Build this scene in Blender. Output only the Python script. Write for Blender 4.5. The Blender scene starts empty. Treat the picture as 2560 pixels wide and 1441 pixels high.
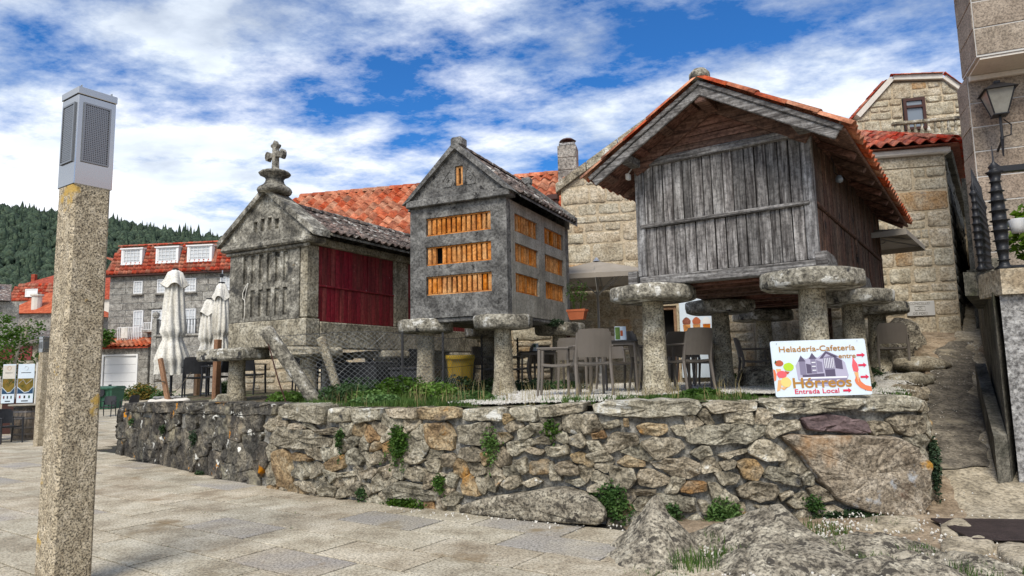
# Stone and timber granaries on a terrace behind a rubble wall, village square in front.
import bpy, math, random
from mathutils import Vector as V, Matrix as Mx, Euler, noise as NZ

SC = bpy.context.scene
COL = SC.collection
rad = math.radians
R = random.Random(11)

# ------------------------------------------------------------------ camera
cam_d = bpy.data.cameras.new("camera")
cam = bpy.data.objects.new("camera", cam_d)
COL.objects.link(cam)
cam_d.sensor_width = 36.0
cam_d.lens = 1700.0 / 2560.0 * 36.0
cam_d.clip_start = 0.05
cam_d.clip_end = 4000.0
cam.matrix_world = Mx.Translation((0, 0, 1.6)) @ Mx.Rotation(rad(90 + 6.91), 4, 'X') @ Mx.Rotation(rad(-1.18), 4, 'Z')
SC.camera = cam

# ------------------------------------------------------------------ sky + sun
SUN_EL, SUN_AZ = 50.0, 197.0       # azimuth from +Y clockwise: behind the camera
w = bpy.data.worlds.new("World")
SC.world = w
w.use_nodes = True
nt = w.node_tree
nt.nodes.clear()
def wn(t, **k):
    n = nt.nodes.new(t)
    for a, b in k.items():
        setattr(n, a, b)
    return n
out = wn('ShaderNodeOutputWorld'); bg = wn('ShaderNodeBackground')
bg.inputs['Strength'].default_value = 0.145
sky = wn('ShaderNodeTexSky', sky_type='NISHITA', sun_disc=False)
sky.sun_elevation = rad(SUN_EL); sky.sun_rotation = rad(SUN_AZ)
sky.air_density = 1.0; sky.dust_density = 0.3; sky.ozone_density = 3.0
tc = wn('ShaderNodeTexCoord')
sep = wn('ShaderNodeSeparateXYZ'); nt.links.new(tc.outputs['Generated'], sep.inputs[0])
def wm(op, a, b=None, c=None):
    n = wn('ShaderNodeMath', operation=op)
    for i, x in enumerate((a, b, c)):
        if x is None: continue
        if isinstance(x, (int, float)): n.inputs[i].default_value = x
        else: nt.links.new(x, n.inputs[i])
    return n.outputs[0]
zz = wm('ADD', wm('MAXIMUM', sep.outputs['Z'], 0.0), 0.16)
comb = wn('ShaderNodeCombineXYZ')
nt.links.new(wm('DIVIDE', sep.outputs['X'], zz), comb.inputs[0])
nt.links.new(wm('DIVIDE', sep.outputs['Y'], zz), comb.inputs[1])
comb.inputs[2].default_value = 4.7
def wnoise(scale, det, rough, off, dist=0.0):
    mp = wn('ShaderNodeMapping'); mp.inputs['Location'].default_value = off
    mp.inputs['Rotation'].default_value = (0, 0, rad(35)); mp.inputs['Scale'].default_value = (1.0, 1.35, 1.0)
    nt.links.new(comb.outputs[0], mp.inputs[0])
    n = wn('ShaderNodeTexNoise'); n.inputs['Scale'].default_value = scale
    n.inputs['Detail'].default_value = det; n.inputs['Roughness'].default_value = rough
    n.inputs['Distortion'].default_value = dist
    nt.links.new(mp.outputs[0], n.inputs['Vector'])
    return n.outputs['Fac']
def wramp(fac, stops):
    r = wn('ShaderNodeValToRGB')
    e = r.color_ramp.elements
    while len(e) < len(stops): e.new(0.5)
    for el, (p, c) in zip(e, stops):
        el.position = p; el.color = (c[0], c[1], c[2], 1)
    nt.links.new(fac, r.inputs[0])
    return r.outputs['Color']
CLOUD_OFF = (2.0, 13.0, 0.0)
n1 = wnoise(0.85, 10.0, 0.60, CLOUD_OFF, 0.12)
n2 = wnoise(3.6, 9.0, 0.64, (9.0, 1.0, 2.0))
low = wm('MULTIPLY', wm('MAXIMUM', wm('SUBTRACT', 1.0, wm('MULTIPLY', sep.outputs['Z'], 2.6)), 0.0), 0.085)   # cloud layers close up towards the horizon
cover = wm('ADD', wm('ADD', wm('MULTIPLY', n1, 0.70), wm('MULTIPLY', n2, 0.30)), low)
mask = wramp(cover, [(0.430, (0, 0, 0)), (0.474, (.35, .35, .35)), (0.545, (1, 1, 1))])
shade = wramp(wnoise(1.5, 7.0, 0.55, (2.2, 5.0, 1.0)), [(0.36, (2.5, 2.9, 3.6)), (0.47, (4.2, 4.6, 5.1)), (0.60, (5.25, 5.4, 5.7))])
blue = wn('ShaderNodeMix', data_type='RGBA', blend_type='MULTIPLY')
blue.inputs['Factor'].default_value = 1.0
nt.links.new(sky.outputs[0], blue.inputs['A']); blue.inputs['B'].default_value = (0.15, 0.42, 0.70, 1)
mix = wn('ShaderNodeMix', data_type='RGBA')
nt.links.new(mask, mix.inputs['Factor']); nt.links.new(blue.outputs['Result'], mix.inputs['A']); nt.links.new(shade, mix.inputs['B'])
nt.links.new(mix.outputs['Result'], bg.inputs['Color'])
nt.links.new(bg.outputs[0], out.inputs['Surface'])

sun_d = bpy.data.lights.new("sun", 'SUN')
sun_d.energy = 2.6; sun_d.angle = rad(26.0); sun_d.color = (1.0, 0.93, 0.82)
sun = bpy.data.objects.new("sun", sun_d); COL.objects.link(sun)
sd = V((math.sin(rad(SUN_AZ)) * math.cos(rad(SUN_EL)), math.cos(rad(SUN_AZ)) * math.cos(rad(SUN_EL)), math.sin(rad(SUN_EL))))
sun.rotation_euler = (-sd).to_track_quat('-Z', 'Y').to_euler()

SC.view_settings.view_transform = 'Standard'
SC.view_settings.look = 'None'
SC.view_settings.gamma = 1.0
SC.view_settings.exposure = 0.60
SC.view_settings.use_curve_mapping = False

# ------------------------------------------------------------------ mesh builder
class MB:
    def __init__(s):
        s.v = []; s.f = []
    def add(s, vs, fs):
        o = len(s.v)
        s.v += [tuple(p) for p in vs]
        s.f += [tuple(i + o for i in f) for f in fs]
        return s
    def box(s, x0, x1, y0, y1, z0, z1, M=None):
        vs = [V((x, y, z)) for z in (z0, z1) for y in (y0, y1) for x in (x0, x1)]
        if M: vs = [M @ p for p in vs]
        return s.add(vs, [(0, 2, 3, 1), (4, 5, 7, 6), (0, 1, 5, 4), (2, 6, 7, 3), (0, 4, 6, 2), (1, 3, 7, 5)])
    def cbox(s, x0, x1, y0, y1, z0, z1, c=0.01, M=None, j=0.0):
        """box with chamfered edges and slightly uneven corners"""
        cx, cy, cz = (x0 + x1) / 2, (y0 + y1) / 2, (z0 + z1) / 2
        hx, hy, hz = abs(x1 - x0) / 2, abs(y1 - y0) / 2, abs(z1 - z0) / 2
        c = min(c, hx * .8, hy * .8, hz * .8)
        vs = []; idx = {}
        for sx in (-1, 1):
            for sy in (-1, 1):
                for sz in (-1, 1):
                    jx, jy, jz = (R.uniform(-j, j), R.uniform(-j, j), R.uniform(-j, j)) if j else (0, 0, 0)
                    for a in range(3):
                        d = [hx - c, hy - c, hz - c]; d[a] += c
                        idx[(sx, sy, sz, a)] = len(vs)
                        p = V((cx + sx * d[0] + jx, cy + sy * d[1] + jy, cz + sz * d[2] + jz))
                        vs.append(M @ p if M else p)
        fs = []
        for a in range(3):
            b, cc = (a + 1) % 3, (a + 2) % 3
            for sg in (-1, 1):
                q = []
                for (sb, sc) in ((-1, -1), (1, -1), (1, 1), (-1, 1)):
                    k = [0, 0, 0]; k[a] = sg; k[b] = sb; k[cc] = sc
                    q.append(idx[(*k, a)])
                fs.append(tuple(q) if sg > 0 else tuple(q[::-1]))
        for a in range(3):
            b, cc = (a + 1) % 3, (a + 2) % 3
            for sb in (-1, 1):
                for sc in (-1, 1):
                    k0 = [0, 0, 0]; k0[a] = -1; k0[b] = sb; k0[cc] = sc
                    k1 = list(k0); k1[a] = 1
                    q = (idx[(*k0, b)], idx[(*k1, b)], idx[(*k1, cc)], idx[(*k0, cc)])
                    fs.append(q if sb * sc > 0 else q[::-1])
        for sx in (-1, 1):
            for sy in (-1, 1):
                for sz in (-1, 1):
                    q = tuple(idx[(sx, sy, sz, a)] for a in range(3))
                    fs.append(q if sx * sy * sz > 0 else q[::-1])
        return s.add(vs, fs)
    def prism(s, poly, a0, a1, axis='y', M=None):
        """extrude a 2-D polygon along an axis: 'y' poly=(x,z), 'z' poly=(x,y), 'x' poly=(y,z)"""
        n = len(poly)
        def mk(p, a):
            q = {'y': (p[0], a, p[1]), 'z': (p[0], p[1], a), 'x': (a, p[0], p[1])}[axis]
            q = V(q)
            return M @ q if M else q
        vs = [mk(p, a0) for p in poly] + [mk(p, a1) for p in poly]
        fs = [tuple(range(n))[::-1], tuple(range(n, 2 * n))] + [(i, (i + 1) % n, (i + 1) % n + n, i + n) for i in range(n)]
        return s.add(vs, fs)
    def tube(s, pts, r, n=6, cap=True):
        pts = [V(p) for p in pts]
        rs = r if isinstance(r, (list, tuple)) else [r] * len(pts)
        o = len(s.v); up = V((0, 0, 1)); vs = []; prev = None
        for i, p in enumerate(pts):
            d = (pts[min(i + 1, len(pts) - 1)] - pts[max(i - 1, 0)])
            d = d.normalized() if d.length > 1e-9 else V((0, 0, 1))
            if prev is None:
                a = d.cross(up if abs(d.z) < .9 else V((1, 0, 0))).normalized()
            else:
                a = (prev - d * prev.dot(d)); a = a.normalized() if a.length > 1e-6 else d.orthogonal().normalized()
            prev = a; b = d.cross(a)
            for k in range(n):
                t = 2 * math.pi * k / n
                vs.append(p + (a * math.cos(t) + b * math.sin(t)) * rs[i])
        fs = []
        for i in range(len(pts) - 1):
            for k in range(n):
                k2 = (k + 1) % n
                fs.append((i * n + k, i * n + k2, (i + 1) * n + k2, (i + 1) * n + k))
        if cap:
            fs.append(tuple(range(n))[::-1]); fs.append(tuple((len(pts) - 1) * n + k for k in range(n)))
        return s.add(vs, fs)
    def lathe(s, prof, n=16, c=(0, 0, 0), wob=0.0, sx=1.0, sy=1.0, seed=0):
        vs = []; fs = []
        for i, (r, z) in enumerate(prof):
            for k in range(n):
                t = 2 * math.pi * k / n
                q = r * (1 + wob * NZ.noise(V((math.cos(t) * 1.3 + seed, math.sin(t) * 1.3, z * 1.5 + seed))))
                vs.append((c[0] + q * math.cos(t) * sx, c[1] + q * math.sin(t) * sy, c[2] + z))
        for i in range(len(prof) - 1):
            for k in range(n):
                k2 = (k + 1) % n
                fs.append((i * n + k, i * n + k2, (i + 1) * n + k2, (i + 1) * n + k))
        fs.append(tuple(range(n))[::-1]); fs.append(tuple((len(prof) - 1) * n + k for k in range(n)))
        return s.add(vs, fs)
    def holes(s, a0, a1, z0, z1, y0, y1, hs, axis='x', M=None):
        """wall slab (a along, z up, y0 front .. y1 back) with rectangular openings"""
        A = sorted({a0, a1, *[h[0] for h in hs], *[h[1] for h in hs]}); Z = sorted({z0, z1, *[h[2] for h in hs], *[h[3] for h in hs]})
        A = [a for a in A if a0 <= a <= a1]; Z = [z for z in Z if z0 <= z <= z1]
        def solid(i, j):
            if i < 0 or j < 0 or i >= len(A) - 1 or j >= len(Z) - 1: return False
            a, z = (A[i] + A[i + 1]) / 2, (Z[j] + Z[j + 1]) / 2
            return not any(h[0] < a < h[1] and h[2] < z < h[3] for h in hs)
        def P(a, y, z):
            p = V((a, y, z)) if axis == 'x' else V((y, a, z))
            return M @ p if M else p
        for i in range(len(A) - 1):
            for j in range(len(Z) - 1):
                if not solid(i, j): continue
                p, q, u, t = A[i], A[i + 1], Z[j], Z[j + 1]
                s.add([P(p, y0, u), P(q, y0, u), P(q, y0, t), P(p, y0, t)], [(0, 1, 2, 3)])
                s.add([P(p, y1, u), P(q, y1, u), P(q, y1, t), P(p, y1, t)], [(3, 2, 1, 0)])
                if not solid(i - 1, j): s.add([P(p, y0, u), P(p, y0, t), P(p, y1, t), P(p, y1, u)], [(0, 1, 2, 3)])
                if not solid(i + 1, j): s.add([P(q, y0, u), P(q, y1, u), P(q, y1, t), P(q, y0, t)], [(0, 1, 2, 3)])
                if not solid(i, j - 1): s.add([P(p, y0, u), P(p, y1, u), P(q, y1, u), P(q, y0, u)], [(0, 1, 2, 3)])
                if not solid(i, j + 1): s.add([P(p, y0, t), P(q, y0, t), P(q, y1, t), P(p, y1, t)], [(0, 1, 2, 3)])
        return s
    def mesh(s, name, mat=None, smooth=False):
        me = bpy.data.meshes.new(name)
        me.from_pydata(s.v, [], s.f)
        if mat: me.materials.append(mat)
        if smooth: me.polygons.foreach_set('use_smooth', [True] * len(me.polygons))
        me.update()
        return me
    def build(s, name, mat, parent=None, smooth=False, **kw):
        return link(name, s.mesh(name, mat, smooth), parent, **kw)

def props(o, label=None, cat=None, group=None, kind=None):
    if label: o['label'] = label
    if cat: o['category'] = cat
    if group: o['group'] = group
    if kind: o['kind'] = kind
    return o
def link(name, me, parent=None, loc=None, rot=None, mat4=None, **kw):
    o = bpy.data.objects.new(name, me)
    COL.objects.link(o)
    if parent: o.parent = parent
    if mat4 is not None: o.matrix_local = mat4
    else:
        if loc is not None: o.location = loc
        if rot is not None: o.rotation_euler = rot
    return props(o, **kw)
def thing(name, label, cat, loc=(0, 0, 0), yaw=0.0, group=None):
    o = bpy.data.objects.new(name, None)
    o.empty_display_size = 0.2
    COL.objects.link(o)
    o.location = loc; o.rotation_euler = (0, 0, rad(yaw))
    return props(o, label, cat, group)
def copy_tree(o, parent=None):
    c = o.copy(); COL.objects.link(c); c.parent = parent
    for ch in o.children: copy_tree(ch, c)
    return c
def put(o, loc, yaw, label, sc=None):
    o.location = loc; o.rotation_euler = (0, 0, rad(yaw)); o['label'] = label
    if sc: o.scale = sc
    return o

# ------------------------------------------------------------------ materials
def srgb(r, g, b):
    def f(c):
        c /= 255.0
        return c / 12.92 if c <= 0.04045 else ((c + 0.055) / 1.055) ** 2.4
    return (f(r), f(g), f(b))
def material(name, cols, scale=3.0, rough=0.85, speck=0.0, speck_s=60.0, lich=(), bump=0.0, bump_s=30.0, vary=0.0, hue=0.0,
             coord='world', stretch=(1, 1, 1), metal=0.0, streak=0.0, spec=0.3, transl=0.0, alt=None, alt_p=0.0, detail=7.0):
    """procedural surface: a noise blend of colours, fine speckle, lichen or stain patches, per-piece variation and relief"""
    m = bpy.data.materials.new(name); m.use_nodes = True
    t = m.node_tree; N = t.nodes; L = t.links
    b = N['Principled BSDF']
    b.inputs['Roughness'].default_value = rough; b.inputs['Metallic'].default_value = metal
    b.inputs['Specular IOR Level'].default_value = spec
    speck_s *= .5; bump_s *= .5
    info = N.new('ShaderNodeObjectInfo')
    if coord == 'world':
        g = N.new('ShaderNodeNewGeometry'); co = g.outputs['Position']
    else:
        tcn = N.new('ShaderNodeTexCoord'); co = tcn.outputs['Object']
        vm = N.new('ShaderNodeVectorMath'); vm.operation = 'MULTIPLY_ADD'
        L.new(info.outputs['Random'], vm.inputs[0]); vm.inputs[1].default_value = (37.0, 91.0, 53.0); L.new(co, vm.inputs[2])
        co = vm.outputs[0]
    if tuple(stretch) != (1, 1, 1):
        mp = N.new('ShaderNodeMapping'); mp.inputs['Scale'].default_value = stretch; L.new(co, mp.inputs[0]); cs = mp.outputs[0]
    else: cs = co
    def noise(vec, s, d=4.0, r=0.55):
        n = N.new('ShaderNodeTexNoise'); n.inputs['Scale'].default_value = s; n.inputs['Detail'].default_value = d
        n.inputs['Roughness'].default_value = r; L.new(vec, n.inputs['Vector']); return n.outputs['Fac']
    def ramp(fac, stops):
        r = N.new('ShaderNodeValToRGB'); e = r.color_ramp.elements
        while len(e) < len(stops): e.new(0.5)
        for el, (p, c) in zip(e, stops):
            el.position = p; el.color = (*c, 1) if len(c) == 3 else c
        L.new(fac, r.inputs[0]); return r.outputs['Color']
    def mixc(fac, a, c, mode='MIX'):
        x = N.new('ShaderNodeMix'); x.data_type = 'RGBA'; x.blend_type = mode
        for nm, val in (('Factor', fac), ('A', a), ('B', c)):
            if isinstance(val, (int, float)): x.inputs[nm].default_value = val
            elif isinstance(val, tuple): x.inputs[nm].default_value = (*val, 1)
            else: L.new(val, x.inputs[nm])
        return x.outputs['Result']
    if len(cols) == 1:
        col = cols[0]
        colsock = None
        if vary or hue or speck or streak or lich or alt:
            rgb = N.new('ShaderNodeRGB'); rgb.outputs[0].default_value = (*col, 1); colsock = rgb.outputs[0]
        else:
            b.inputs['Base Color'].default_value = (*col, 1)
    else:
        k = len(cols)
        colsock = ramp(noise(cs, scale, detail, 0.68), [(0.36 + 0.28 * i / (k - 1), c) for i, c in enumerate(cols)])
    if alt:
        rr = N.new('ShaderNodeMath'); rr.operation = 'LESS_THAN'
        fr = N.new('ShaderNodeMath'); fr.operation = 'FRACT'; ml = N.new('ShaderNodeMath'); ml.operation = 'MULTIPLY'
        L.new(info.outputs['Random'], ml.inputs[0]); ml.inputs[1].default_value = 17.31; L.new(ml.outputs[0], fr.inputs[0])
        L.new(fr.outputs[0], rr.inputs[0]); rr.inputs[1].default_value = alt_p
        m5 = N.new('ShaderNodeMath'); m5.operation = 'MULTIPLY'; L.new(rr.outputs[0], m5.inputs[0])
        L.new(ramp(noise(cs, scale * .8, 3), [(0.35, (.25,) * 3), (0.6, (1,) * 3)]), m5.inputs[1])
        colsock = mixc(m5.outputs[0], colsock, alt)
    if speck:
        sp = ramp(noise(co, speck_s, 2.0, 0.7), [(0.38, (1 - speck,) * 3), (0.5, (1, 1, 1)), (0.62, (1 + speck * .6,) * 3)])
        colsock = mixc(1.0, colsock, sp, 'MULTIPLY')
    if streak:
        mp2 = N.new('ShaderNodeMapping'); mp2.inputs['Scale'].default_value = (7, 7, 0.6); L.new(co, mp2.inputs[0])
        st = ramp(noise(mp2.outputs[0], 1.0, 4.0), [(0.4, (1 - streak,) * 3), (0.62, (1, 1, 1))])
        colsock = mixc(1.0, colsock, st, 'MULTIPLY')
    for (lc, ls, th, so) in lich:
        fac = ramp(noise(co, ls, 5.0, 0.62), [(th, (0, 0, 0)), (th + so, (1, 1, 1))])
        colsock = mixc(fac, colsock, lc)
    if vary or hue:
        hs = N.new('ShaderNodeHueSaturation')
        mr = N.new('ShaderNodeMapRange'); L.new(info.outputs['Random'], mr.inputs[0])
        mr.inputs[3].default_value = 1 - vary; mr.inputs[4].default_value = 1 + vary
        L.new(mr.outputs[0], hs.inputs['Value'])
        if hue:
            f2 = N.new('ShaderNodeMath'); f2.operation = 'FRACT'; m2 = N.new('ShaderNodeMath'); m2.operation = 'MULTIPLY'
            L.new(info.outputs['Random'], m2.inputs[0]); m2.inputs[1].default_value = 7.77; L.new(m2.outputs[0], f2.inputs[0])
            mr2 = N.new('ShaderNodeMapRange'); L.new(f2.outputs[0], mr2.inputs[0])
            mr2.inputs[3].default_value = 1 - hue * 12; mr2.inputs[4].default_value = 1 + hue * 12
            L.new(mr2.outputs[0], hs.inputs['Saturation'])
            mr3 = N.new('ShaderNodeMapRange'); L.new(f2.outputs[0], mr3.inputs[0])
            mr3.inputs[3].default_value = .5 + hue; mr3.inputs[4].default_value = .5 - hue
            L.new(mr3.outputs[0], hs.inputs['Hue'])
        L.new(colsock, hs.inputs['Color']); colsock = hs.outputs[0]
    if colsock is not None: L.new(colsock, b.inputs['Base Color'])
    if bump:
        bp = N.new('ShaderNodeBump'); bp.inputs['Strength'].default_value = bump; bp.inputs['Distance'].default_value = 0.035
        L.new(noise(cs, bump_s, 4.0, 0.65), bp.inputs['Height']); L.new(bp.outputs[0], b.inputs['Normal'])
    if transl:
        tr = N.new('ShaderNodeBsdfTranslucent'); ms = N.new('ShaderNodeMixShader'); ms.inputs[0].default_value = transl
        if colsock is not None: L.new(colsock, tr.inputs['Color'])
        else: tr.inputs['Color'].default_value = (*cols[0], 1)
        L.new(b.outputs[0], ms.inputs[1]); L.new(tr.outputs[0], ms.inputs[2]); L.new(ms.outputs[0], N['Material Output'].inputs['Surface'])
    return m

WHITE_L = (.62, .61, .55); GREY_L = (.38, .40, .38); ORANGE_L = (.52, .24, .035); BLACK_L = (.035, .034, .033); YEL_L = (.42, .34, .06)
T = {}
T['granite_wall'] = material('granite_rubble', [(.12, .105, .075), (.27, .235, .17), (.43, .39, .30)], 5.0, .92, .5, 70, [(WHITE_L, 6.0, .66, .04), (BLACK_L, 3.0, .61, .12), (ORANGE_L, 2.3, .69, .05)], 1.0, 45, .22, .012, alt=(.27, .175, .08), alt_p=.10)
T['granite_dark'] = material('granite_stained_black', [(.024, .022, .020), (.075, .068, .056), (.20, .175, .13)], 3.2, .92, .5, 55, [(WHITE_L, 4.5, .63, .03), (ORANGE_L, 2.3, .645, .04), ((.26, .23, .16), 1.7, .58, .10)], 1.0, 40, .25, .01)
T['granite_cap'] = material('granite_coping', [(.16, .14, .10), (.34, .30, .22), (.52, .48, .38)], 4.0, .92, .45, 75, [((.62, .61, .55), 4.0, .60, .03), (BLACK_L, 3.2, .605, .09), ((.40, .24, .06), 2.0, .67, .06)], 1.0, 45, .16, .01)
T['granite_rust'] = material('granite_rusty', [(.15, .10, .055), (.29, .20, .105), (.42, .34, .22)], 4.0, .92, .45, 70, [(BLACK_L, 3.0, .62, .12), ((.42, .19, .03), 3.4, .60, .08)], 1.0, 45, .18, .01)
T['boulder'] = material('boulder_granite', [(.17, .135, .095), (.30, .25, .185), (.43, .375, .295)], 4.0, .9, .5, 60, [((.32, .185, .085), 1.3, .57, .12), ((.36, .37, .375), 1.5, .60, .04), ((.46, .24, .04), 1.1, .655, .04), ((.12, .075, .05), 2.3, .66, .08)], 1.0, 36)
T['slate_purple'] = material('purple_stone', [(.075, .052, .052), (.13, .09, .088), (.17, .125, .12)], 4.0, .8, .3, 60, [(WHITE_L, 8.0, .70, .04)], .5, 40, stretch=(.6, .6, 2.5))
T['mortar'] = material('mortar', [(.13, .12, .10), (.25, .24, .21), (.36, .345, .31)], 5.0, .95, .4, 60, [(BLACK_L, 2.0, .60, .15)], 1.0, 40)
T['bedrock'] = material('bedrock', [(.11, .095, .07), (.26, .23, .175), (.44, .40, .31)], 6.0, .93, .65, 62, [((.065, .057, .045), 7.0, .58, .04), ((.48, .43, .33), 2.2, .61, .08), (WHITE_L, 7.0, .71, .03)], 1.0, 40, .08, stretch=(1, 1, 1.6))
T['granite_slab'] = material('paving_granite', [(.26, .215, .15), (.395, .345, .255), (.50, .45, .35)], 1.8, .88, .45, 85, [((.235, .18, .11), 1.1, .60, .09), ((.36, .15, .035), 1.1, .735, .02)], .35, 70, .10, .006, alt=(.31, .285, .25), alt_p=.12)
T['joint'] = material('paving_joint', [(.018, .016, .012), (.04, .036, .027)], 9.0, .95, .3, 70, [((.05, .07, .02), 3.0, .6, .08)])
T['paving_far'] = material('paving_far', [(.26, .225, .165), (.37, .325, .245), (.43, .385, .30)], .8, .88, .3, 60, [((.23, .19, .13), .9, .6, .1)])
T['post_granite'] = material('post_granite', [(.27, .22, .15), (.41, .345, .24), (.53, .455, .335)], 12.0, .85, .75, 150, [((.50, .33, .09), 3.1, .635, .05), ((.25, .24, .17), 2.4, .66, .08)], .5, 90)
T['steel'] = material('brushed_steel', [(.48, .47, .455)], 3, .2, metal=1.0, bump=.03, bump_s=3)
T['hole_shade'] = material('grille_dark', [(.03, .03, .03)], 3, .6)  # near-black colour for the shade inside the lamp head holes
T['perf'] = material('perforated_steel', [(.30, .30, .295)], 3, .35, metal=.9)
T['wood_grey'] = material('weathered_wood', [(.05, .044, .041), (.165, .155, .147), (.35, .335, .32)], 6.0, .85, .35, 45, [((.05, .036, .03), 3.5, .65, .08), ((.17, .085, .045), 1.3, .69, .04)], .7, 14, .36, .008, 'object', (5, 5, .35))
T['wood_beam'] = material('weathered_beam', [(.055, .049, .046), (.15, .142, .135), (.28, .27, .26)], 6.0, .85, .35, 45, [((.16, .08, .045), 2.2, .67, .06)], .7, 14, .12, .008, 'object', (.35, 5, 5))
T['wood_post'] = material('weathered_post', [(.065, .06, .058), (.18, .175, .172), (.34, .335, .33)], 6.0, .85, .35, 45, [((.16, .08, .045), 1.6, .68, .05)], .7, 14, .10, .008, 'object', (5, 5, .35))
T['wood_brown'] = material('brown_boards', [(.03, .018, .013), (.10, .056, .038), (.20, .118, .082)], 6.0, .85, .4, 45, [((.02, .015, .013), 3.0, .59, .08)], .6, 14, .3, .01, 'object', (5, 5, .35))
T['wood_soffit'] = material('roof_timber', [(.06, .030, .022), (.15, .078, .056), (.24, .135, .10)], 6.0, .85, .35, 45, (), .5, 14, .2, .01, 'object', (.35, 5, 5))
T['wood_new'] = material('brown_timber_post', [(.20, .115, .065), (.30, .185, .11)], 6.0, .8, .2, 50, (), .2, 12, .1, .01, 'object', (6, 6, .5))
T['lichen_cap'] = material('staddle_granite', [(.11, .10, .08), (.26, .24, .19), (.44, .415, .35)], 5.0, .92, .5, 50, [((.60, .59, .54), 5.0, .585, .03), (BLACK_L, 4.0, .575, .06)], 1.0, 36, .12)
T['pillar_granite'] = material('pillar_granite', [(.20, .17, .12), (.34, .30, .215), (.48, .44, .345)], 5.0, .92, .6, 85, [((.36, .20, .035), 1.8, .685, .04), ((.10, .09, .075), 2.5, .63, .10)], .9, 42, .12)
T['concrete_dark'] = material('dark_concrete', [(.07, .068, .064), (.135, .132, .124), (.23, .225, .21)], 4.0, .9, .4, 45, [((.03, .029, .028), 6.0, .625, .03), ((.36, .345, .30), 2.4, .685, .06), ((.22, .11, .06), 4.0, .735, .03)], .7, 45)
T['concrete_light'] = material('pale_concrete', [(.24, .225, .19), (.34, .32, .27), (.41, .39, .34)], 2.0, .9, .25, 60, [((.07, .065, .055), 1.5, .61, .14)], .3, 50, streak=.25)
T['stone_old'] = material('old_granite', [(.075, .07, .058), (.18, .168, .138), (.35, .33, .275)], 4.0, .93, .5, 42, [((.50, .48, .41), 4.0, .625, .05), ((.05, .049, .044), 2.6, .585, .08), ((.30, .22, .10), 1.9, .69, .1)], 1.0, 26, .06)
T['stone_base'] = material('granary_base_granite', [(.16, .14, .10), (.29, .258, .19), (.43, .395, .31)], 3.4, .93, .5, 45, [((.09, .08, .062), 1.6, .63, .12), (WHITE_L, 5.0, .685, .03)], .9, 30)
T['terracotta'] = material('terracotta_slat', [(.36, .125, .028), (.52, .21, .05), (.62, .30, .10)], 5.0, .85, .3, 50, [((.58, .48, .38), 4.5, .68, .04), ((.18, .08, .032), 5.0, .67, .05)], .4, 40, .14, .008)
T['dark'] = material('dark_interior', [(.012, .011, .011)], 1, .9)  # near-black colour standing in for unlit interiors; also one card print
T['red_paint'] = material('red_painted_plank', [(.125, .011, .015), (.20, .018, .023), (.26, .032, .036)], 3.0, .55, .25, 40, [((.55, .46, .44), 5.0, .69, .02)], .4, 10, .20, .006, 'object', (4, 4, .5))
TILE = [(.25, .068, .034), (.41, .125, .058), (.52, .21, .115)]
T['tile'] = material('clay_tile', TILE, 4.0, .85, .3, 40, [((.15, .065, .042), 1.6, .62, .12), ((.40, .34, .27), 5.0, .70, .05)], .4, 30, .24, .012)
T['tile_deep'] = material('clay_tile_deep', [(.19, .042, .024), (.32, .072, .038), (.43, .125, .068)], 4.0, .85, .3, 40, [((.12, .04, .03), 1.6, .62, .12), ((.38, .30, .24), 5.0, .71, .05)], .4, 30, .26, .012)
T['tile_old'] = material('old_lichen_tile', [(.045, .038, .035), (.115, .092, .08), (.24, .175, .145)], 7.0, .92, .5, 40, [((.55, .53, .48), 4.0, .575, .05), ((.03, .028, .026), 4.0, .61, .06), ((.28, .11, .065), 3.0, .68, .05)], .8, 30, .3, .012)
T['beige_stone'] = material('beige_ashlar', [(.30, .245, .165), (.43, .37, .265), (.53, .475, .365)], 4.0, .92, .38, 50, [((.30, .18, .075), 1.2, .69, .07), ((.33, .32, .28), 2.4, .63, .1)], .8, 28, .10, .008, alt=(.37, .24, .12), alt_p=.08)
T['beige_mortar'] = material('beige_mortar', [(.40, .325, .215), (.52, .43, .30)], 3.0, .95, .2, 50, (), .6, 40)
T['grey_ashlar'] = material('grey_ashlar', [(.15, .14, .125), (.27, .255, .225), (.37, .355, .315)], 3.0, .9, .45, 30, [((.28, .25, .14), 1.2, .69, .08)], .5, 30, .18, .006)
T['white_joint'] = material('white_joint', [(.52, .51, .48)], 2, .9)
T['brown_ashlar'] = material('brown_ashlar', [(.20, .16, .12), (.27, .22, .17), (.33, .275, .215)], 2.0, .9, .4, 60, (), .35, 60, .08, .006)
T['plaster_rough'] = material('rough_granite_wall', [(.16, .155, .15), (.27, .265, .255), (.40, .395, .38)], 14.0, .93, .5, 45, [((.10, .09, .06), 1.2, .64, .15)], 1.0, 22)
T['mossy_wall'] = material('mossy_wall', [(.05, .05, .038), (.12, .112, .09), (.20, .185, .15)], 3.0, .93, .4, 50, [((.05, .06, .022), 1.6, .60, .14)], .7, 30)
T['plaster_pale'] = material('pale_plaster', [(.58, .54, .47), (.66, .62, .55)], 1.0, .9, .06, 40)
T['white_paint'] = material('white_paint', [(.74, .74, .73)], 2, .5)
T['white_board'] = material('white_sign_board', [(.60, .69, .76), (.66, .74, .80)], 3, .35)
T['glass'] = material('window_glass', [(.16, .19, .22)], 2, .06, spec=.9)
T['curtain_glass'] = material('curtained_glass', [(.45, .47, .48), (.60, .62, .63)], 6.0, .2, spec=.7)
T['frame_brown'] = material('brown_window_frame', [(.055, .02, .014)], 2, .5)
T['iron'] = material('black_iron', [(.022, .023, .026)], 2, .45, metal=.3)
T['black_plastic'] = material('black_plastic', [(.018, .019, .022), (.03, .031, .035)], 8, .45)
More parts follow.
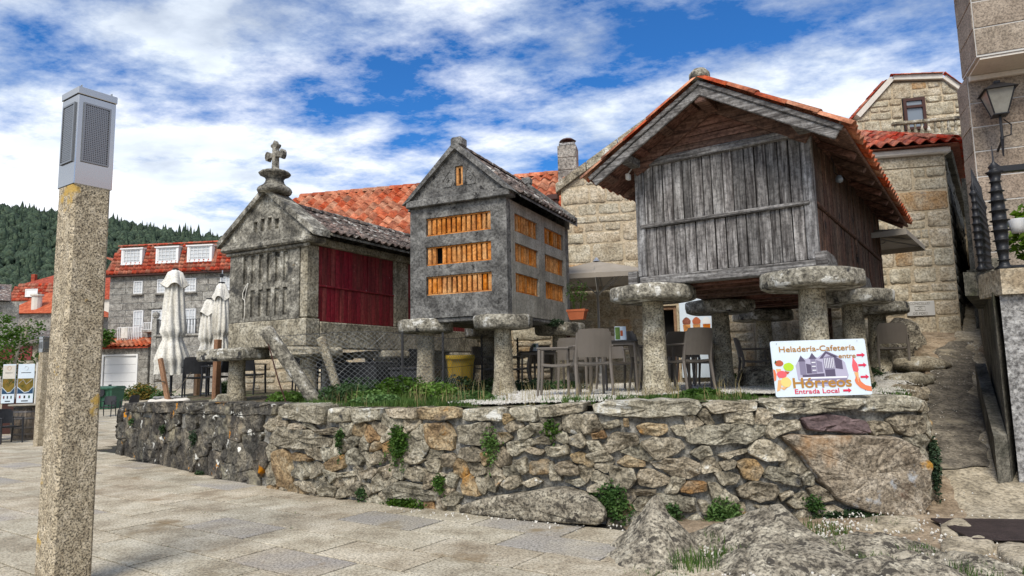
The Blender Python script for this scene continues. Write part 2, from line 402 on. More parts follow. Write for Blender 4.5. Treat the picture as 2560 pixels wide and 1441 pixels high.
T['taupe_plastic'] = material('taupe_plastic', [(.135, .118, .10), (.155, .135, .115)], 4, .5)
T['table_top'] = material('table_top', [(.03, .028, .027), (.05, .047, .045)], 4, .35)
T['canvas_white'] = material('white_canvas', [(.50, .47, .40), (.66, .635, .565), (.74, .72, .66)], 2.4, .9, .2, 50, [((.30, .28, .23), 4.0, .69, .04)], .4, 14, stretch=(1, 1, .4))
T['canvas_taupe'] = material('taupe_canvas', [(.27, .24, .20), (.32, .285, .24)], 3, .9, transl=.08)
T['alu'] = material('aluminium_pole', [(.45, .46, .47)], 2, .35, metal=.8)
T['bin_green'] = material('green_bin', [(.025, .085, .05), (.035, .105, .062)], 2, .5)
T['bin_yellow'] = material('yellow_bin', [(.60, .38, .012), (.68, .44, .02)], 2, .5)
T['barrel'] = material('barrel_oak', [(.06, .05, .042), (.12, .10, .08), (.20, .155, .11)], 3.0, .85, .3, 40, [((.22, .08, .03), 2.2, .66, .07)], .3, 12, .25, .01, 'object', (6, 6, .6))
T['hoop'] = material('iron_hoop', [(.10, .095, .095), (.20, .18, .165)], 6, .5, metal=.6)
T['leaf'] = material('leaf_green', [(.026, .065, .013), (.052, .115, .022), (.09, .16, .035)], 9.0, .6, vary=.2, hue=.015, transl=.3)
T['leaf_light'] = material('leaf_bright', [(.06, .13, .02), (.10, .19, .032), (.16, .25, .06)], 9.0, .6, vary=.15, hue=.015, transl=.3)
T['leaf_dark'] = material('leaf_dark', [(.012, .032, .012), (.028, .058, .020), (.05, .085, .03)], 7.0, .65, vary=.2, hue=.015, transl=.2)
T['leaf_yellow'] = material('leaf_yellow', [(.05, .075, .015), (.24, .17, .03), (.33, .22, .04)], 6.0, .6, transl=.3)
T['grass'] = material('grass_blade', [(.03, .075, .012), (.065, .13, .022), (.12, .17, .04)], 6.0, .65, transl=.3)
T['dry_grass'] = material('dry_grass', [(.22, .18, .08), (.32, .26, .12)], 6.0, .8)
T['soil'] = material('soil', [(.045, .035, .022), (.10, .08, .05), (.16, .13, .085)], 5.0, .95, .4, 40, [((.04, .065, .015), 1.4, .50, .12)], .8, 25)
T['gravel_white'] = material('white_gravel', [(.52, .50, .45), (.66, .64, .59), (.72, .71, .67)], 30.0, .9, .35, 70, (), .8, 45)
T['pebble'] = material('white_pebble', [(.50, .47, .41), (.66, .64, .58)], 40, .85, vary=.2)
T['sand'] = material('sandy_soil', [(.17, .125, .08), (.28, .215, .145), (.37, .30, .215)], 4.0, .95, .3, 60, [((.10, .08, .05), 1.5, .6, .12)], .6, 40)
T['path'] = material('worn_concrete_path', [(.20, .17, .12), (.36, .31, .225), (.47, .415, .315)], 2.4, .93, .4, 50, [((.13, .11, .085), 1.1, .60, .12), ((.32, .20, .09), 1.4, .68, .08)], .9, 26)
T['asphalt'] = material('dark_path_patch', [(.08, .07, .055), (.15, .132, .105), (.25, .22, .17)], 3.4, .93, .45, 50, [((.06, .065, .028), 1.5, .62, .12), ((.33, .285, .21), 1.5, .60, .10)], .9, 30)
T['rust_plate'] = material('dark_metal_plate', [(.035, .025, .024), (.06, .042, .04)], 5, .6, .2, 60, metal=.3, bump=.2, bump_s=60)
T['bark'] = material('bark', [(.06, .05, .038), (.14, .12, .09)], 8, .9, bump=.5, bump_s=20)
T['bark_pale'] = material('pale_bark', [(.24, .21, .16), (.36, .33, .27)], 8, .9)
T['terracotta_pot'] = material('terracotta_pot', [(.38, .10, .04), (.46, .14, .06)], 5, .8)
T['wire'] = material('galvanised_wire', [(.20, .21, .21)], 2, .5, metal=.5)
T['wire_dark'] = material('dark_wire', [(.035, .035, .036)], 2, .6)
T['hill'] = material('hill_soil', [(.018, .032, .013), (.035, .055, .022)], .02, .95)
T['hill_tree'] = material('hill_foliage', [(.016, .031, .021), (.035, .058, .034), (.066, .092, .052)], .5, .9, .5, 2.4, bump=1.0, bump_s=2.5)
T['lantern_glass'] = material('lantern_glass', [(.17, .165, .14), (.24, .235, .205)], 5, .25, spec=.6)

# ------------------------------------------------------------------ ground, plaza
def lerp(a, b, t): return a + (b - a) * t
def fbm(p, s=1.0, o=4): return NZ.fractal(V(p) * s, 1.0, 2.0, o)
def sstep(a, b, x):
    t = max(0.0, min(1.0, (x - a) / (b - a))); return t * t * (3 - 2 * t)

def ground_z(x, y):
    """open ground of the village: flat square, gentle rise towards the houses behind"""
    return -0.03 + 0.9 * sstep(26, 48, y) + 6.0 * sstep(55, 120, y) * sstep(40, -30, x)
mb = MB()
gx = [-400, -200, -120, -80] + list(range(-60, 64, 4)) + [80, 120, 200, 400]
gy = [-200, -60, -20] + list(range(-4, 100, 4)) + [120, 160, 240, 400]
mb.v = [(x, y, ground_z(x, y)) for y in gy for x in gx]
nx = len(gx)
mb.f = [(j * nx + i, j * nx + i + 1, (j + 1) * nx + i + 1, (j + 1) * nx + i) for j in range(len(gy) - 1) for i in range(nx - 1)]
mb.build('ground', T['paving_far'], smooth=True, kind='structure')

# ---- retaining wall line (square side), smoothed
PL = [(-8.5, 14.86), (-7, 13.3), (-5.5, 11.85), (-3.32, 9.83), (-2.1, 8.95), (-.66, 8.1), (.3, 7.62), (1.1, 7.3), (2.5, 7.22), (4.2, 7.36), (4.62, 7.75), (5.0, 8.5), (5.7, 9.8), (6.6, 11.3)]
for _ in range(2):
    q = [PL[0]]
    for a, b in zip(PL, PL[1:]):
        q += [(a[0] * .75 + b[0] * .25, a[1] * .75 + b[1] * .25), (a[0] * .25 + b[0] * .75, a[1] * .25 + b[1] * .75)]
    PL = q + [PL[-1]]
CUM = [0.0]
for a, b in zip(PL, PL[1:]): CUM.append(CUM[-1] + math.dist(a, b))
WLEN = CUM[-1]
def wall_at(s, out=0.0):
    """point of the wall face at arc length s, pushed outwards by out (towards the square)"""
    i = 0
    while i < len(CUM) - 2 and CUM[i + 1] < s: i += 1
    k = (s - CUM[i]) / (CUM[i + 1] - CUM[i])
    a, b = PL[i], PL[i + 1]
    def nrm(j):
        p, r = PL[max(j - 1, 0)], PL[min(j + 1, len(PL) - 1)]
        d = V((r[0] - p[0], r[1] - p[1])); d.normalize(); return V((d.y, -d.x))
    n = nrm(i).lerp(nrm(i + 1), max(0, min(1, k))); n.normalize()
    return (lerp(a[0], b[0], k) + n.x * out, lerp(a[1], b[1], k) + n.y * out)
def wall_top(s):
    pts = [(0, 1.04), (3, 1.07), (7, 1.13), (11, 1.17), (13, 1.21), (15.6, 1.20), (17, 1.12), (20.2, 1.1)]
    for (s0, z0), (s1, z1) in zip(pts, pts[1:]):
        if s <= s1: return lerp(z0, z1, (s - s0) / (s1 - s0))
    return pts[-1][1]
def ramp_z(y): return 0.31 * max(0.0, y - 7.5) + (0.05 if y > 7.5 else 0.05 * sstep(6.2, 7.5, y))

# ---- paving slabs, running bond, aligned with the lamp post
PU, PN = V((.824, -.566)), V((.566, .824))
def inside_wall(x, y):
    """True on the terrace side of the wall line"""
    best = None
    for i in range(0, len(PL) - 1):
        a, b = PL[i], PL[i + 1]
        e = V((b[0] - a[0], b[1] - a[1])); d = V((x - a[0], y - a[1]))
        t = max(0, min(1, d.dot(e) / e.length_squared)); r = d - e * t
        if best is None or r.length < best[0]: best = (r.length, e.x * d.y - e.y * d.x)
    return best[1] > 0 and best[0] > 0.12
plaza = MB()
plaza.add([(-30, 3, -.024), (6, 3, -.024), (6, 8.5, -.024), (-7, 15, -.024), (-12, 40, -.024), (-45, 40, -.024)], [(0, 1, 2, 3, 4, 5)])
plaza = plaza.build('plaza_paving', T['joint'], kind='structure')
SLW, SLL = 0.545, 1.083
cells = []
for k in range(-12, 50):
    n0 = 4.21 + SLW * k
    off = -7.74 + (0.0 if k % 2 else 0.55) + R.uniform(-.12, .12)
    for j in range(-36, 16):
        u0 = off + SLL * j
        c = PU * (u0 + SLL / 2) + PN * (n0 + SLW / 2)
        if c.y < 3.6 or c.y > 34: continue
        t = c.x / c.y
        if t < -.95 - (.4 if c.y < 7 else 0) or c.x > 1.45 + (.25 if c.y < 5.6 else 0) : continue
        if c.x > 1.05 and c.y > 5.9: continue
        if c.y < 16.5 and inside_wall(c.x, c.y): continue
        if c.y >= 16.5 and c.x > -9.6 + (c.y - 16.5) * -.1: continue
        cells.append((c.length, c, u0, n0))
cells.sort(key=lambda q: q[0])
smb = MB()
a, b = SLL / 2 - .011, SLW / 2 - .011
smb.add([(-a, -b, -.03), (a, -b, -.03), (a, b, -.03), (-a, b, -.03), (-a, -b, -.004), (a, -b, -.004), (a, b, -.004), (-a, b, -.004),
         (-a + .006, -b + .006, 0), (a - .006, -b + .006, 0), (a - .006, b - .006, 0), (-a + .006, b - .006, 0)],
        [(0, 1, 5, 4), (1, 2, 6, 5), (2, 3, 7, 6), (3, 0, 4, 7), (4, 5, 9, 8), (5, 6, 10, 9), (6, 7, 11, 10), (7, 4, 8, 11), (8, 9, 10, 11)])
slab_me = smb.mesh('paving_slab', T['granite_slab'])
far = MB()
ang = math.atan2(PU.y, PU.x)
for i, (d, c, u0, n0) in enumerate(cells):
    z = R.uniform(-.003, .002)
    if i < 300:
        link('paving_slab', slab_me, plaza, (c.x, c.y, z), (R.uniform(-.0025, .0025), R.uniform(-.002, .002), ang))
    else:
        M4 = Mx.Translation((c.x, c.y, z)) @ Mx.Rotation(ang, 4, 'Z')
        far.add([M4 @ V(p) for p in smb.v[4:]], [(0, 1, 5, 4), (1, 2, 6, 5), (2, 3, 7, 6), (3, 0, 4, 7), (4, 5, 6, 7)])
far.build('far_slabs', T['granite_slab'], plaza, kind='stuff')

# ---- sloping sandy ground and path at the right
def slope_z(x, y):
    z = ramp_z(y) + .03 * fbm((x, y, 3.3), .9) - .01
    if x < 1.6: z -= .08 * sstep(1.6, .9, x)
    return z
def sheet_z(x, y): return slope_z(x, y) - (2.5 if y > 7.0 and inside_wall(x, y) else 0.0)
mb = MB(); X0, X1, Y0, Y1, NXX, NYY = .7, 12.5, 2.6, 19.0, 60, 80
mb.v = [(lerp(X0, X1, i / NXX), lerp(Y0, Y1, j / NYY), sheet_z(lerp(X0, X1, i / NXX), lerp(Y0, Y1, j / NYY))) for j in range(NYY + 1) for i in range(NXX + 1)]
mb.f = [(j * (NXX + 1) + i, j * (NXX + 1) + i + 1, (j + 1) * (NXX + 1) + i + 1, (j + 1) * (NXX + 1) + i) for j in range(NYY) for i in range(NXX)]
mb.build('sandy_ground', T['sand'], smooth=True, kind='structure')
def strip(left, right, n, zoff, m=7):
    mb = MB()
    def at(P, t):
        k = t * (len(P) - 1); i = min(int(k), len(P) - 2); return V(P[i]).lerp(V(P[i + 1]), k - i)
    for j in range(n + 1):
        a, b = at(left, j / n), at(right, j / n)
        for i in range(m + 1):
            p = a.lerp(b, i / m); edge = math.sin(i / m * math.pi)
            sd_ = (i / m - .5) * 2; p = p + V((.30 * NZ.noise(V((0, p.y * 1.7, 5.0 + (sd_ > 0)))) * abs(sd_) + .10 * NZ.noise(V((p.x * 3, p.y * 6, 1.0))) * abs(sd_), .12 * NZ.noise(V((p.x * 3, p.y * 3, 7.0)))))
            mb.v.append((p.x, p.y, slope_z(p.x, p.y) + zoff * min(1, edge * 3) - (0.02 if i in (0, m) else 0)))
    mb.f = [(j * (m + 1) + i, j * (m + 1) + i + 1, (j + 1) * (m + 1) + i + 1, (j + 1) * (m + 1) + i) for j in range(n) for i in range(m)]
    return mb
strip([(3.6, 5.2), (4.2, 6.6), (4.9, 8.0), (5.6, 9.5), (6.5, 11.2), (8.2, 13.2), (9.4, 14.4), (10.6, 17)],
      [(6.2, 5.0), (6.2, 6.8), (6.15, 8.2), (6.9, 9.6), (7.9, 11.2), (9.0, 13.0), (10.0, 14.4), (11.6, 17)], 60, .035, 10).build('path', T['path'], smooth=True, kind='structure')
strip([(4.95, 8.3), (5.35, 9.1), (5.9, 10.0), (6.6, 11.2), (7.6, 12.5), (8.6, 13.6)],
      [(5.75, 8.3), (6.25, 9.1), (6.85, 10.0), (7.55, 11.2), (8.5, 12.5), (9.2, 13.6)], 30, .055, 8).build('path_patch', T['asphalt'], smooth=True, kind='structure')

# ---- terrace behind the wall
def terr_z(s, t):
    zb = lerp(1.22, 2.0, sstep(15.5, 20, s))
    return lerp(wall_top(s) + .012, zb, sstep(0, .35, t) if s < 15 else t) + .02 * fbm((s * 2, t * 9, 1.0), 1.0)
mb = MB(); NS, NTT = 60, 14
BK0, BK1 = V((-6.5, 21.0)), V((9.6, 14.35))
for i in range(NS + 1):
    s = lerp(0, WLEN - .1, i / NS); p = V(wall_at(s, -.10)); q = BK0.lerp(BK1, i / NS)
    for j in range(NTT + 1):
        t = (j / NTT) ** 1.6; r = p.lerp(q, t); mb.v.append((r.x, r.y, terr_z(s, t)))
mb.f = [(i * (NTT + 1) + j, (i + 1) * (NTT + 1) + j, (i + 1) * (NTT + 1) + j + 1, i * (NTT + 1) + j + 1) for i in range(NS) for j in range(NTT)]
mb.build('terrace_ground', T['soil'], smooth=True, kind='structure')
def terrace_height(x, y):
    """height of the terrace surface by a vertical search on its grid parameters"""
    best = None
    for i in range(0, 81):
        s = WLEN * i / 80; p = V(wall_at(s, -.10)); q = BK0.lerp(BK1, i / 80)
        e = q - p; d = V((x, y)) - p; t = max(0, min(1, d.dot(e) / e.length_squared)); r = (d - e * t).length
        if best is None or r < best[0]: best = (r, s, t)
    return terr_z(best[1], best[2])
# white gravel between and behind the granaries
GRAVEL = [(-.75, 8.62), (-.25, 8.36), (.35, 7.98), (1.0, 7.72), (1.25, 8.0), (1.2, 9.2), (2.4, 9.0), (3.4, 8.4), (4.1, 8.0), (5.3, 9.6), (6.6, 11.6), (7.0, 13.0), (5.0, 14.6), (2.0, 15.6), (.6, 15.2), (.7, 12.5), (-.1, 10.2)]
def in_poly(x, y, P):
    c = False
    for i in range(len(P)):
        (x1, y1), (x2, y2) = P[i], P[i - 1]
        if (y1 > y) != (y2 > y) and x < (x2 - x1) * (y - y1) / (y2 - y1) + x1: c = not c
    return c
gpts = {}
mb = MB(); st = .16
for i in range(int((7.4 + 1.8) / st)):
    for j in range(int((15.8 - 7.4) / st)):
        x, y = -1.7 + i * st, 7.4 + j * st
        if not in_poly(x + st / 2 + .2 * NZ.noise(V((x, y, 0))), y + st / 2, GRAVEL): continue
        q = []
        for (dx, dy) in ((0, 0), (st, 0), (st, st), (0, st)):
            k = (round((x + dx) / st), round((y + dy) / st))
            if k not in gpts:
                gpts[k] = len(mb.v); mb.v.append((x + dx, y + dy, terrace_height(x + dx, y + dy) + .035 + .012 * fbm((x + dx, y + dy, 0), 2.0)))
            q.append(gpts[k])
        mb.f.append(tuple(q))
GR_PTS = list(mb.v)
mb.build('gravel', T['gravel_white'], smooth=True, kind='structure')
# loose stones of the gravel
def pebbles(name, pts, mat, smin, smax, **kw):
    mb = MB()
    for (x, y, z) in pts:
        r = R.uniform(smin, smax); M4 = Mx.Translation((x, y, z)) @ Euler((R.uniform(0, 6), R.uniform(0, 6), R.uniform(0, 6))).to_matrix().to_4x4()
        a, b, c = r, r * R.uniform(.6, 1), r * R.uniform(.45, .8)
        mb.add([M4 @ V(p) for p in ((a, 0, 0), (-a, 0, 0), (0, b, 0), (0, -b, 0), (0, 0, c), (0, 0, -c))],
               [(0, 2, 4), (2, 1, 4), (1, 3, 4), (3, 0, 4), (2, 0, 5), (1, 2, 5), (3, 1, 5), (0, 3, 5)])
    return mb.build(name, mat, **kw)
pp = []
for (x, y, z) in GR_PTS:
    for _ in range(26 if y < 9.5 else 10): pp.append((x + R.uniform(-.1, .1), y + R.uniform(-.1, .1), z + R.uniform(-.002, .010)))
pebbles('loose_gravel', pp, T['pebble'], .008, .017, kind='stuff')

# ------------------------------------------------------------------ retaining wall
WALL = thing('retaining_wall', 'long rubble granite retaining wall with flat coping stones below the granaries', 'wall')
mb = MB(); N = 90
for i in range(N + 1):
    s = lerp(0, WLEN, i / N)
    zt = wall_top(s) - .05
    for (o, z) in ((-.012, -.15), (-.02, zt), (-.42, zt - .01), (-.45, -.15)):
        p = wall_at(s, o + (.012 * NZ.noise(V((s * 3, z * 3, 0))) if o > -.1 else 0)); mb.v.append((p[0], p[1], z))
mb.f = [(i * 4 + k, (i + 1) * 4 + k, (i + 1) * 4 + (k + 1) % 4, i * 4 + (k + 1) % 4) for i in range(N) for k in range(4)] + [(0, 1, 2, 3), (N * 4 + 3, N * 4 + 2, N * 4 + 1, N * 4)]
mb.build('mortar_core', T['mortar'], WALL)

def rough_outline(poly, seg=.07, amp=.010):
    """cut the corners and break the edges of a stone outline into short uneven pieces"""
    cut = []
    for i in range(len(poly)):
        a, b = poly[i], poly[(i + 1) % len(poly)]
        c_ = min(.12, .035 / (math.dist(a, b) or 1)); cut += [(lerp(a[0], b[0], c_), lerp(a[1], b[1], c_)), (lerp(b[0], a[0], c_), lerp(b[1], a[1], c_))]
    o = []
    for i in range(len(cut)):
        a, b = V(cut[i]), V(cut[(i + 1) % len(cut)]); L = (b - a).length; m = max(1, min(6, round(L / seg))); n_ = V((b.y - a.y, a.x - b.x)); n_ = n_ / (n_.length or 1)
        for k in range(m):
            p = a.lerp(b, k / m) + n_ * (R.uniform(-amp, amp) if L > seg * .5 else 0); o.append((p.x, p.y))
    return o
def rounded(poly, n=1):
    if n == 1: return rough_outline(poly)
    for _ in range(n):
        q = []
        for i in range(len(poly)):
            a, b = poly[i], poly[(i + 1) % len(poly)]
            q += [(a[0] * .8 + b[0] * .2, a[1] * .8 + b[1] * .2), (a[0] * .2 + b[0] * .8, a[1] * .2 + b[1] * .8)]
        poly = q
    return poly
def area_c(poly):
    A = cx = cy = 0
    for i in range(len(poly)):
        (x0, y0), (x1, y1) = poly[i], poly[(i + 1) % len(poly)]; w_ = x0 * y1 - x1 * y0
        A += w_; cx += (x0 + x1) * w_; cy += (y0 + y1) * w_
    A /= 2
    return A, cx / (6 * A), cy / (6 * A)
def stone_mesh(poly, place, proud, back, grow=1.0, nround=1, flat=.45, rough=.5, rings=None):
    """one stone: outline polygon in wall coordinates, bulging out of the wall by `proud`"""
    A, cx, cy = area_c(poly)
    if A < 0: poly = poly[::-1]
    size = math.sqrt(abs(A)); rp = rounded(poly, nround)
    mb = MB(); seed = R.uniform(0, 90)
    tk = .9 * proud / max(size, .05); tx, ty = R.uniform(-tk, tk), R.uniform(-tk, tk)
    rings = rings or ((1.0, -1.0), (1.0, .50), (.965, .90), (.84, 1.0), (.45, 1.0))
    n = len(rp)
    for (sc, dp) in rings:
        for (x, y) in rp:
            px, py = cx + (x - cx) * sc * grow, cy + (y - cy) * sc * grow
            d = -back if dp < 0 else proud * dp
            if dp > 0:
                d += min(proud, .06) * rough * 1.6 * NZ.fractal(V((px * 6 + seed, py * 7, seed)), 1.0, 2.0, 3) * (1.2 if dp > .5 else .6)
                d += (tx * (px - cx) + ty * (py - cy)) * dp * .5
            mb.v.append(place(px, py, d))
    for r in range(len(rings) - 1):
        for k in range(n):
            mb.f.append((r * n + k, r * n + (k + 1) % n, (r + 1) * n + (k + 1) % n, (r + 1) * n + k))
    c = len(mb.v); mb.v.append(place(cx, cy, proud * (1 + rough * .3 * R.uniform(-1, 1))))
    for k in range(n): mb.f.append(((len(rings) - 1) * n + k, (len(rings) - 1) * n + (k + 1) % n, c))
    return mb
def wplace(s, z, d):
    p = wall_at(max(0.0, min(WLEN, s)), d); return (p[0], p[1], z)

TRACED = "C1159,123 1196,124 1196,115 1184,112 1158,110;C1204,122 1221,126 1315,126 1318,117 1311,110 1255,108 1207,112;C1321,121 1336,124 1377,122 1375,113 1355,112 1326,111;C1381,122 1405,125 1492,124 1493,119 1478,112 1425,108 1390,110;C1494,121 1505,124 1549,125 1559,119 1552,108 1524,108 1484,109;C1561,119 1589,116 1579,106 1554,107;P1422,104 1453,108 1492,98 1492,87 1460,89 1428,92;S1391,105 1420,101 1419,93 1400,89 1386,85 1383,90;S1495,98 1516,99 1525,85 1497,84;S1517,100 1535,106 1570,100 1565,85 1545,82 1526,87;B1398,86 1410,88 1510,84 1528,81 1546,65 1557,52 1552,12 1544,-1 1519,0 1486,6 1458,16 1445,27 1432,43 1416,66;S1301,93 1316,98 1350,100 1383,98 1382,89 1364,80 1326,80 1303,82;O1250,99 1264,103 1281,101 1283,94 1269,89 1254,92;S1214,80 1227,93 1250,91 1252,82 1238,76 1221,71;S1254,82 1269,88 1294,86 1299,77 1284,68 1268,65;C1363,74 1374,83 1388,82 1402,69 1398,62 1381,61 1366,68;S1303,70 1315,79 1324,77 1327,69 1314,64;S1333,69 1362,75 1362,71 1339,65;S1261,62 1276,65 1301,66 1312,62 1313,51 1300,45 1283,49;O1228,61 1238,70 1257,63 1258,58 1237,57;S1220,53 1224,58 1245,56 1247,44 1242,36 1223,36;S1249,48 1253,56 1268,53 1283,46 1280,40 1263,36 1250,40;S1328,51 1344,52 1353,46 1347,39 1333,39;S1349,60 1360,64 1371,63 1378,53 1370,42 1357,45;S1332,60 1344,65 1350,63 1346,55 1336,54;S1379,48 1386,57 1413,47 1416,34 1395,40 1380,44;S1417,45 1425,51 1431,45 1430,35 1418,36;S1350,34 1366,42 1389,38 1393,31 1384,23 1370,21 1352,26;S1320,41 1328,41 1350,24 1345,19 1328,15 1323,27;S1291,34 1298,43 1318,42 1319,33 1303,30;S1265,29 1274,30 1307,27 1306,11 1292,13 1266,24;C1310,23 1317,23 1326,12 1324,8 1313,10;S1400,19 1418,31 1429,19 1427,11 1405,15;S1422,32 1434,36 1447,27 1448,21 1430,18;S1431,15 1446,16 1469,6 1465,2 1445,0 1430,7;S1367,17 1388,19 1403,10 1394,7 1377,9;S1296,3 1309,10 1321,-7 1315,-10 1301,-6;S1161,57 1174,63 1188,58 1188,48 1169,46;S1179,69 1191,73 1206,60 1202,56 1184,62;S1157,77 1177,79 1177,69 1157,65;S1178,87 1192,92 1197,81 1193,76 1181,79;O1202,91 1216,95 1219,87 1205,85;S1214,102 1232,106 1234,100 1218,96;S1196,35 1206,41 1219,36 1215,30 1198,31;S1172,42 1190,45 1196,39 1188,35;O1237,107 1242,108 1243,99 1237,98;S1285,98 1300,100 1301,87 1290,91;S1246,34 1267,35 1267,30 1248,28;S1394,27 1406,31 1407,27 1395,20;S1360,9 1377,9 1380,-4 1363,-5;C715,115 731,120 825,119 823,108 818,93 757,98 717,102;C828,115 872,116 870,97 829,96;C874,115 924,117 923,103 900,98 875,97;C927,115 980,118 981,104 938,105;O984,117 1039,118 1043,107 1019,103 985,104;C1046,117 1100,118 1100,104 1047,103;C1106,118 1143,120 1142,103 1122,103;C1146,120 1167,122 1167,109 1146,108;D33,108 224,113 226,94 29,90;D234,114 382,118 388,97 236,94;D390,116 568,119 569,99 392,97;D574,118 710,120 708,103 575,100;S700,80 732,87 785,85 834,75 829,65 754,58 696,62;S747,92 765,94 785,88 774,84 749,86;S715,95 736,97 740,88 718,87;S804,86 843,90 854,85 849,80 811,81;O708,51 726,56 742,50 749,27 747,8 739,1 714,7 706,29;O748,51 758,54 796,48 790,44 752,42;S747,27 767,41 791,25 780,19 751,20;S794,37 805,45 821,37 821,30 798,21;O823,44 856,57 861,41 837,33 825,35;S753,13 776,20 813,9 811,3 784,5;S863,57 880,67 894,50 888,44 866,45;S903,57 918,64 930,58 926,49 909,47;S961,55 977,64 993,57 982,51 966,51;O990,98 1026,100 1034,87 1032,69 1001,69 993,83;S1038,97 1082,102 1086,90 1072,75 1041,78;S1041,71 1062,74 1074,68 1072,58 1057,57 1040,61;S966,45 982,49 995,42 993,33 977,29 961,35;S996,55 1011,58 1016,52 1013,42 1000,43;S1019,64 1031,65 1038,59 1033,49 1018,50;S1084,61 1097,76 1108,67 1107,55 1094,53;O1043,31 1055,44 1064,34 1070,19 1043,21;S933,18 952,29 987,26 1010,15 1008,10 971,7 936,9;S870,15 885,24 904,21 910,12 898,2 871,5;S891,37 909,44 918,38 910,29 895,28;S921,43 939,49 948,44 941,33 927,30;S847,32 873,36 879,31 850,27;S813,11 830,21 844,11 841,1 817,1;S847,12 860,18 868,4 847,0;S1093,90 1106,92 1112,85 1101,80;S1119,94 1134,100 1140,93 1132,85 1119,83;S1140,85 1151,89 1161,84 1155,79 1140,80;S1150,76 1167,79 1166,66 1154,66;S1110,60 1127,64 1130,49 1122,46;S1131,60 1154,63 1155,48 1133,46;S1127,72 1134,76 1150,72 1146,67;S1096,34 1105,42 1118,45 1121,34 1109,29;S1122,37 1137,44 1147,39 1133,32;S1078,27 1083,41 1091,32 1089,24;S1017,13 1033,22 1045,17 1038,7 1025,6;S1016,33 1028,44 1040,39 1033,25;K1042,7 1078,19 1132,29 1165,35 1181,35 1208,27 1218,13 1216,2 1192,2 1164,1 1111,0 1042,-1"
traced = []
for item in TRACED.split(';'):
    k = item[0]; pts = [tuple(float(c) / 100 for c in q.split(',')) for q in item[1:].split()]
    traced.append((k, pts))
STONES = []
for k, pts in traced:
    if k == 'K': continue
    s0 = sum(p[0] for p in pts) / len(pts)
    nm, mt, pr = {'C': ('coping_stone', 'granite_cap', .075), 'D': ('coping_stone', 'granite_dark', .06), 'P': ('stone', 'slate_purple', .07), 'B': ('boulder', 'boulder', .13),
                  'O': ('stone', 'granite_rust', .06), 'S': ('stone', 'granite_wall', .065)}[k]
    pr *= R.uniform(.75, 1.25)
    if k in 'CD' and pts[0][1] > 1.0:      # coping: a block that also runs back over the wall
        mbk = stone_mesh(pts, wplace, pr, .40, 1.0, 1, rough=.4)
    elif k == 'B':
        mbk = stone_mesh(pts, wplace, pr, .3, 1.0, 1, rough=.35, rings=((1.0, -1.0), (1.0, .45), (.985, .85), (.95, 1.0), (.75, 1.0), (.5, 1.03), (.25, 1.0)))
    else:
        mbk = stone_mesh(pts, wplace, pr, .06, 1.055, 1)
    o = mbk.build(nm, T[mt], WALL, smooth=False)
    if k == 'B': o['label'] = 'big slanting five-sided boulder with grey and orange lichen at the wall end'
    if k == 'P': o['label'] = 'dark purple slab-like stone'
# filler stones between the traced ones: clipped cells
sites = []
def poly_hit(x, y, P, m=0.0):
    return in_poly(x, y, P)
tries = 0
tr_polys = [p for k, p in traced]
def cdist(x, y):
    d = 9
    for P in tr_polys:
        if min(p[0] for p in P) - .3 > x or max(p[0] for p in P) + .3 < x: continue
        if in_poly(x, y, P): return -1
        for i in range(len(P)):
            a, b = V(P[i]), V(P[i - 1]); e = b - a; t = max(0, min(1, (V((x, y)) - a).dot(e) / max(e.length_squared, 1e-9))); d = min(d, (a + e * t - V((x, y))).length)
    return d
while tries < 9000 and len(sites) < 185:
    tries += 1
    s = R.uniform(.05, WLEN - .1); z0 = max(-.02, ramp_z(wall_at(s)[1]) - .05) if s > 15.8 else -.02
    zt = wall_top(s) - (.12 if s < 7 or s > 15.6 else .07); z = R.uniform(z0, zt)
    dark_ = s < 7.0
    md = .36 if dark_ else (.13 if s < 15.6 else .24)
    if any(((s - a) * .8) ** 2 + ((z - b) * 1.25) ** 2 < md * md for a, b in sites): continue
    if cdist(s, z) < (.05 if not dark_ else .1): continue
    sites.append((s, z))
def clip(poly, px, py, nx_, ny_):
    """keep the side of the line through (px,py) opposite to the normal"""
    o = []
    for i in range(len(poly)):
        a, b = poly[i], poly[(i + 1) % len(poly)]
        da = (a[0] - px) * nx_ + (a[1] - py) * ny_; db = (b[0] - px) * nx_ + (b[1] - py) * ny_
        if da <= 0: o.append(a)
        if da * db < 0:
            t = da / (da - db); o.append((lerp(a[0], b[0], t), lerp(a[1], b[1], t)))
    return o
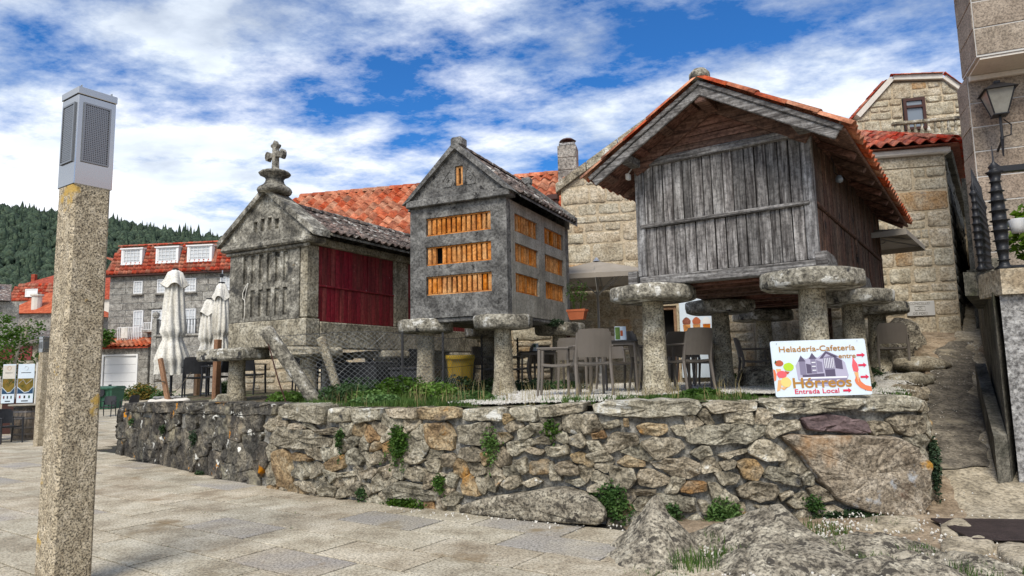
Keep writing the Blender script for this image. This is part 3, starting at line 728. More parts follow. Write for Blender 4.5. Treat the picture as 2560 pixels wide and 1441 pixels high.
for (s, z) in sites:
    dark_ = s < 7.0
    rx, rz = (.62, .30) if dark_ else ((.24, .17) if s < 15.6 else (.35, .25))
    ph = R.uniform(0, 1)
    cell = [(s + rx * math.cos((k + ph) / 8 * 2 * math.pi) * R.uniform(.85, 1.1), z + rz * math.sin((k + ph) / 8 * 2 * math.pi) * R.uniform(.85, 1.1)) for k in range(8)]
    zt = wall_top(s) - (.10 if s < 7 else .05)
    cell = clip(cell, s, zt, 0, 1); cell = clip(cell, s, -.04, 0, -1)
    for (a, b) in sites:
        if (a, b) == (s, z) or abs(a - s) > 1.4: continue
        cell = clip(cell, (a + s) / 2, (b + z) / 2, (a - s), (b - z) * 1.6)
        if len(cell) < 3: break
    if len(cell) < 3: continue
    for P in tr_polys:
        if min(p[0] for p in P) > s + .7 or max(p[0] for p in P) < s - .7: continue
        A, cx, cy = area_c(P); Q = P if A > 0 else P[::-1]; best = None
        for i in range(len(Q)):
            a, b = Q[i], Q[(i + 1) % len(Q)]; nx_, ny_ = (b[1] - a[1]), -(b[0] - a[0]); l = math.hypot(nx_, ny_) or 1
            dd = ((s - a[0]) * nx_ + (z - a[1]) * ny_) / l
            if best is None or dd > best[0]: best = (dd, a, nx_ / l, ny_ / l)
        cell = clip(cell, best[1][0], best[1][1], -best[2], -best[3])
        if len(cell) < 3: break
    if len(cell) < 3: continue
    A, cx, cy = area_c(cell)
    if abs(A) < .0022: continue
    gap = .99
    mt = 'granite_dark' if dark_ else ('granite_rust' if R.random() < .10 else 'granite_wall')
    stone_mesh(cell, wplace, (.05 if not dark_ else .04) * R.uniform(.5, 1.3), .05, gap, 1, rough=.6).build('stone', T[mt], WALL)

# ---- rocks and bedrock
def rock(name, pts, mat, amp=.035, fs=2.0, seed=0.0, kind=None, **kw):
    """bedrock outcrop: each hump is (x, y, height, [(direction, slope), ...]) - a weathered wedge cut by sloping planes"""
    m = 1.1; xs = [p[0] for p in pts]; ys = [p[1] for p in pts]
    x0, x1, y0, y1 = min(xs) - m, max(xs) + m, min(ys) - m, max(ys) + m
    st = .03; nx_, ny_ = int((x1 - x0) / st) + 1, int((y1 - y0) / st) + 1
    mb = MB(); keep = {}
    def H(x, y):
        h = -9
        wx, wy = x + .07 * NZ.noise(V((x * 2, y * 2, seed))) + .02 * NZ.noise(V((x * 9, y * 9, seed))), y + .07 * NZ.noise(V((x * 2, y * 2, seed + 9)))
        for (cx, cy, hh, planes) in pts:
            dx, dy = wx - cx, wy - cy; acc = 0.0
            for (a, s_) in planes:
                d = (dx * math.cos(rad(a)) + dy * math.sin(rad(a))) * s_ / hh
                if d > 0: acc += d ** 4
            b = hh * (1 - acc ** .25); b = hh - math.sqrt((hh - b) ** 2 + .0025) + .05 if b > -.5 else b
            if h < -1: h = b
            elif b > -1: k_ = .05; e_ = max(k_ - abs(h - b), 0) / k_; h = max(h, b) + e_ * e_ * k_ * .25
        return h
    for j in range(ny_):
        for i in range(nx_):
            x, y = x0 + i * st, y0 + j * st; h = H(x, y)
            if h > -.12:
                crack = abs(NZ.noise(V((x * 1.7 + y * .9, y * 1.1 - x * .6, seed + 4)))); 
                h += (amp * fbm((x, y, seed), fs, 5) - .035 * max(0, 1 - crack * 14) + .010 * NZ.noise(V((x * 13, y * 7, seed))) + .005 * NZ.noise(V((x * 30, y * 22, seed)))) * min(1, max(0, h + .12) * 6)
                keep[(i, j)] = len(mb.v); mb.v.append((x, y, slope_z(x, y) + h))
    for (i, j) in list(keep):
        c4 = [(i, j), (i + 1, j), (i + 1, j + 1), (i, j + 1)]
        if all(k in keep for k in c4): mb.f.append(tuple(keep[k] for k in c4))
    return mb.build(name, T[mat], smooth=True, kind=kind, **kw)

for k, pts in traced:
    if k == 'K':
        stone_mesh(pts, wplace, .20, .10, 1.0, 2, rough=.35).build('boulder', T['bedrock'], WALL, smooth=True, label='long low bedrock boulder at the foot of the wall')
rock('rock_outcrop', [(1.26, 6.36, .50, [(180, 1.25), (20, 2.0), (255, .62), (90, 1.8), (310, 1.1)]), (1.02, 5.86, .24, [(180, .8), (10, .9), (260, 1.0), (90, .5)])], 'bedrock', seed=2.0, kind='structure')
rock('rock_outcrop', [(2.40, 6.40, .36, [(195, .55), (0, 1.3), (270, .42), (80, 1.6), (235, .45)]), (2.05, 5.60, .20, [(180, .5), (0, .3), (270, .6), (90, .5)]), (2.75, 5.35, .16, [(180, .3), (10, .45), (260, .5), (90, .6)])], 'bedrock', seed=5.0, kind='structure')
rock('rock_outcrop', [(3.0, 6.12, .12, [(180, .35), (0, .25), (270, .4), (90, .35)]), (3.05, 5.45, .14, [(180, .5), (0, .6), (270, .5), (90, .6), (45, .5)]), (3.60, 5.62, .12, [(170, .7), (0, .7), (270, .35), (90, .5)])], 'bedrock', seed=8.0, kind='structure')
# flat irregular stones round the metal plate
for (pts, pr) in (([(3.55, 5.95), (3.75, 6.25), (4.1, 6.30), (4.12, 6.05), (3.8, 5.8)], .05), ([(3.9, 5.75), (4.15, 6.12), (4.4, 6.05), (4.1, 5.3), (3.75, 5.1)], .06),
                  ([(4.2, 5.3), (4.47, 6.02), (4.68, 5.98), (4.55, 5.3)], .05), ([(4.62, 5.35), (4.75, 5.95), (5.0, 5.9), (4.95, 5.3)], .05), ([(3.85, 6.40), (4.05, 6.75), (4.40, 6.95), (4.2, 6.45)], .04), ([(3.2, 6.75), (3.5, 7.05), (3.95, 6.95), (3.75, 6.55)], .05)):
    stone_mesh(pts, lambda x, y, d: (x, y, slope_z(x, y) + d + .012), pr, .05, 1.0, 2, rough=.15).build('flat_stone', T['path'], smooth=True, kind='structure')
mb = MB(); mb.cbox(4.02, 5.6, 6.14, 6.98, .048, .066, .004, Mx.Translation((4.0, 6.5, 0)) @ Mx.Rotation(rad(-9), 4, 'Z') @ Mx.Translation((-4.0, -6.5, 0)))
mb.build('metal_plate', T['rust_plate'], label='dark rusty metal plate lying on the ground at the right edge', cat='metal plate')

# ------------------------------------------------------------------ roof tiles
def tile_mesh(name, w, L, h, mat, th=.014, n=8):
    """S-profile clay tile: channel and cover in one, x across, y up the slope"""
    mb = MB(); k = n + 1
    for (y, dz) in ((0, .0), (L, -.006)):
        for i in range(k):
            x = -w / 2 + w * 1.08 * i / n; z = h * .5 * (1 + math.cos(2 * math.pi * (x / w + .1))) ** 1.0
            mb.v += [(x, y, z + dz), (x, y, z + dz - th)]
    for i in range(n):
        a = 2 * i; b = 2 * k
        mb.f += [(a, a + 2, b + a + 2, b + a), (a + 1, b + a + 1, b + a + 3, a + 3), (a, a + 1, a + 3, a + 2), (b + a, b + a + 2, b + a + 3, b + a + 1)]
    mb.f += [(0, 2 * k, 2 * k + 1, 1), (2 * n, 2 * n + 1, 2 * k + 2 * n + 1, 2 * k + 2 * n)]
    return mb.mesh(name, mat, True)
def lay_tiles(parent, p0, along, up, na, nr, w, pitch, me, jit=.01, limit=300, start=0, name='roof_tile', clipf=None):
    """rows of tiles from the eave point p0 along the eave and up the slope"""
    along = V(along).normalized(); up = V(up).normalized(); nz = along.cross(up).normalized()
    flip = nz.z < 0
    if flip: nz = -nz; along_ = -along
    else: along_ = along
    stuff = MB(); cnt = 0
    src_v = [v.co.copy() for v in me.vertices]; src_f = [tuple(p.vertices) for p in me.polygons]
    tilt = Mx.Rotation(.035, 4, 'X')
    for r in range(nr):
        for i in range(na):
            p = V(p0) + along * ((i + .5) * w) + up * (r * pitch) + nz * (.022 + R.uniform(-jit, jit) * .3)
            if clipf and not clipf(p): continue
            M4 = Mx((along_.to_4d(), up.to_4d(), nz.to_4d(), (0, 0, 0, 1))).transposed()
            M4[3][0] = M4[3][1] = M4[3][2] = 0; M4[0][3], M4[1][3], M4[2][3] = 0, 0, 0; M4[3][3] = 1
            M4 = Mx.Translation(p) @ M4 @ Mx.Rotation(-.03 + R.uniform(-jit, jit), 4, 'X') @ Mx.Rotation(R.uniform(-jit, jit), 4, 'Z')
            if cnt < limit: link(name, me, parent, mat4=M4)
            else: stuff.add([M4 @ v for v in src_v], src_f)
            cnt += 1
    if stuff.v: stuff.build('more_tiles', me.materials[0], parent, smooth=True, kind='stuff')
def ridge_tiles(parent, a, b, r, L, mat, name='ridge_tile', flat=1.0):
    a, b = V(a), V(b); d = (b - a); n = max(1, round(d.length / L)); d.normalize(); side = d.cross(V((0, 0, 1))).normalized(); up = side.cross(d)
    for k in range(n):
        p = a + d * (k * L - .02); q = a + d * ((k + 1) * L + .03); mb = MB(); m = 7
        for (c, rr) in ((p, r * 1.08), (q, r * .94)):
            for i in range(m + 1):
                t = math.pi * i / m; o = side * math.cos(t) * rr + up * math.sin(t) * rr * flat
                mb.v += [c + o, c + o * .86]
        K = 2 * (m + 1)
        for i in range(m):
            x = 2 * i
            mb.f += [(x, x + 2, K + x + 2, K + x), (x + 1, K + x + 1, K + x + 3, x + 3), (x, x + 1, x + 3, x + 2), (K + x, K + x + 2, K + x + 3, K + x + 1)]
        mb.build(name, mat, parent, smooth=True)

# ------------------------------------------------------------------ granary supports
def i_side(seed): return int(seed * 10) % 3
def pillar(parent, u, v, z0, z1, cap_z, r0, r1, rc, flare, seed, capmat='lichen_cap', cap_sx=1.0, cap_sy=1.0, mat='pillar_granite', fdir=(1, 0)):
    mb = MB(); prof = [(r0 * (1 + flare), 0), (r0 * (1 + flare * .75), .08), (r0 * (1 + flare * .28), .22), (r0, .38), (lerp(r0, r1, .5), (z1 - z0) * .6), (r1, z1 - z0 - .03), (r1 * .97, z1 - z0 + .01)]
    n = 14; vs = []
    for (r, z) in prof:
        fl = max(0, r - r0 * 1.02)
        for k in range(n):
            t = 2 * math.pi * k / n + .39; c_, s_ = math.cos(t), math.sin(t)
            sq = 1 / max(abs(math.cos((t - .39 + math.pi / 4) % (math.pi / 2) - math.pi / 4)), .7) * .93   # squarish section
            q = r * lerp(1, sq, .7) * (1 + .07 * NZ.noise(V((c_ * 1.5 + seed, s_ * 1.5, z * 2.5 + seed))))
            vs.append((u + q * c_ + fl * fdir[0] * .6, v + q * s_ + fl * fdir[1] * .6, z0 + z))
    mb.v = vs
    mb.f = [(i * n + k, i * n + (k + 1) % n, (i + 1) * n + (k + 1) % n, (i + 1) * n + k) for i in range(len(prof) - 1) for k in range(n)] + [tuple((len(prof) - 1) * n + k for k in range(n))]
    o = mb.build('pillar', T[mat], parent, smooth=True)
    mb = MB(); t = cap_z - z1
    mb.lathe([(rc * .90, 0), (rc * .985, t * .10), (rc * 1.0, t * .3), (rc * 1.0, t * .8), (rc * .965, t * .95), (rc * .90, t), (rc * .1, t + .004)], 26, (0, 0, 0), .0, cap_sx, cap_sy, seed)
    vv = []
    for (x, y, z) in mb.v:      # hand-cut slab: a few flat sides, chips and slight tilt
        a = math.atan2(y, x); m_ = 7 + i_side(seed); f = math.cos(math.pi / m_) / math.cos((a + seed) % (2 * math.pi / m_) - math.pi / m_)
        q = lerp(1.0, f * 1.06, .75) * (1 + .05 * NZ.noise(V((x * 3 + seed, y * 3, z * 4))) )
        vv.append((u + x * q, v + y * q, z1 + z + .015 * NZ.noise(V((x * 3, y * 3 + seed, 0))) * (z / t)))
    mb.v = vv
    mb.build('staddle_cap', T[capmat], o, smooth=True)
    return o

# ------------------------------------------------------------------ timber granary
W = thing('timber_granary', 'weathered timber granary with red tile roof raised on mushroom-shaped granite pillars', 'granary', (1.7334, 9.2190, -.152), -35.08)
W.scale = (1.095,) * 3
TZ = 1.17
for i, (u, v) in enumerate(((.10, .16), (1.97, .16), (.10, 2.75), (1.97, 2.75), (.10, 5.2), (1.97, 5.2))):
    pillar(W, u, v, TZ + (.0 if u < 1 else .08) - .05 + v * .03, 2.415, 2.605, .158, .138, .52, .70 if v < 1 else .3, 3.1 * i + 1, fdir=(.8, -.3))
ww, wl = 2.1, 5.45
def bar(parent, name, mat, *a, c=.012, j=.002, **k):
    mb = MB(); mb.cbox(*a, c, None, j); return mb.build(name, T[mat], parent, **k)
bar(W, 'sill_beam', 'wood_beam', .02, 2.08, -.02, .16, 2.60, 2.72)
for u in (-.02, 1.98): bar(W, 'side_beam', 'wood_soffit', u, u + .14, .165, wl, 2.61, 2.75)
for u in (-.13, 2.065):
    for v in (.0, 2.6, 5.0):
        mb = MB(); mb.prism([(v - .02, 2.605), (v + .62, 2.605), (v + .60, 2.68), (v + .52, 2.75), (v + .40, 2.79), (v - .02, 2.80)], u, u + .12, 'x'); mb.build('chock', T['wood_beam'], W)
for u in (.0, 1.985): bar(W, 'corner_post', 'wood_post', u, u + .115, -.005, .115, 2.72, 4.12)
for u in (.0, 1.985): bar(W, 'corner_post', 'wood_brown', u, u + .115, wl - .12, wl, 2.75, 4.12)
def planks(parent, n, a0, a1, z0, z1, mat, axis='x', face=.02, th=.03, gap=.015, zj=.0, name='plank'):
    w_ = (a1 - a0) / n; edges = [a0] + [a0 + w_ * i + R.uniform(-.1, .1) * w_ for i in range(1, n)] + [a1]
    for i in range(n):
        g = gap * R.uniform(.4, 1.3) / 2; dd = R.uniform(-.005, .005); mb = MB()
        zz0, zz1 = z0 + R.uniform(0, zj), z1 - R.uniform(0, zj)
        c = (edges[i] + edges[i + 1]) / 2; hw = (edges[i + 1] - edges[i]) / 2 - g
        if axis == 'x': mb.cbox(-hw, hw, 0, th, 0, zz1 - zz0, .004, None, .0025); loc = (c, face + dd, zz0)
        else: mb.cbox(-th, 0, -hw, hw, 0, zz1 - zz0, .004, None, .0025); loc = (face + dd, c, zz0)
        mb.build(name, T[mat], parent, loc=loc)
planks(W, 15, .118, 1.982, 3.372, 4.11, 'wood_grey', zj=.004)
planks(W, 15, .118, 1.982, 2.722, 3.328, 'wood_grey', zj=.004)
bar(W, 'mid_rail', 'wood_beam', .06, 2.05, -.028, .03, 3.328, 3.374)
bar(W, 'tie_beam', 'wood_beam', .0, 2.1, -.03, .10, 4.105, 4.20)
planks(W, 30, .118, wl - .12, 3.378, 4.14, 'wood_brown', 'y', 2.085, gap=.012)  # brown boards, with the eave's shade also put into their dark tone
planks(W, 30, .118, wl - .12, 2.752, 3.330, 'wood_brown', 'y', 2.085, gap=.012)
bar(W, 'side_rail', 'wood_brown', 2.075, 2.115, .115, wl - .1, 3.330, 3.378)
bar(W, 'side_post', 'wood_brown', 2.07, 2.108, 2.70, 2.78, 2.752, 4.12)
mb = MB(); mb.box(.07, 2.03, .075, wl - .08, 2.70, 4.15); mb.build('shade_box', T['dark'], W)  # near-black box stands in for the shade behind the plank gaps
bar(W, 'side_wall', 'wood_brown', .0, .05, .118, wl - .12, 2.75, 4.14)
bar(W, 'rear_wall', 'wood_brown', .118, 1.98, wl - .06, wl - .02, 2.75, 4.14)
for k in range(9):
    v = .35 + k * .58; bar(W, 'floor_joist', 'wood_soffit', .13, 1.97, v, v + .13, 2.595 + .012 * (k % 2), 2.69)
# gable boards, clipped by the roof slope
def zr(u): return 4.20 + .60 * min(u, ww - u)
for k in range(5):
    z0, z1 = 4.205 + k * .092, 4.205 + (k + 1) * .092 - R.uniform(.006, .016)
    h0, h1 = max(.02, (z0 - 4.20) / .60 + .12), max(.02, (z1 - 4.20) / .60 + .12)
    if h1 > 1.03: h1 = 1.03
    mb = MB(); mb.prism([(h0, z0), (ww - h0, z0 - R.uniform(0, .008)), (ww - h1, z1), (h1, z1)], .02, .05); mb.build('gable_board', T['wood_soffit'], W)
mb = MB(); mb.prism([(.2, 4.20), (1.9, 4.20), (1.05, 4.70)], .06, .09); mb.build('gable_shade', T['dark'], W)  # near-black sheet in place of the shade behind the gable boards
sl = math.atan(.60)
def slope_bar(parent, name, mat, v0, v1, u0, u1, dz0, dz1, left=True, c=.008):
    """timber that follows the roof slope between u0 and u1 (measured from the left eave side)"""
    mb = MB(); L = (u1 - u0) / math.cos(sl)
    M4 = Mx.Translation((u0, 0, 4.20 + .60 * u0)) @ Mx.Rotation(-sl, 4, 'Y')
    mb.cbox(0, L, v0, v1, dz0, dz1, c, None, .001)
    mb.v = [M4 @ V(p) for p in mb.v]
    if not left:
        mb.v = [(ww - p[0], p[1], p[2]) for p in mb.v]; mb.f = [f[::-1] for f in mb.f]
    return mb.build(name, T[mat], parent)
OV = -.46
for lf in (True, False):
    slope_bar(W, 'fascia_board', 'wood_beam', OV, OV + .03, -.385, 1.075, -.135, -.035, lf)
    slope_bar(W, 'fascia_board', 'wood_beam', OV - .022, OV + .008, -.40, 1.065, -.036, .018, lf)
    slope_bar(W, 'roof_deck', 'wood_soffit', OV + .033, wl + .25, -.42, 1.045, -.028, .008, lf)
    slope_bar(W, 'gable_rafter', 'wood_soffit', -.035, .06, -.05, 1.05, -.19, -.031, lf)
    for k in range(9):
        v = -.25 + k * .70
        if k: slope_bar(W, 'rafter', 'wood_soffit', v, v + .08, -.40, 1.0, -.105, -.030, lf)
    for q in (-.32, .12, .45, .78): 
        slope_bar(W, 'batten', 'wood_soffit', OV + .035, -.04, q, q + .09, -.075, -.030, lf)
for u in (-.02, 1.99): bar(W, 'wall_plate', 'wood_beam', u, u + .13, -.44, -.035, 4.105, 4.205)
for u in (-.02, 1.99): bar(W, 'wall_plate', 'wood_soffit', u, u + .13, .105, wl + .2, 4.125, 4.205)
bar(W, 'ridge_beam', 'wood_soffit', .98, 1.12, -.44, wl + .2, 4.60, 4.72)
tile_w = tile_mesh('roof_tile', .205, .46, .062, T['tile'])
for lf in (True, False):
    u0, sg = (-.47, 1) if lf else (ww + .47, -1)
    up = V((sg * math.cos(sl), 0, math.sin(sl)))
    lay_tiles(W, (u0, OV + .10, 4.20 - .60 * .47 + .02), (0, 1, 0), up, 29, 4, .205, .405, tile_w, .012, 150)
    for k in range(5):      # verge tiles along the front edge
        a = V((u0, OV + .035, 4.20 - .60 * .47 + .045)) + up * (k * .355); b = a + up * .36
        ridge_tiles(W, a + V((0, 0, .012 * (k % 2))), b + V((0, 0, .012 * (k % 2))), .095, .36, T['tile'], 'verge_tile', .62)
ridge_tiles(W, (1.05, OV + .2, 4.85), (1.05, wl + .25, 4.85), .11, .42, T['tile'])
mb = MB(); mb.lathe([(.10, 0), (.125, .03), (.12, .09), (.075, .14), (.02, .155)], 12, (1.05, OV + .06, 4.855), .1); mb.build('ridge_stone', T['lichen_cap'], W, smooth=True)
# bulb with cable under the right eave and a small lamp at the left one
mb = MB(); mb.tube([(2.13, 1.0, 4.10), (2.16, 1.0, 4.0), (2.15, 1.02, 3.9), (2.19, 1.02, 3.86)], .006, 5); o = mb.build('cable', T['black_plastic'], W)
mb = MB(); mb.lathe([(.012, .10), (.03, .085), (.045, .05), (.04, .015), (.01, 0)][::-1], 12, (2.20, 1.02, 3.76)); mb.build('bulb', T['glass'], W, smooth=True)
mb = MB(); mb.cbox(-.10, -.05, -.06, .02, 3.98, 4.06, .01); mb.tube([(-.075, -.02, 4.06), (-.03, 0, 4.12)], .008, 5); mb.build('floodlight', T['white_paint'], W)

# ------------------------------------------------------------------ concrete and terracotta granary
G = thing('concrete_granary', 'tall grey concrete granary with orange terracotta slat grilles on round-capped pillars', 'granary', (-1.743, 11.58, 0), -24.84)
gw, gl = 1.844, 2.9
for i, (u, v) in enumerate(((.13, .28), (1.64, .22), (.13, 2.65), (1.68, 2.68))):
    pillar(G, u, v, 1.12, 2.27, 2.495, .165, .145, .475, .62, 5.3 * i + 2, fdir=(.9, -.5))
ZS = [(2.885, 3.205), (3.392, 3.712), (3.903, 4.215)]
fh = [(.318, 1.56, a, b) for a, b in ZS]; sh = [(a, b, c, d) for (c, d) in ZS for (a, b) in ((.325, 1.325), (1.635, 2.605))]
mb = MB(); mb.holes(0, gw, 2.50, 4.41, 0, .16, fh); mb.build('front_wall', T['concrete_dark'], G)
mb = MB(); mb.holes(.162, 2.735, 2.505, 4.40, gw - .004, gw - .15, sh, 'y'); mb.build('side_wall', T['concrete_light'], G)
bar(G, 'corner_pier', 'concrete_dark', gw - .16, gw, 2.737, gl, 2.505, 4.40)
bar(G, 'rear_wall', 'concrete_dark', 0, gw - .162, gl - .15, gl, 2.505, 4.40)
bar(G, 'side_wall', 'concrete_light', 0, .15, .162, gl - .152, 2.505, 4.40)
bar(G, 'floor_slab', 'concrete_dark', .0, gw - .01, .165, gl - .16, 2.44, 2.503)
bar(G, 'base_beam', 'concrete_dark', .08, gw - .12, .03, .18, 2.42, 2.498)
mb = MB(); mb.box(.17, gw - .17, .20, gl - .2, 2.52, 4.38); mb.build('shade_box', T['dark'], G)  # near-black box painted as the unlit inside behind the grilles
def grille(a0, a1, z0, z1, n, axis, face):
    mb = MB(); f = .022
    def bx(p, q, y0, y1, r, t):
        if axis == 'x': mb.box(p, q, y0, y1, r, t)
        else: mb.box(face - y1, face - y0, p, q, r, t)
    y0, y1 = .035, .075
    bx(a0 + .002, a1 - .002, y0, y1, z0 + .002, z0 + f); bx(a0 + .002, a1 - .002, y0, y1, z1 - f, z1 - .002)
    g = mb.build('grille', T['terracotta'], G)
    for k in range(n):
        c = a0 + (a1 - a0) * (k + .5) / n; hw = (a1 - a0) / n * R.uniform(.31, .36); m2 = MB()
        m2.cbox(-hw, hw, -.03, .03, 0, z1 - z0 - 2 * f - .002, .006, None, .003)
        if R.random() < .03: continue
        loc = (c, .065, z0 + f + .001) if axis == 'x' else (face - .065, c, z0 + f + .001)
        m2.build('slat', T['terracotta'], g, loc=loc, rot=(0, 0, R.uniform(-.12, .12) + (0 if axis == 'x' else math.pi / 2)))
for (a, b) in ZS: grille(.318, 1.56, a, b, 13, 'x', 0)
for (a, b, c, d) in sh: grille(a, b, c, d, 9, 'y', gw)
# gable front
mb = MB(); mb.cbox(-.03, gw + .10, -.10, .16, 4.415, 4.535, .01); mb.build('cornice', T['concrete_dark'], G)
win = (.925, 1.075, 4.70, 5.04)
def tri_wall(mb, base, apex, y0, y1, hole):
    (xl, xr, zb), (xa, za) = base, apex
    L = lambda z: xl + (xa - xl) * (z - zb) / (za - zb); Rr = lambda z: xr + (xa - xr) * (z - zb) / (za - zb)
    h0, h1, z0, z1 = hole
    for poly in ([(xl, zb), (xr, zb), (Rr(z0), z0), (L(z0), z0)], [(L(z0), z0), (h0, z0), (h0, z1), (L(z1), z1)], [(h1, z0), (Rr(z0), z0), (Rr(z1), z1), (h1, z1)], [(L(z1), z1), (Rr(z1), z1), (xa, za)]):
        mb.prism(poly, y0, y1)
mb = MB(); tri_wall(mb, (-.02, gw + .09, 4.535), (.955, 5.40), -.045, .15, win); mb.build('gable_wall', T['concrete_dark'], G)
for sgn in (-1, 1):
    xe = -.10 if sgn < 0 else gw + .17
    mb = MB(); mb.prism([(xe, 4.50), (xe - sgn * .13, 4.537), (.955 + sgn * .0, 5.33), (.955, 5.455), (.955, 5.455)] if False else [(xe, 4.475), (xe - sgn * .15, 4.537), (.955, 5.335), (.955, 5.46)], -.115, .17); mb.build('raking_cornice', T['concrete_dark'], G)
mb = MB(); mb.cbox(.855, 1.075, -.09, .14, 5.38, 5.545, .03); mb.build('finial', T['concrete_dark'], G)
mb = MB(); mb.box(win[0], win[1], .05, .14, win[2], win[3]); mb.build('shade_box', T['dark'], G)  # near-black block acts as the shade behind the gable slats
mb = MB()
for x in (.932, 1.022): mb.cbox(x, x + .046, -.02, .04, 4.705, 5.035, .006)
mb.box(.93, 1.07, -.01, .04, 4.702, 4.735); mb.box(.93, 1.07, -.01, .04, 5.005, 5.037); mb.build('grille', T['terracotta'], G)
for sx in (-1, 1):   # carved scroll panels
    cx = 1.0 + sx * .22; cz = 4.80; mb = MB()
    loop = [(-.085, -.10), (.07, -.10), (.10, -.03), (.09, .12), (.05, .17), (-.02, .11), (-.10, .0), (-.085, -.10)]
    mb.tube([(cx + sx * -x, -.048, cz + z) for x, z in loop], .011, 5)
    sp = [(.045 * (1 - t * .8) * math.cos(t * 7), .055 * (1 - t * .8) * math.sin(t * 7)) for t in [i / 12 for i in range(13)]]
    mb.tube([(cx + sx * -x, -.048, cz + .01 + z) for x, z in sp], .010, 5); mb.build('carved_scroll', T['concrete_dark'], G)
# roof
gs = math.atan2(5.36 - 4.47, 1.10)
for sgn in (-1, 1):
    ue = -.165 if sgn < 0 else 2.03
    mb = MB(); mb.prism([(ue, 4.43), (ue, 4.465), (.933, 5.365), (.933, 5.32)], .18, gl + .05); mb.build('roof_slab', T['concrete_dark'], G)
    up = V((-sgn * math.cos(gs), 0, math.sin(gs)))
    lay_tiles(G, (ue, .16, 4.468), (0, 1, 0), up, 17, 5, .158, .275, G_TILE if False else tile_mesh('roof_tile', .16, .32, .05, T['tile_old']), .03, 200)
    mb = MB(); xe = -.10 if sgn < 0 else gw + .17
    mb.prism([(xe, 4.46), (xe, 4.62), (.955, 5.50), (.955, 5.36)], gl - .06, gl + .10); mb.build('rear_coping', T['concrete_dark'], G)
ridge_tiles(G, (.933, .17, 5.40), (.933, gl - .05, 5.40), .075, .3, T['tile_old'])
mb = MB(); mb.cbox(.85, 1.06, gl - .07, gl + .11, 5.42, 5.58, .03); mb.build('rear_finial', T['concrete_dark'], G)
mb = MB(); mb.prism([(gl - .15, 4.405), (gl - .15, 4.62), (gl + .1, 4.62), (gl + .1, 4.405)], -.02, gw, 'x'); mb.build('rear_gable', T['concrete_dark'], G)
mb = MB(); mb.prism([(0, 4.62), (gw, 4.62), (.95, 5.36)], gl - .15, gl - .07); mb.build('rear_gable', T['concrete_dark'], G)

# ------------------------------------------------------------------ old stone granary with the cross
H = thing('stone_granary', 'old lichen-covered granite granary with stone cross and dark red plank door', 'granary', (-5.33, 12.73, 0), -28.54)
hw_, hl = 1.97, 5.7
fs = []
for (z0, z1) in ((2.665, 3.165), (3.285, 3.815)):
    for k in range(6): fs.append((.36 + k * .208, .36 + k * .208 + .118, z0, z1))
mb = MB(); mb.holes(0, 1.80, 2.585, 3.905, 0, .045, fs); mb.build('front_wall', T['stone_old'], H)
mb = MB(); mb.box(0, 1.80, .047, .25, 2.585, 3.905); mb.build('front_backing', T['stone_old'], H)
bar(H, 'corner_pier', 'stone_base', 1.803, hw_, 0, .33, 2.585, 3.905, c=.03, j=.006)
bar(H, 'base_block', 'stone_base', 0, .98, -.015, .35, 2.10, 2.583, c=.02, j=.008)
bar(H, 'base_block', 'stone_base', .984, hw_, -.012, .35, 2.10, 2.583, c=.02, j=.008)
bar(H, 'side_base', 'stone_base', hw_ - .30, hw_ + .005, .354, hl, 2.06, 2.54, c=.02, j=.006)
bar(H, 'floor_slab', 'stone_base', .0, hw_ - .302, .354, hl, 2.15, 2.5, c=.02)
bar(H, 'side_wall', 'stone_old', .0, .25, .26, hl, 2.5, 3.905)
bar(H, 'rear_wall', 'stone_old', .25, hw_ - .3, hl - .25, hl, 2.5, 3.905)
bar(H, 'side_pier', 'stone_base', hw_ - .25, hw_, 2.47, 2.93, 2.543, 3.905, c=.02, j=.006)
bar(H, 'side_pier', 'stone_base', hw_ - .25, hw_, 5.2, hl, 2.543, 3.905, c=.02, j=.006)
bar(H, 'lintel', 'stone_base', hw_ - .28, hw_ + .02, .0, hl, 3.908, 4.055, c=.02, j=.006)
mb = MB(); mb.box(.26, hw_ - .12, .27, hl - .26, 2.55, 3.9); mb.build('shade_box', T['dark'], H)  # near-black box imitates the unlit inside behind the door planks
for (v0, v1, n) in ((.333, 2.467, 19), (2.935, 5.195, 19)):
    d = bpy.data.objects.new('plank_door', None); COL.objects.link(d); d.parent = H
    planks(d, n, v0, v1, 3.195, 3.905, 'red_paint', 'y', hw_ - .045, .03, .014)
    planks(d, n, v0, v1, 2.545, 3.165, 'red_paint', 'y', hw_ - .040, .03, .014)
    bar(d, 'door_rail', 'red_paint', hw_ - .05, hw_ - .012, v0, v1, 3.165, 3.197, c=.006)
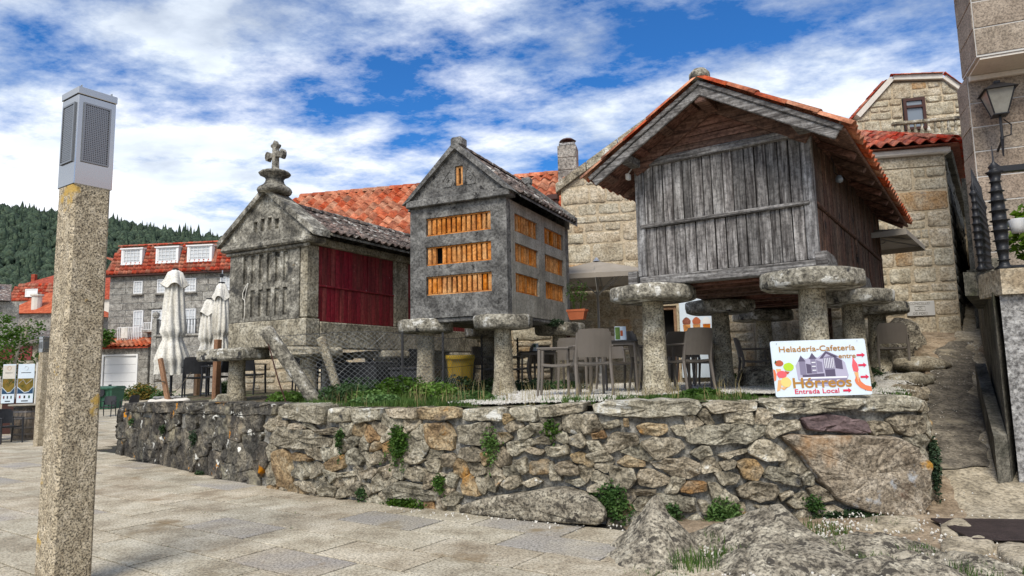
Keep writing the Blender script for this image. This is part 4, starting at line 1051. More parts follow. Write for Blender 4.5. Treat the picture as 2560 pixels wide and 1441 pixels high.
# cornice and gable
bar(H, 'cornice', 'stone_old', -.14, 2.16, -.13, .30, 3.908, 4.03, c=.03, j=.01)
bar(H, 'cornice_moulding', 'stone_old', -.07, 2.07, -.06, .0, 3.84, 3.905, c=.02, j=.005)
gsl = [(.70 + k * .185, .70 + k * .185 + .105, 4.225, 4.475 - .04 * abs(k - 1.5)) for k in range(4)]
mb = MB()
xs = [-.15] + [x for h in gsl for x in h[:2]] + [2.13]
top = lambda x: 4.03 + .93 * (1 - abs(x - 1.03) / 1.2)
for i in range(len(xs) - 1):
    a, b = xs[i], xs[i + 1]; mid = (a + b) / 2; hole = next((h for h in gsl if h[0] <= mid <= h[1]), None)
    pts = [a, b] if not (a < 1.03 < b) else [a, 1.03, b]
    if hole:
        mb.prism([(a, 4.03), (b, 4.03), (b, hole[2]), (a, hole[2])], -.08, .2)
        mb.prism([(a, hole[3]), (b, hole[3])] + [(x, top(x)) for x in pts[::-1]], -.08, .2)
        mb.box(a, b, -.01, .2, hole[2] + .001, hole[3] - .001)
    else:
        mb.prism([(a, 4.03), (b, 4.03)] + [(x, top(x)) for x in pts[::-1]], -.08, .2)
mb.build('gable_wall', T['stone_old'], H)
for sgn in (-1, 1):
    xe = 1.03 + sgn * 1.25
    for k in range(3):
        t0, t1 = k / 3 + .006, (k + 1) / 3 - .006
        q = lambda t, dz: (lerp(xe, 1.03, t), lerp(4.00, 4.93, t) + dz)
        mb = MB(); mb.prism([q(t0, .0), q(t0, .12), q(t1, .12), q(t1, .0)], -.15, .26); mb.build('raking_stone', T['stone_old'], H)
# pedestal and cross
mb = MB()
mb.lathe([(.29, 0), (.31, .05), (.29, .10), (.21, .15), (.165, .21), (.155, .26), (.19, .31), (.27, .35), (.285, .38), (.25, .41), (.10, .44)], 14, (1.12, .02, 4.92), .05)
mb.build('pedestal', T['stone_old'], H, smooth=True)
mb = MB()
cr = [(-.045, 0), (-.075, .03), (-.05, .07), (-.045, .20)]
arm = [(-.045, .27), (-.15, .26), (-.175, .22), (-.21, .23), (-.235, .285), (-.235, .345), (-.21, .39), (-.175, .40), (-.15, .36), (-.045, .355)]
topc = [(-.045, .44), (-.085, .47), (-.09, .51), (-.04, .53), (0, .59)]
left = cr + arm + topc
poly = [(1.14 + x, 5.33 + z) for x, z in left] + [(1.14 - x, 5.33 + z) for x, z in left[::-1]][1:]
mb.prism(poly, -.035, .055); mb.build('stone_cross', T['stone_old'], H)
# roof
hs_ = math.atan2(.68, 1.30)
for sgn in (-1, 1):
    ue = 1.03 + sgn * 1.30; up = V((-sgn * math.cos(hs_), 0, math.sin(hs_)))
    mb = MB(); mb.prism([(ue, 4.03), (ue, 4.07), (1.03, 4.75), (1.03, 4.70)], .27, hl + .15); mb.build('roof_slab', T['stone_old'], H)
    lay_tiles(H, (ue - sgn * -.02, .26, 4.068), (0, 1, 0), up, 29, 5, .193, .285, tile_mesh('roof_tile', .195, .37, .055, T['tile_old']), .03, 150)
ridge_tiles(H, (1.03, .28, 4.79), (1.03, hl, 4.79), .085, .35, T['tile_old'])
# cable hanging on the front
mb = MB(); mb.tube([(.52, -.02, 3.30), (.46, -.03, 3.22), (.40, -.03, 3.12), (.41, -.03, 3.02), (.46, -.025, 2.98), (.45, -.02, 2.70), (.44, -.02, 2.62)], .008, 5); mb.tube([(.53, -.02, 3.30), (.50, -.03, 3.18), (.455, -.03, 3.0), (.46, -.02, 2.7)], .007, 5); mb.build('cable', T['canvas_white'], H)
# supports: flat slabs on stone posts
for i, (u, v, cu, cv) in enumerate(((.10, .10, .62, .40), (1.62, .38, .50, .42), (1.60, 2.45, .45, .42), (1.60, 4.9, .45, .42), (.2, 2.4, .45, .4), (.2, 4.9, .45, .4))):
    mb = MB(); mb.lathe([(.20, 0), (.17, .12), (.155, .35), (.15, .75), (.16, .80)], 10, (u + .05, v, 1.10), .10, 1, 1, i * 2.2); o = mb.build('support_post', T['pillar_granite'], H, smooth=True)
    mb = MB(); mb.cbox(u - cu, u + cu, v - cv, v + cv, 1.90, 2.098 if i < 2 else 2.055, .04, None, .02); mb.build('support_slab', T['lichen_cap'] if i == 0 else T['stone_base'], o)

# ------------------------------------------------------------------ hill and forest
def hill_h(x, y):
    d = math.hypot(x, y)
    ridge = max(25, 101 - .165 * (x + 300)) + 9 * NZ.noise(V((x * .006, y * .006, 0))) if x < 0 else 80 - .02 * x
    return -2 + max(0, ridge * .98) * sstep(110, 400, y) * (1 - .12 * sstep(420, 700, y))
mb = MB(); NXX, NYY = 50, 30
mb.v = [(lerp(-620, 320, i / NXX), lerp(100, 640, j / NYY), hill_h(lerp(-620, 320, i / NXX), lerp(100, 640, j / NYY))) for j in range(NYY + 1) for i in range(NXX + 1)]
mb.f = [(j * (NXX + 1) + i, j * (NXX + 1) + i + 1, (j + 1) * (NXX + 1) + i + 1, (j + 1) * (NXX + 1) + i) for j in range(NYY) for i in range(NXX)]
mb.build('hill', T['hill'], smooth=True, kind='structure')
mb = MB(); rf = random.Random(5); cnt = 0
CR = []
for v_ in range(12):      # crown shapes: rounded broadleaf and pointed pine
    pine = v_ % 5 == 0; vs = []; n_, lv_ = 7, 5
    for j in range(lv_ + 1):
        f = j / lv_
        q = (math.sin(math.pi * (.12 + .88 * f)) if not pine else (1 - f) * .75 + .02) 
        for i in range(n_):
            a = 2 * math.pi * (i + .5 * (j % 2)) / n_; w_ = q * (1 + rf.uniform(-.28, .28)); vs.append((w_ * math.cos(a), w_ * math.sin(a), f * (1.7 if not pine else 2.4) + rf.uniform(-.1, .1)))
    CR.append((vs, [(j * n_ + i, j * n_ + (i + 1) % n_, (j + 1) * n_ + (i + 1) % n_, (j + 1) * n_ + i) for j in range(lv_) for i in range(n_)]))
while cnt < 8500:
    y = rf.uniform(130, 470); x = rf.uniform(-.86, -.30) * y
    if rf.random() > .35 + .65 * (y / 470): continue
    cnt += 1; z = hill_h(x, y); rr = rf.uniform(1.3, 3.1); vs, fs_ = rf.choice(CR); h_ = rr * rf.uniform(.9, 1.6)
    a = rf.uniform(0, 6.28); ca, sa = math.cos(a) * rr, math.sin(a) * rr
    mb.add([(x + px * ca - py * sa, y + px * sa + py * ca, z - .5 + pz * h_) for px, py, pz in vs], fs_)
mb.build('forest', T['hill_tree'], smooth=True, kind='stuff', label='dark green wooded hillside behind the village')

# ------------------------------------------------------------------ masonry helpers
def courses(z0, z1, h, hj=.2, marks=()):
    zs = [z0]; marks = sorted(m for m in marks if z0 < m < z1)
    while zs[-1] < z1 - h * .6:
        z = zs[-1] + h * R.uniform(1 - hj, 1 + hj)
        near = [m for m in marks if zs[-1] + .05 < m and abs(m - z) < h * .5]
        if near: z = near[0]
        zs.append(min(z, z1))
    zs[-1] = z1
    return zs
def masonry(parent, a0, a1, z0, z1, h, lmin, lmax, mat, gap=.02, proud=.018, holes=(), top=None, rubble=.0, name='stone', hj=.2, y=0.0, axis='x', sgn=1, thick=.05):
    """stones of a wall face, each a piece of its own, laid in courses between a0 and a1 and round the openings"""
    zs = courses(z0, z1, h, hj, [m for q in holes for m in q[2:4]])
    for c0, c1 in zip(zs, zs[1:]):
        segs = [(a0, a1)]
        for q in holes:
            if q[2] < (c0 + c1) / 2 < q[3]:
                segs = [s2 for s1 in segs for s2 in ((s1[0], min(s1[1], q[0])), (max(s1[0], q[1]), s1[1])) if s2[1] - s2[0] > .05]
        for (p, q) in segs:
            x = p
            while x < q - .02:
                L = R.uniform(lmin, lmax); nx_ = x + L
                if q - nx_ < lmin * .6: nx_ = q
                sub = [(x, nx_, c0, c1)]
                if rubble and R.random() < rubble and c1 - c0 > h * .6:
                    zm = lerp(c0, c1, R.uniform(.4, .6)); xm = lerp(x, nx_, R.uniform(.35, .65)); sub = [(x, nx_, c0, zm), (x, xm, zm, c1), (xm, nx_, zm, c1)]
                for (b0, b1, d0, d1) in sub:
                    g = gap / 2
                    if b1 - b0 < gap * 1.5 or d1 - d0 < gap * 1.5: continue
                    jx, jz = rubble * min(.12, (b1 - b0) * .2), rubble * min(.08, (d1 - d0) * .25)
                    poly = [(b0 + g + R.uniform(0, jx), d0 + g + R.uniform(0, jz)), (b1 - g - R.uniform(0, jx), d0 + g + R.uniform(0, jz)), (b1 - g - R.uniform(0, jx), d1 - g - R.uniform(0, jz)), (b0 + g + R.uniform(0, jx), d1 - g - R.uniform(0, jz))]
                    if top:
                        for (px, pz, nx2, nz2) in top: 
                            poly = clip(poly, px, pz, nx2, nz2)
                            if len(poly) < 3: break
                    if len(poly) < 3: continue
                    A_, _, _ = area_c(poly)
                    if abs(A_) < .004: continue
                    dd = proud * R.uniform(.6, 1.4)
                    if axis == 'x': pl = lambda u, z, d: (u, y - d * sgn, z)
                    else: pl = lambda u, z, d: (y + d * sgn, u, z)
                    if rubble:
                        m2 = stone_mesh(poly, pl, dd, .03, 1.0, 1, rough=.5, rings=((1.0, -1.0), (1.0, .5), (.94, 1.0), (.5, 1.05)))
                        m2.build(name, T[mat], parent, smooth=True)
                    else:
                        m2 = stone_mesh(poly, pl, dd, .02, 1.0, 0, rough=.1, rings=((1.0, -1.0), (1.0, .7), (.975, 1.0)))
                        m2.build(name, T[mat], parent)
                x = nx_
def window(parent, a0, a1, z0, z1, y, nx_, nz_, frame='white_paint', glass='curtain_glass', fw=.06, sill=None, name='window', dep=.10):
    mb = MB(); mb.box(a0, a1, y + dep, y + dep + .02, z0, z1); wd = mb.build(name, T[glass], parent)
    mb = MB(); y0, y1 = y + dep - .05, y + dep - .003
    mb.box(a0, a0 + fw, y0, y1, z0, z1); mb.box(a1 - fw, a1, y0, y1, z0, z1); mb.box(a0 + fw, a1 - fw, y0, y1, z0, z0 + fw); mb.box(a0 + fw, a1 - fw, y0, y1, z1 - fw, z1)
    for k in range(1, nx_):
        x = lerp(a0, a1, k / nx_); w_ = .03 if (nx_ % 2 or k != nx_ // 2) else .05; mb.box(x - w_ / 2, x + w_ / 2, y0 + .012, y1, z0 + fw, z1 - fw)
    for k in range(1, nz_):
        z = lerp(z0, z1, k / nz_); mb.box(a0 + fw, a1 - fw, y0 + .018, y1 - .004, z - .014, z + .014)
    mb.build('window_frame', T[frame], wd)
    if sill:
        mb = MB(); mb.cbox(a0 - .12, a1 + .12, y - .10, y + dep, z0 - .14, z0 - .005, .015); mb.build('window_sill', T[sill], wd)
    return wd

# ------------------------------------------------------------------ gabled stone house behind (left part of the big wall)
A = thing('stone_house', 'beige stone house with sloping gable coping behind the timber granary', 'house', (1.25, 16.32, 0), -12.8)
gx0, gx1, gp, zl, zp, zrr = .0, 4.3, 2.2, 5.98, 7.40, 6.2
sl1 = V((-(zp - zl), gp - gx0)).normalized(); 
tops = [(gx0, zl, -(zp - zl), (gp - gx0)), (gp, zp, (zp - zrr), (gx1 - gp))]
door = (1.92, 2.62, 1.0, 3.02)
mb = MB(); mb.holes(gx0, gx1, 0.8, 5.9, 0, .5, [door]); mb.prism([(gx0, 5.9), (gx1, 5.9), (gx1, zrr), (gp, zp), (gx0, zl)], .0, .5); mb.build('wall_core', T['beige_mortar'], A)
masonry(A, gx0 + .005, gx1, 1.0, 7.45, .44, .35, .95, 'beige_stone', .02, .013, [door], tops, .4)
bar(A, 'side_wall', 'beige_stone', gx0, gx0 + .4, .502, 6.0, .8, 5.95)
for (p, q) in (((gx0 - .12, zl - .08), (gp, zp)), ((gx1, zrr), (gp, zp))):
    for k in range(3):
        a, b = V(p).lerp(V(q), k / 3 + .004), V(p).lerp(V(q), (k + 1) / 3 - .004)
        mb = MB(); mb.prism([(a.x, a.y), (b.x, b.y), (b.x, b.y + .22), (a.x, a.y + .22)], -.10, .32); mb.build('coping_stone', T['granite_cap'], A)
mb = MB(); mb.prism([(gx0 - .05, zl - .1), (gx1, zrr - .1), (gp, zp - .02)][:3], .4, 6.0); mb.build('roof', T['tile'], A)
mb = MB(); mb.box(door[0] + .02, door[1] - .02, .45, .5, 1.0, 3.0); d_ = mb.build('door', T['dark'], A)  # near-black panel stands in for the unlit doorway interior
mb = MB()
for x in (door[0], door[1] - .07): mb.cbox(x, x + .07, .05, .18, 1.0, 3.02, .01)
mb.cbox(door[0] + .07, door[1] - .07, .05, .18, 2.93, 3.02, .01); mb.build('door_frame', T['wood_new'], d_)
# gutter pipe at the left corner
mb = MB(); mb.cbox(-.34, -.06, -.14, .12, 5.72, 5.86, .02); mb.tube([(-.12, -.05, 5.72), (-.10, -.05, 5.55), (.06, -.09, 5.35), (.08, -.09, 4.2), (.08, -.09, 2.2)], .055, 8); mb.build('drainpipe', T['frame_brown'], A)
# ------------------------------------------------------------------ right stone house with level eaves by the alley
B = thing('stone_house', 'tall beige stone house with level red tile eaves beside the dark alley', 'house', (1.25, 16.32, 0), -12.8)
bx0, bx1, be = 4.31, 8.47, 6.10
sk = V((.388, .922)); SL_ = 9.0; bend = V((bx1, 0)) + sk * SL_; sn = V((sk.y, -sk.x))       # side wall follows the alley
mb = MB(); mb.prism([(bx0, 0), (bx1, 0), (bend.x, bend.y), (bx0, bend.y)], .6, be + .16, 'z'); mb.build('wall_core', T['beige_mortar'], B)
masonry(B, bx0, bx1 + .01, 1.6, be - .25, .42, .35, 1.0, 'beige_stone', .02, .013, [(7.45, 7.99, 2.58, 2.90)], None, .35)
masonry(B, bx0, bx1 + .01, be - .25, be, .25, 1.0, 1.6, 'beige_stone', .02, .03)
SWL = bpy.data.objects.new('side_wall', None); COL.objects.link(SWL); SWL.parent = B
SWL.matrix_local = Mx.Translation((bx1, 0, 0)) @ Mx.Rotation(math.atan2(sk.y, sk.x), 4, 'Z')
masonry(SWL, .03, SL_, 1.6, be, .42, .6, 1.3, 'mossy_wall', .03, .02, (), None, .3)  # mossy stone; its dark colour also carries the shade of the alley side
mb = MB(); mb.cbox(bx0, bx1 + .10, -.14, .3, be + .005, be + .15, .03); mb.build('cornice', T['plaster_pale'], B)
mb = MB(); mb.cbox(.1, SL_, -.16, .2, be + .005, be + .12, .03); mb.build('side_cornice', T['mossy_wall'], SWL)
tileB = tile_mesh('roof_tile', .26, .5, .09, T['tile_deep'])
hr = rad(24)
c0 = V((bx1, -.2)) + sn * .22; c1 = bend + sn * .22
mb = MB(); mb.add([(bx0, -.2, be + .16), (c0.x, c0.y, be + .16), (c1.x, c1.y, be + .16), (bx0, c1.y, be + .16), (bx0, 4.4, be + 2.0), (bx1 - 1.0, 4.4, be + 2.0)], [(0, 1, 5, 4), (1, 2, 5), (2, 3, 4, 5), (0, 4, 3), (3, 2, 1, 0)]); mb.build('roof_deck', T['tile_deep'], B)
lay_tiles(B, (bx0, -.26, be + .18), (1, 0, 0), (0, math.cos(hr), math.sin(hr)), 17, 6, .26, .44, tileB, .02, 102, clipf=lambda p: p.x < bx1 + .22 - (p.y + .26) * .35)
lay_tiles(B, (c0.x + sn.x * .06, c0.y, be + .18), (sk.x, sk.y, 0), (-sn.x * math.cos(hr), -sn.y * math.cos(hr), math.sin(hr)), 34, 5, .26, .44, tileB, .02, 120, clipf=lambda p: p.x > bx1 + .1 - (p.y + .26) * .35)
ridge_tiles(B, (c0.x - .05, -.2, be + .22), (bx1 - 1.0, 4.3, be + 2.06), .13, .45, T['tile_deep'], 'hip_tile')
mb = MB(); mb.cbox(7.45, 7.99, -.05, .02, 2.58, 2.90, .01); pq = mb.build('plaque', T['concrete_light'] if False else T['white_joint'], B)
def text(name, s, size, mat, parent, loc, rot, align='CENTER', ext=.002, sx=1.0):
    cu = bpy.data.curves.new(name, 'FONT'); cu.body = s; cu.size = size; cu.align_x = align; cu.align_y = 'CENTER'; cu.extrude = ext; cu.resolution_u = 3
    tmp = bpy.data.objects.new(name, cu); COL.objects.link(tmp)
    me = bpy.data.meshes.new_from_object(tmp.evaluated_get(bpy.context.evaluated_depsgraph_get()))
    bpy.data.objects.remove(tmp); bpy.data.curves.remove(cu); me.materials.clear(); me.materials.append(mat)
    o = link(name, me, parent, loc, rot); o.scale = (sx, 1, 1); return o
FR = (rad(90), 0, 0)
text('lettering', 'CONCELLO', .075, T['grey_ashlar'], pq, (7.70, -.054, 2.85), FR); text('lettering', 'DE POIO', .075, T['grey_ashlar'], pq, (7.70, -.054, 2.635), FR)
mb = MB(); mb.tube([(7.60, -.053, 2.70), (7.80, -.053, 2.70), (7.80, -.053, 2.79), (7.60, -.053, 2.79), (7.60, -.053, 2.70)], .005, 4); mb.tube([(7.66, -.053, 2.745), (7.70, -.053, 2.77), (7.74, -.053, 2.745), (7.70, -.053, 2.72), (7.66, -.053, 2.745)], .005, 4); mb.build('emblem', T['grey_ashlar'], pq)

# ------------------------------------------------------------------ long low building with the orange tile roof
A2 = thing('tiled_house', 'long stone building with bright orange tile roof behind the concrete granary', 'house', (1.25, 16.6, 0), -14)
ez, rz_, rv = 5.12, 7.30, 3.0
up2 = V((0, rv, rz_ - ez)).normalized(); slp = math.hypot(rv, rz_ - ez)
mb = MB(); mb.box(-8.9, -.25, 0, 5.8, .6, ez - .05); mb.prism([(0, ez - .05), (5.8, ez - .05), (rv, rz_ - .12)], -8.9, -.1, 'x'); mb.build('wall', T['beige_mortar'], A2)
masonry(A2, -8.9, -.3, 1.0, 3.4, .36, .45, 1.1, 'beige_stone', .024, .02, (), None, .45)
mb = MB(); mb.add([(-9.1, -.25, ez - .18), (-.1, -.25, ez - .18), (-.1, rv, rz_ - .03), (-9.1, rv, rz_ - .03), (-9.1, 6.2, ez - .2), (-.1, 6.2, ez - .2)], [(0, 1, 2, 3), (3, 2, 5, 4)]); mb.build('roof_deck', T['tile_deep'], A2)
tileA = tile_mesh('roof_tile', .30, .48, .10, T['tile'])
lay_tiles(A2, (-9.1, -.30, ez - .16), (1, 0, 0), up2, 30, 10, .30, slp / 9.3, tileA, .02, 300)
ridge_tiles(A2, (-9.05, rv, rz_ + .03), (-.1, rv, rz_ + .03), .14, .45, T['tile'])
for k in range(8):
    a = V((-9.08, -.28, ez - .13)) + up2 * (k * slp / 8); ridge_tiles(A2, a, a + up2 * (slp / 8), .12, slp / 8, T['tile'], 'verge_tile')
# chimney
mb = MB(); CH = thing('chimney', 'square grey block chimney with metal cowl on the orange roof', 'chimney', (1.72, 19.3, 6.2), -13)
for k in range(5):
    m2 = MB(); m2.cbox(-.27, .27, -.27, .27, k * .37, k * .37 + .36, .012); m2.build('block', T['grey_ashlar'], CH)
m2 = MB(); m2.cbox(-.23, .23, -.23, .23, 1.855, 1.93, .01)
m2.build('chimney_top', T['plaster_rough'], CH)
m2 = MB(); m2.lathe([(.13, 1.93), (.13, 2.02), (.26, 2.03), (.16, 2.10), (.02, 2.13)], 8); m2.build('cowl', T['frame_brown'], CH)

# ------------------------------------------------------------------ gambrel house at the upper right
B2 = thing('gambrel_house', 'grey stone house with gambrel gable, brown window and small balustrade at upper right', 'house', (10, 22, 0), -12.8)
prof = [(1.15, 9.0), (1.62, 9.62), (2.72, 10.78), (4.15, 10.66), (5.2, 9.6), (5.2, 3.0), (1.15, 3.0)]
w2 = (2.92, 3.60, 9.05, 10.14)
mb = MB(); mb.prism([(1.6, 9.55), (2.72, 10.72), (4.15, 10.6), (5.2, 9.55)], .0, .4); mb.box(1.15, 5.2, 0, .4, 3.0, 9.55); mb.build('wall_core', T['beige_mortar'], B2)
masonry(B2, 1.15, 5.2, 5.5, 10.7, .42, .5, 1.0, 'beige_stone', .03, .025, [w2], [(1.62, 9.62, -1.16, 1.10), (4.15, 10.66, 1.06, 1.05), (2.72, 10.70, .12, 1.43)], .25)
mb = MB(); mb.box(w2[0], w2[1], -.02, .0, w2[2], w2[3]); mb.build('recess_shade', T['dark'], B2)  # flat near-black sheet painted as the shade of a window recess
window(B2, w2[0] + .02, w2[1] - .02, w2[2], w2[3] - .03, -.15, 1, 1, 'frame_brown', 'glass', .09)
mb = MB(); mb.box(w2[0] + .1, w2[1] - .1, -.12, -.09, 9.78, 9.86); mb.build('transom', T['frame_brown'], B2)
for a, b in zip(prof[1:4], prof[2:5]):
    mb = MB(); e = (V(b) - V(a)).normalized(); n_ = V((-e.y, e.x)) * .16
    mb.prism([a, b, (b[0] + n_.x, b[1] + n_.y), (a[0] + n_.x, a[1] + n_.y)], -.12, .3); mb.build('moulding', T['plaster_pale'], B2)
e = (V((2.72, 10.78)) - V((1.25, 9.2))).normalized()
mb = MB(); mb.add([(.80, .3, 8.98), (2.62, .3, 10.98), (2.62, 7, 10.98), (.80, 7, 8.98), (4.2, .1, 10.80), (4.2, 7, 10.80), (5.3, .1, 9.75), (5.3, 7, 9.75)], [(0, 1, 2, 3), (1, 4, 5, 2), (4, 6, 7, 5)]); mb.build('roof_deck', T['tile_deep'], B2)
lay_tiles(B2, (.80, .15, 9.0), (0, 1, 0), (e.x, 0, e.y), 22, 7, .3, .36, tile_mesh('roof_tile', .3, .42, .08, T['tile_deep']), .015, 160)
ridge_tiles(B2, (2.65, -.1, 10.93), (4.2, -.1, 10.82), .09, .3, T['tile_deep'], 'verge_tile', .6)
ridge_tiles(B2, (4.2, -.1, 10.82), (5.2, -.1, 9.78), .09, .3, T['tile_deep'], 'verge_tile', .6)
bal = bpy.data.objects.new('balustrade', None); COL.objects.link(bal); bal.parent = B2
mb = MB(); mb.cbox(2.4, 4.5, -.62, -.45, 9.10, 9.20, .02); mb.cbox(2.4, 4.5, -.66, -.002, 8.55, 8.70, .03); mb.build('handrail', T['granite_cap'], bal)
for k in range(11):
    mb = MB(); mb.lathe([(.045, 0), (.03, .05), (.065, .14), (.03, .27), (.045, .395)], 8, (2.5 + k * .19, -.53, 8.702)); mb.build('baluster', T['granite_cap'], bal, smooth=True)

# ------------------------------------------------------------------ brown ashlar house at the right edge
C = thing('ashlar_house', 'tall brown ashlar house with overhanging upper floor at the right edge', 'house', (8.6, 12.2, 0), -22)
mb = MB(); mb.box(.0, 5, .0, .75, 1.0, 6.9); mb.box(-.02, 5, -.85, .2, 6.905, 11.5); mb.build('wall_core', T['white_joint'], C)
masonry(C, .0, 5.0, 1.2, 6.86, .47, .9, 1.15, 'brown_ashlar', .022, .012, hj=.02)
masonry(C, -.02, 5.0, 6.93, 11.5, .50, 1.0, 1.3, 'brown_ashlar', .024, .012, hj=.02, y=-.85)
masonry(C, .0, .75, 1.2, 6.9, .47, 1.5, 1.6, 'brown_ashlar', .014, .012, hj=.02, axis='y', sgn=-1, y=0)
masonry(C, -.85, .2, 6.93, 11.5, .50, 2.3, 2.5, 'brown_ashlar', .016, .012, hj=.02, axis='y', sgn=-1, y=-.02)
mb = MB(); mb.box(.03, 5, -.83, -.002, 6.86, 6.90); mb.build('overhang_soffit', T['plaster_pale'], C)
mb = MB(); mb.cbox(.02, 5, -.10, -.015, 6.76, 6.855, .01); mb.build('moulding', T['plaster_pale'], C)
# lantern on the wall
LN = thing('wall_lantern', 'old four-sided black lantern with frosted panes on the brown wall', 'lantern', (8.6, 12.2, 0), -22)
def lan(cx, cy, z):
    mb = MB()
    mb.tube([(cx + .02, cy + .42, z - .55), (cx, cy, z - .45), (cx, cy, z - .02)], .022, 6); mb.tube([(cx, cy, z - .42), (cx + .16, cy + .1, z - .36), (cx + .18, cy + .1, z - .18), (cx + .05, cy, z - .10)], .012, 5)
    mb.tube([(cx, cy + .05, z - .75), (cx, cy + .02, z - .40)], [.012, .034], 6); mb.build('bracket', T['iron'], LN)
    t, b_, h = .21, .10, .42
    mb = MB(); mb.add([(cx + sx * b_, cy + sy * b_, z) for sx, sy in ((-1, -1), (1, -1), (1, 1), (-1, 1))] + [(cx + sx * t, cy + sy * t, z + h) for sx, sy in ((-1, -1), (1, -1), (1, 1), (-1, 1))], [(0, 1, 5, 4), (1, 2, 6, 5), (2, 3, 7, 6), (3, 0, 4, 7), (3, 2, 1, 0)]); mb.build('pane', T['lantern_glass'], LN)
    mb = MB()
    for sx, sy in ((-1, -1), (1, -1), (1, 1), (-1, 1)): mb.tube([(cx + sx * b_, cy + sy * b_, z), (cx + sx * t, cy + sy * t, z + h)], .014, 5)
    mb.cbox(cx - .12, cx + .12, cy - .12, cy + .12, z - .025, z - .002, .005)
    mb.build('lantern_frame', T['iron'], LN)
    mb = MB(); q = t + .05; mb.add([(cx + sx * q, cy + sy * q, z + h) for sx, sy in ((-1, -1), (1, -1), (1, 1), (-1, 1))] + [(cx + sx * .06, cy + sy * .06, z + h + .15) for sx, sy in ((-1, -1), (1, -1), (1, 1), (-1, 1))], [(0, 1, 5, 4), (1, 2, 6, 5), (2, 3, 7, 6), (3, 0, 4, 7), (4, 5, 6, 7), (3, 2, 1, 0)])
    mb.cbox(cx - .05, cx + .05, cy - .05, cy + .05, z + h + .15, z + h + .2, .01); mb.build('lantern_roof', T['iron'], LN)
lan(.34, -.42, 5.95)

# ------------------------------------------------------------------ garden wall with iron railing at the right
GW = thing('garden_wall', 'rough granite garden wall with stone coping beside the sloping path', 'wall')
P0, P1, P2 = V((5.72, 7.95)), V((7.35, 10.6)), V((8.1, 7.15))
mb = MB()
def wprism(mb, pts, z0, z1):
    mb.prism([(p[0], p[1]) for p in pts], z0, z1, 'z')
wprism(mb, [P0, P2, P2 + V((.5, 2)), P1 + V((.4, -.1)), P0 + V((.52, .62))], -.1, 2.36); mb.build('front_wall', T['plaster_rough'], GW)
mb = MB(); wprism(mb, [P0 + V((-.06, .03)), P0 + V((.44, .53)), P1 + V((.38, -.2)), P1], .0, 2.40); mb.build('side_wall', T['mossy_wall'], GW)
mb = MB(); wprism(mb, [P0 + V((-.24, .0)), P0 + V((-.065, .03)), P1 + V((-.05, .0)), P1 + V((-.22, .0))], -.1, 1.0)
mb.v = [(x, y, z if z < 0 else ramp_z(y) + .55) for x, y, z in mb.v]; mb.build('side_kerb', T['mossy_wall'], GW)
for k in range(3):
    a, b = P0.lerp(P2, k / 3 + .003), P0.lerp(P2, (k + 1) / 3 - .003); mb = MB(); wprism(mb, [a + V((-.03, -.08)), b + V((0, -.08)), b + V((.1, .5)), a + V((.1, .5))], 2.362, 2.66); mb.build('coping_stone', T['beige_stone'], GW)
for k in range(3):
    a, b = (P0 + V((0, .45))).lerp(P1, k / 3 + .003), (P0 + V((0, .45))).lerp(P1, (k + 1) / 3 - .003); mb = MB(); wprism(mb, [a + V((-.1, 0)), a + V((.33, .1)), b + V((.33, .0)), b + V((-.1, 0))], 2.405, 2.70 + .12 * k); mb.build('coping_stone', T['mossy_wall'], GW)
SH = thing('far_alley_wall', 'dark mossy wall running up the alley behind the garden wall', 'wall')
mb = MB(); wprism(mb, [P1 + V((.03, .02)), P1 + V((.4, -.05)), (10.5, 14.6), (10.0, 14.6)], .8, 3.2); mb.build('wall_body', T['mossy_wall'], SH)
mb = MB(); wprism(mb, [(9.95, 14.62), (10.6, 14.62), (17, 23.4), (16.2, 23.4)], .8, 5.6); mb.build('upper_wall', T['mossy_wall'], SH)
RL = thing('iron_railing', 'ornate black cast-iron railing with spiked posts on the garden wall', 'railing')
def baluster(p, z0, h, fat=1.0, spike=True, n=8, name='baluster'):
    mb = MB(); prof = [(.035 * fat, 0), (.05 * fat, .03), (.026 * fat, .07)]
    m = 9
    for k in range(m):
        z = .07 + (h - .14) * (k + .5) / m; rr = .020 + .014 * math.sin(math.pi * (k + .5) / m)
        prof += [(rr * fat, z - .012), (rr * 1.5 * fat, z), (rr * fat, z + .012)]
    prof += [(.03 * fat, h - .04), (.045 * fat, h - .01), (.03 * fat, h)]
    if spike: prof += [(.022 * fat, h + .03), (.03 * fat, h + .06), (.012, h + .12), (.004, h + .32)]
    mb.lathe(prof, n, (p.x, p.y, z0)); return mb.build(name, T['iron'], RL, smooth=True)
S0, S1 = P0 + V((.10, .40)), P1 + V((.10, -.1))
for k in range(12):
    t = k / 11; p = S0.lerp(S1, t); baluster(p, 2.70 + .30 * t, 1.0, 1.25, True)
baluster(P0 + V((.17, .10)), 2.66, 1.22, 2.2, True, 10, 'railing_post')
for k in range(7): baluster(P0.lerp(P2, .22 + k * .12) + V((.1, .08)), 2.68, 1.18, 1.5, False)
mb = MB(); mb.tube([(S0.x, S0.y, 3.72), (S1.x, S1.y, 4.02)], .02, 6); mb.tube([(S0.x, S0.y, 2.76), (S1.x, S1.y, 3.06)], .02, 6)
a, b = P0 + V((.17, .10)), P2 + V((.1, .08))
d2 = (b - a).normalized(); n2 = V((-d2.y, d2.x)) * .05
wprism(mb, [a - n2, b - n2, b + n2, a + n2], 3.86, 3.93); wprism(mb, [a - n2 * .5, b - n2 * .5, b + n2 * .5, a + n2 * .5], 2.69, 2.72); mb.build('handrail', T['iron'], RL)
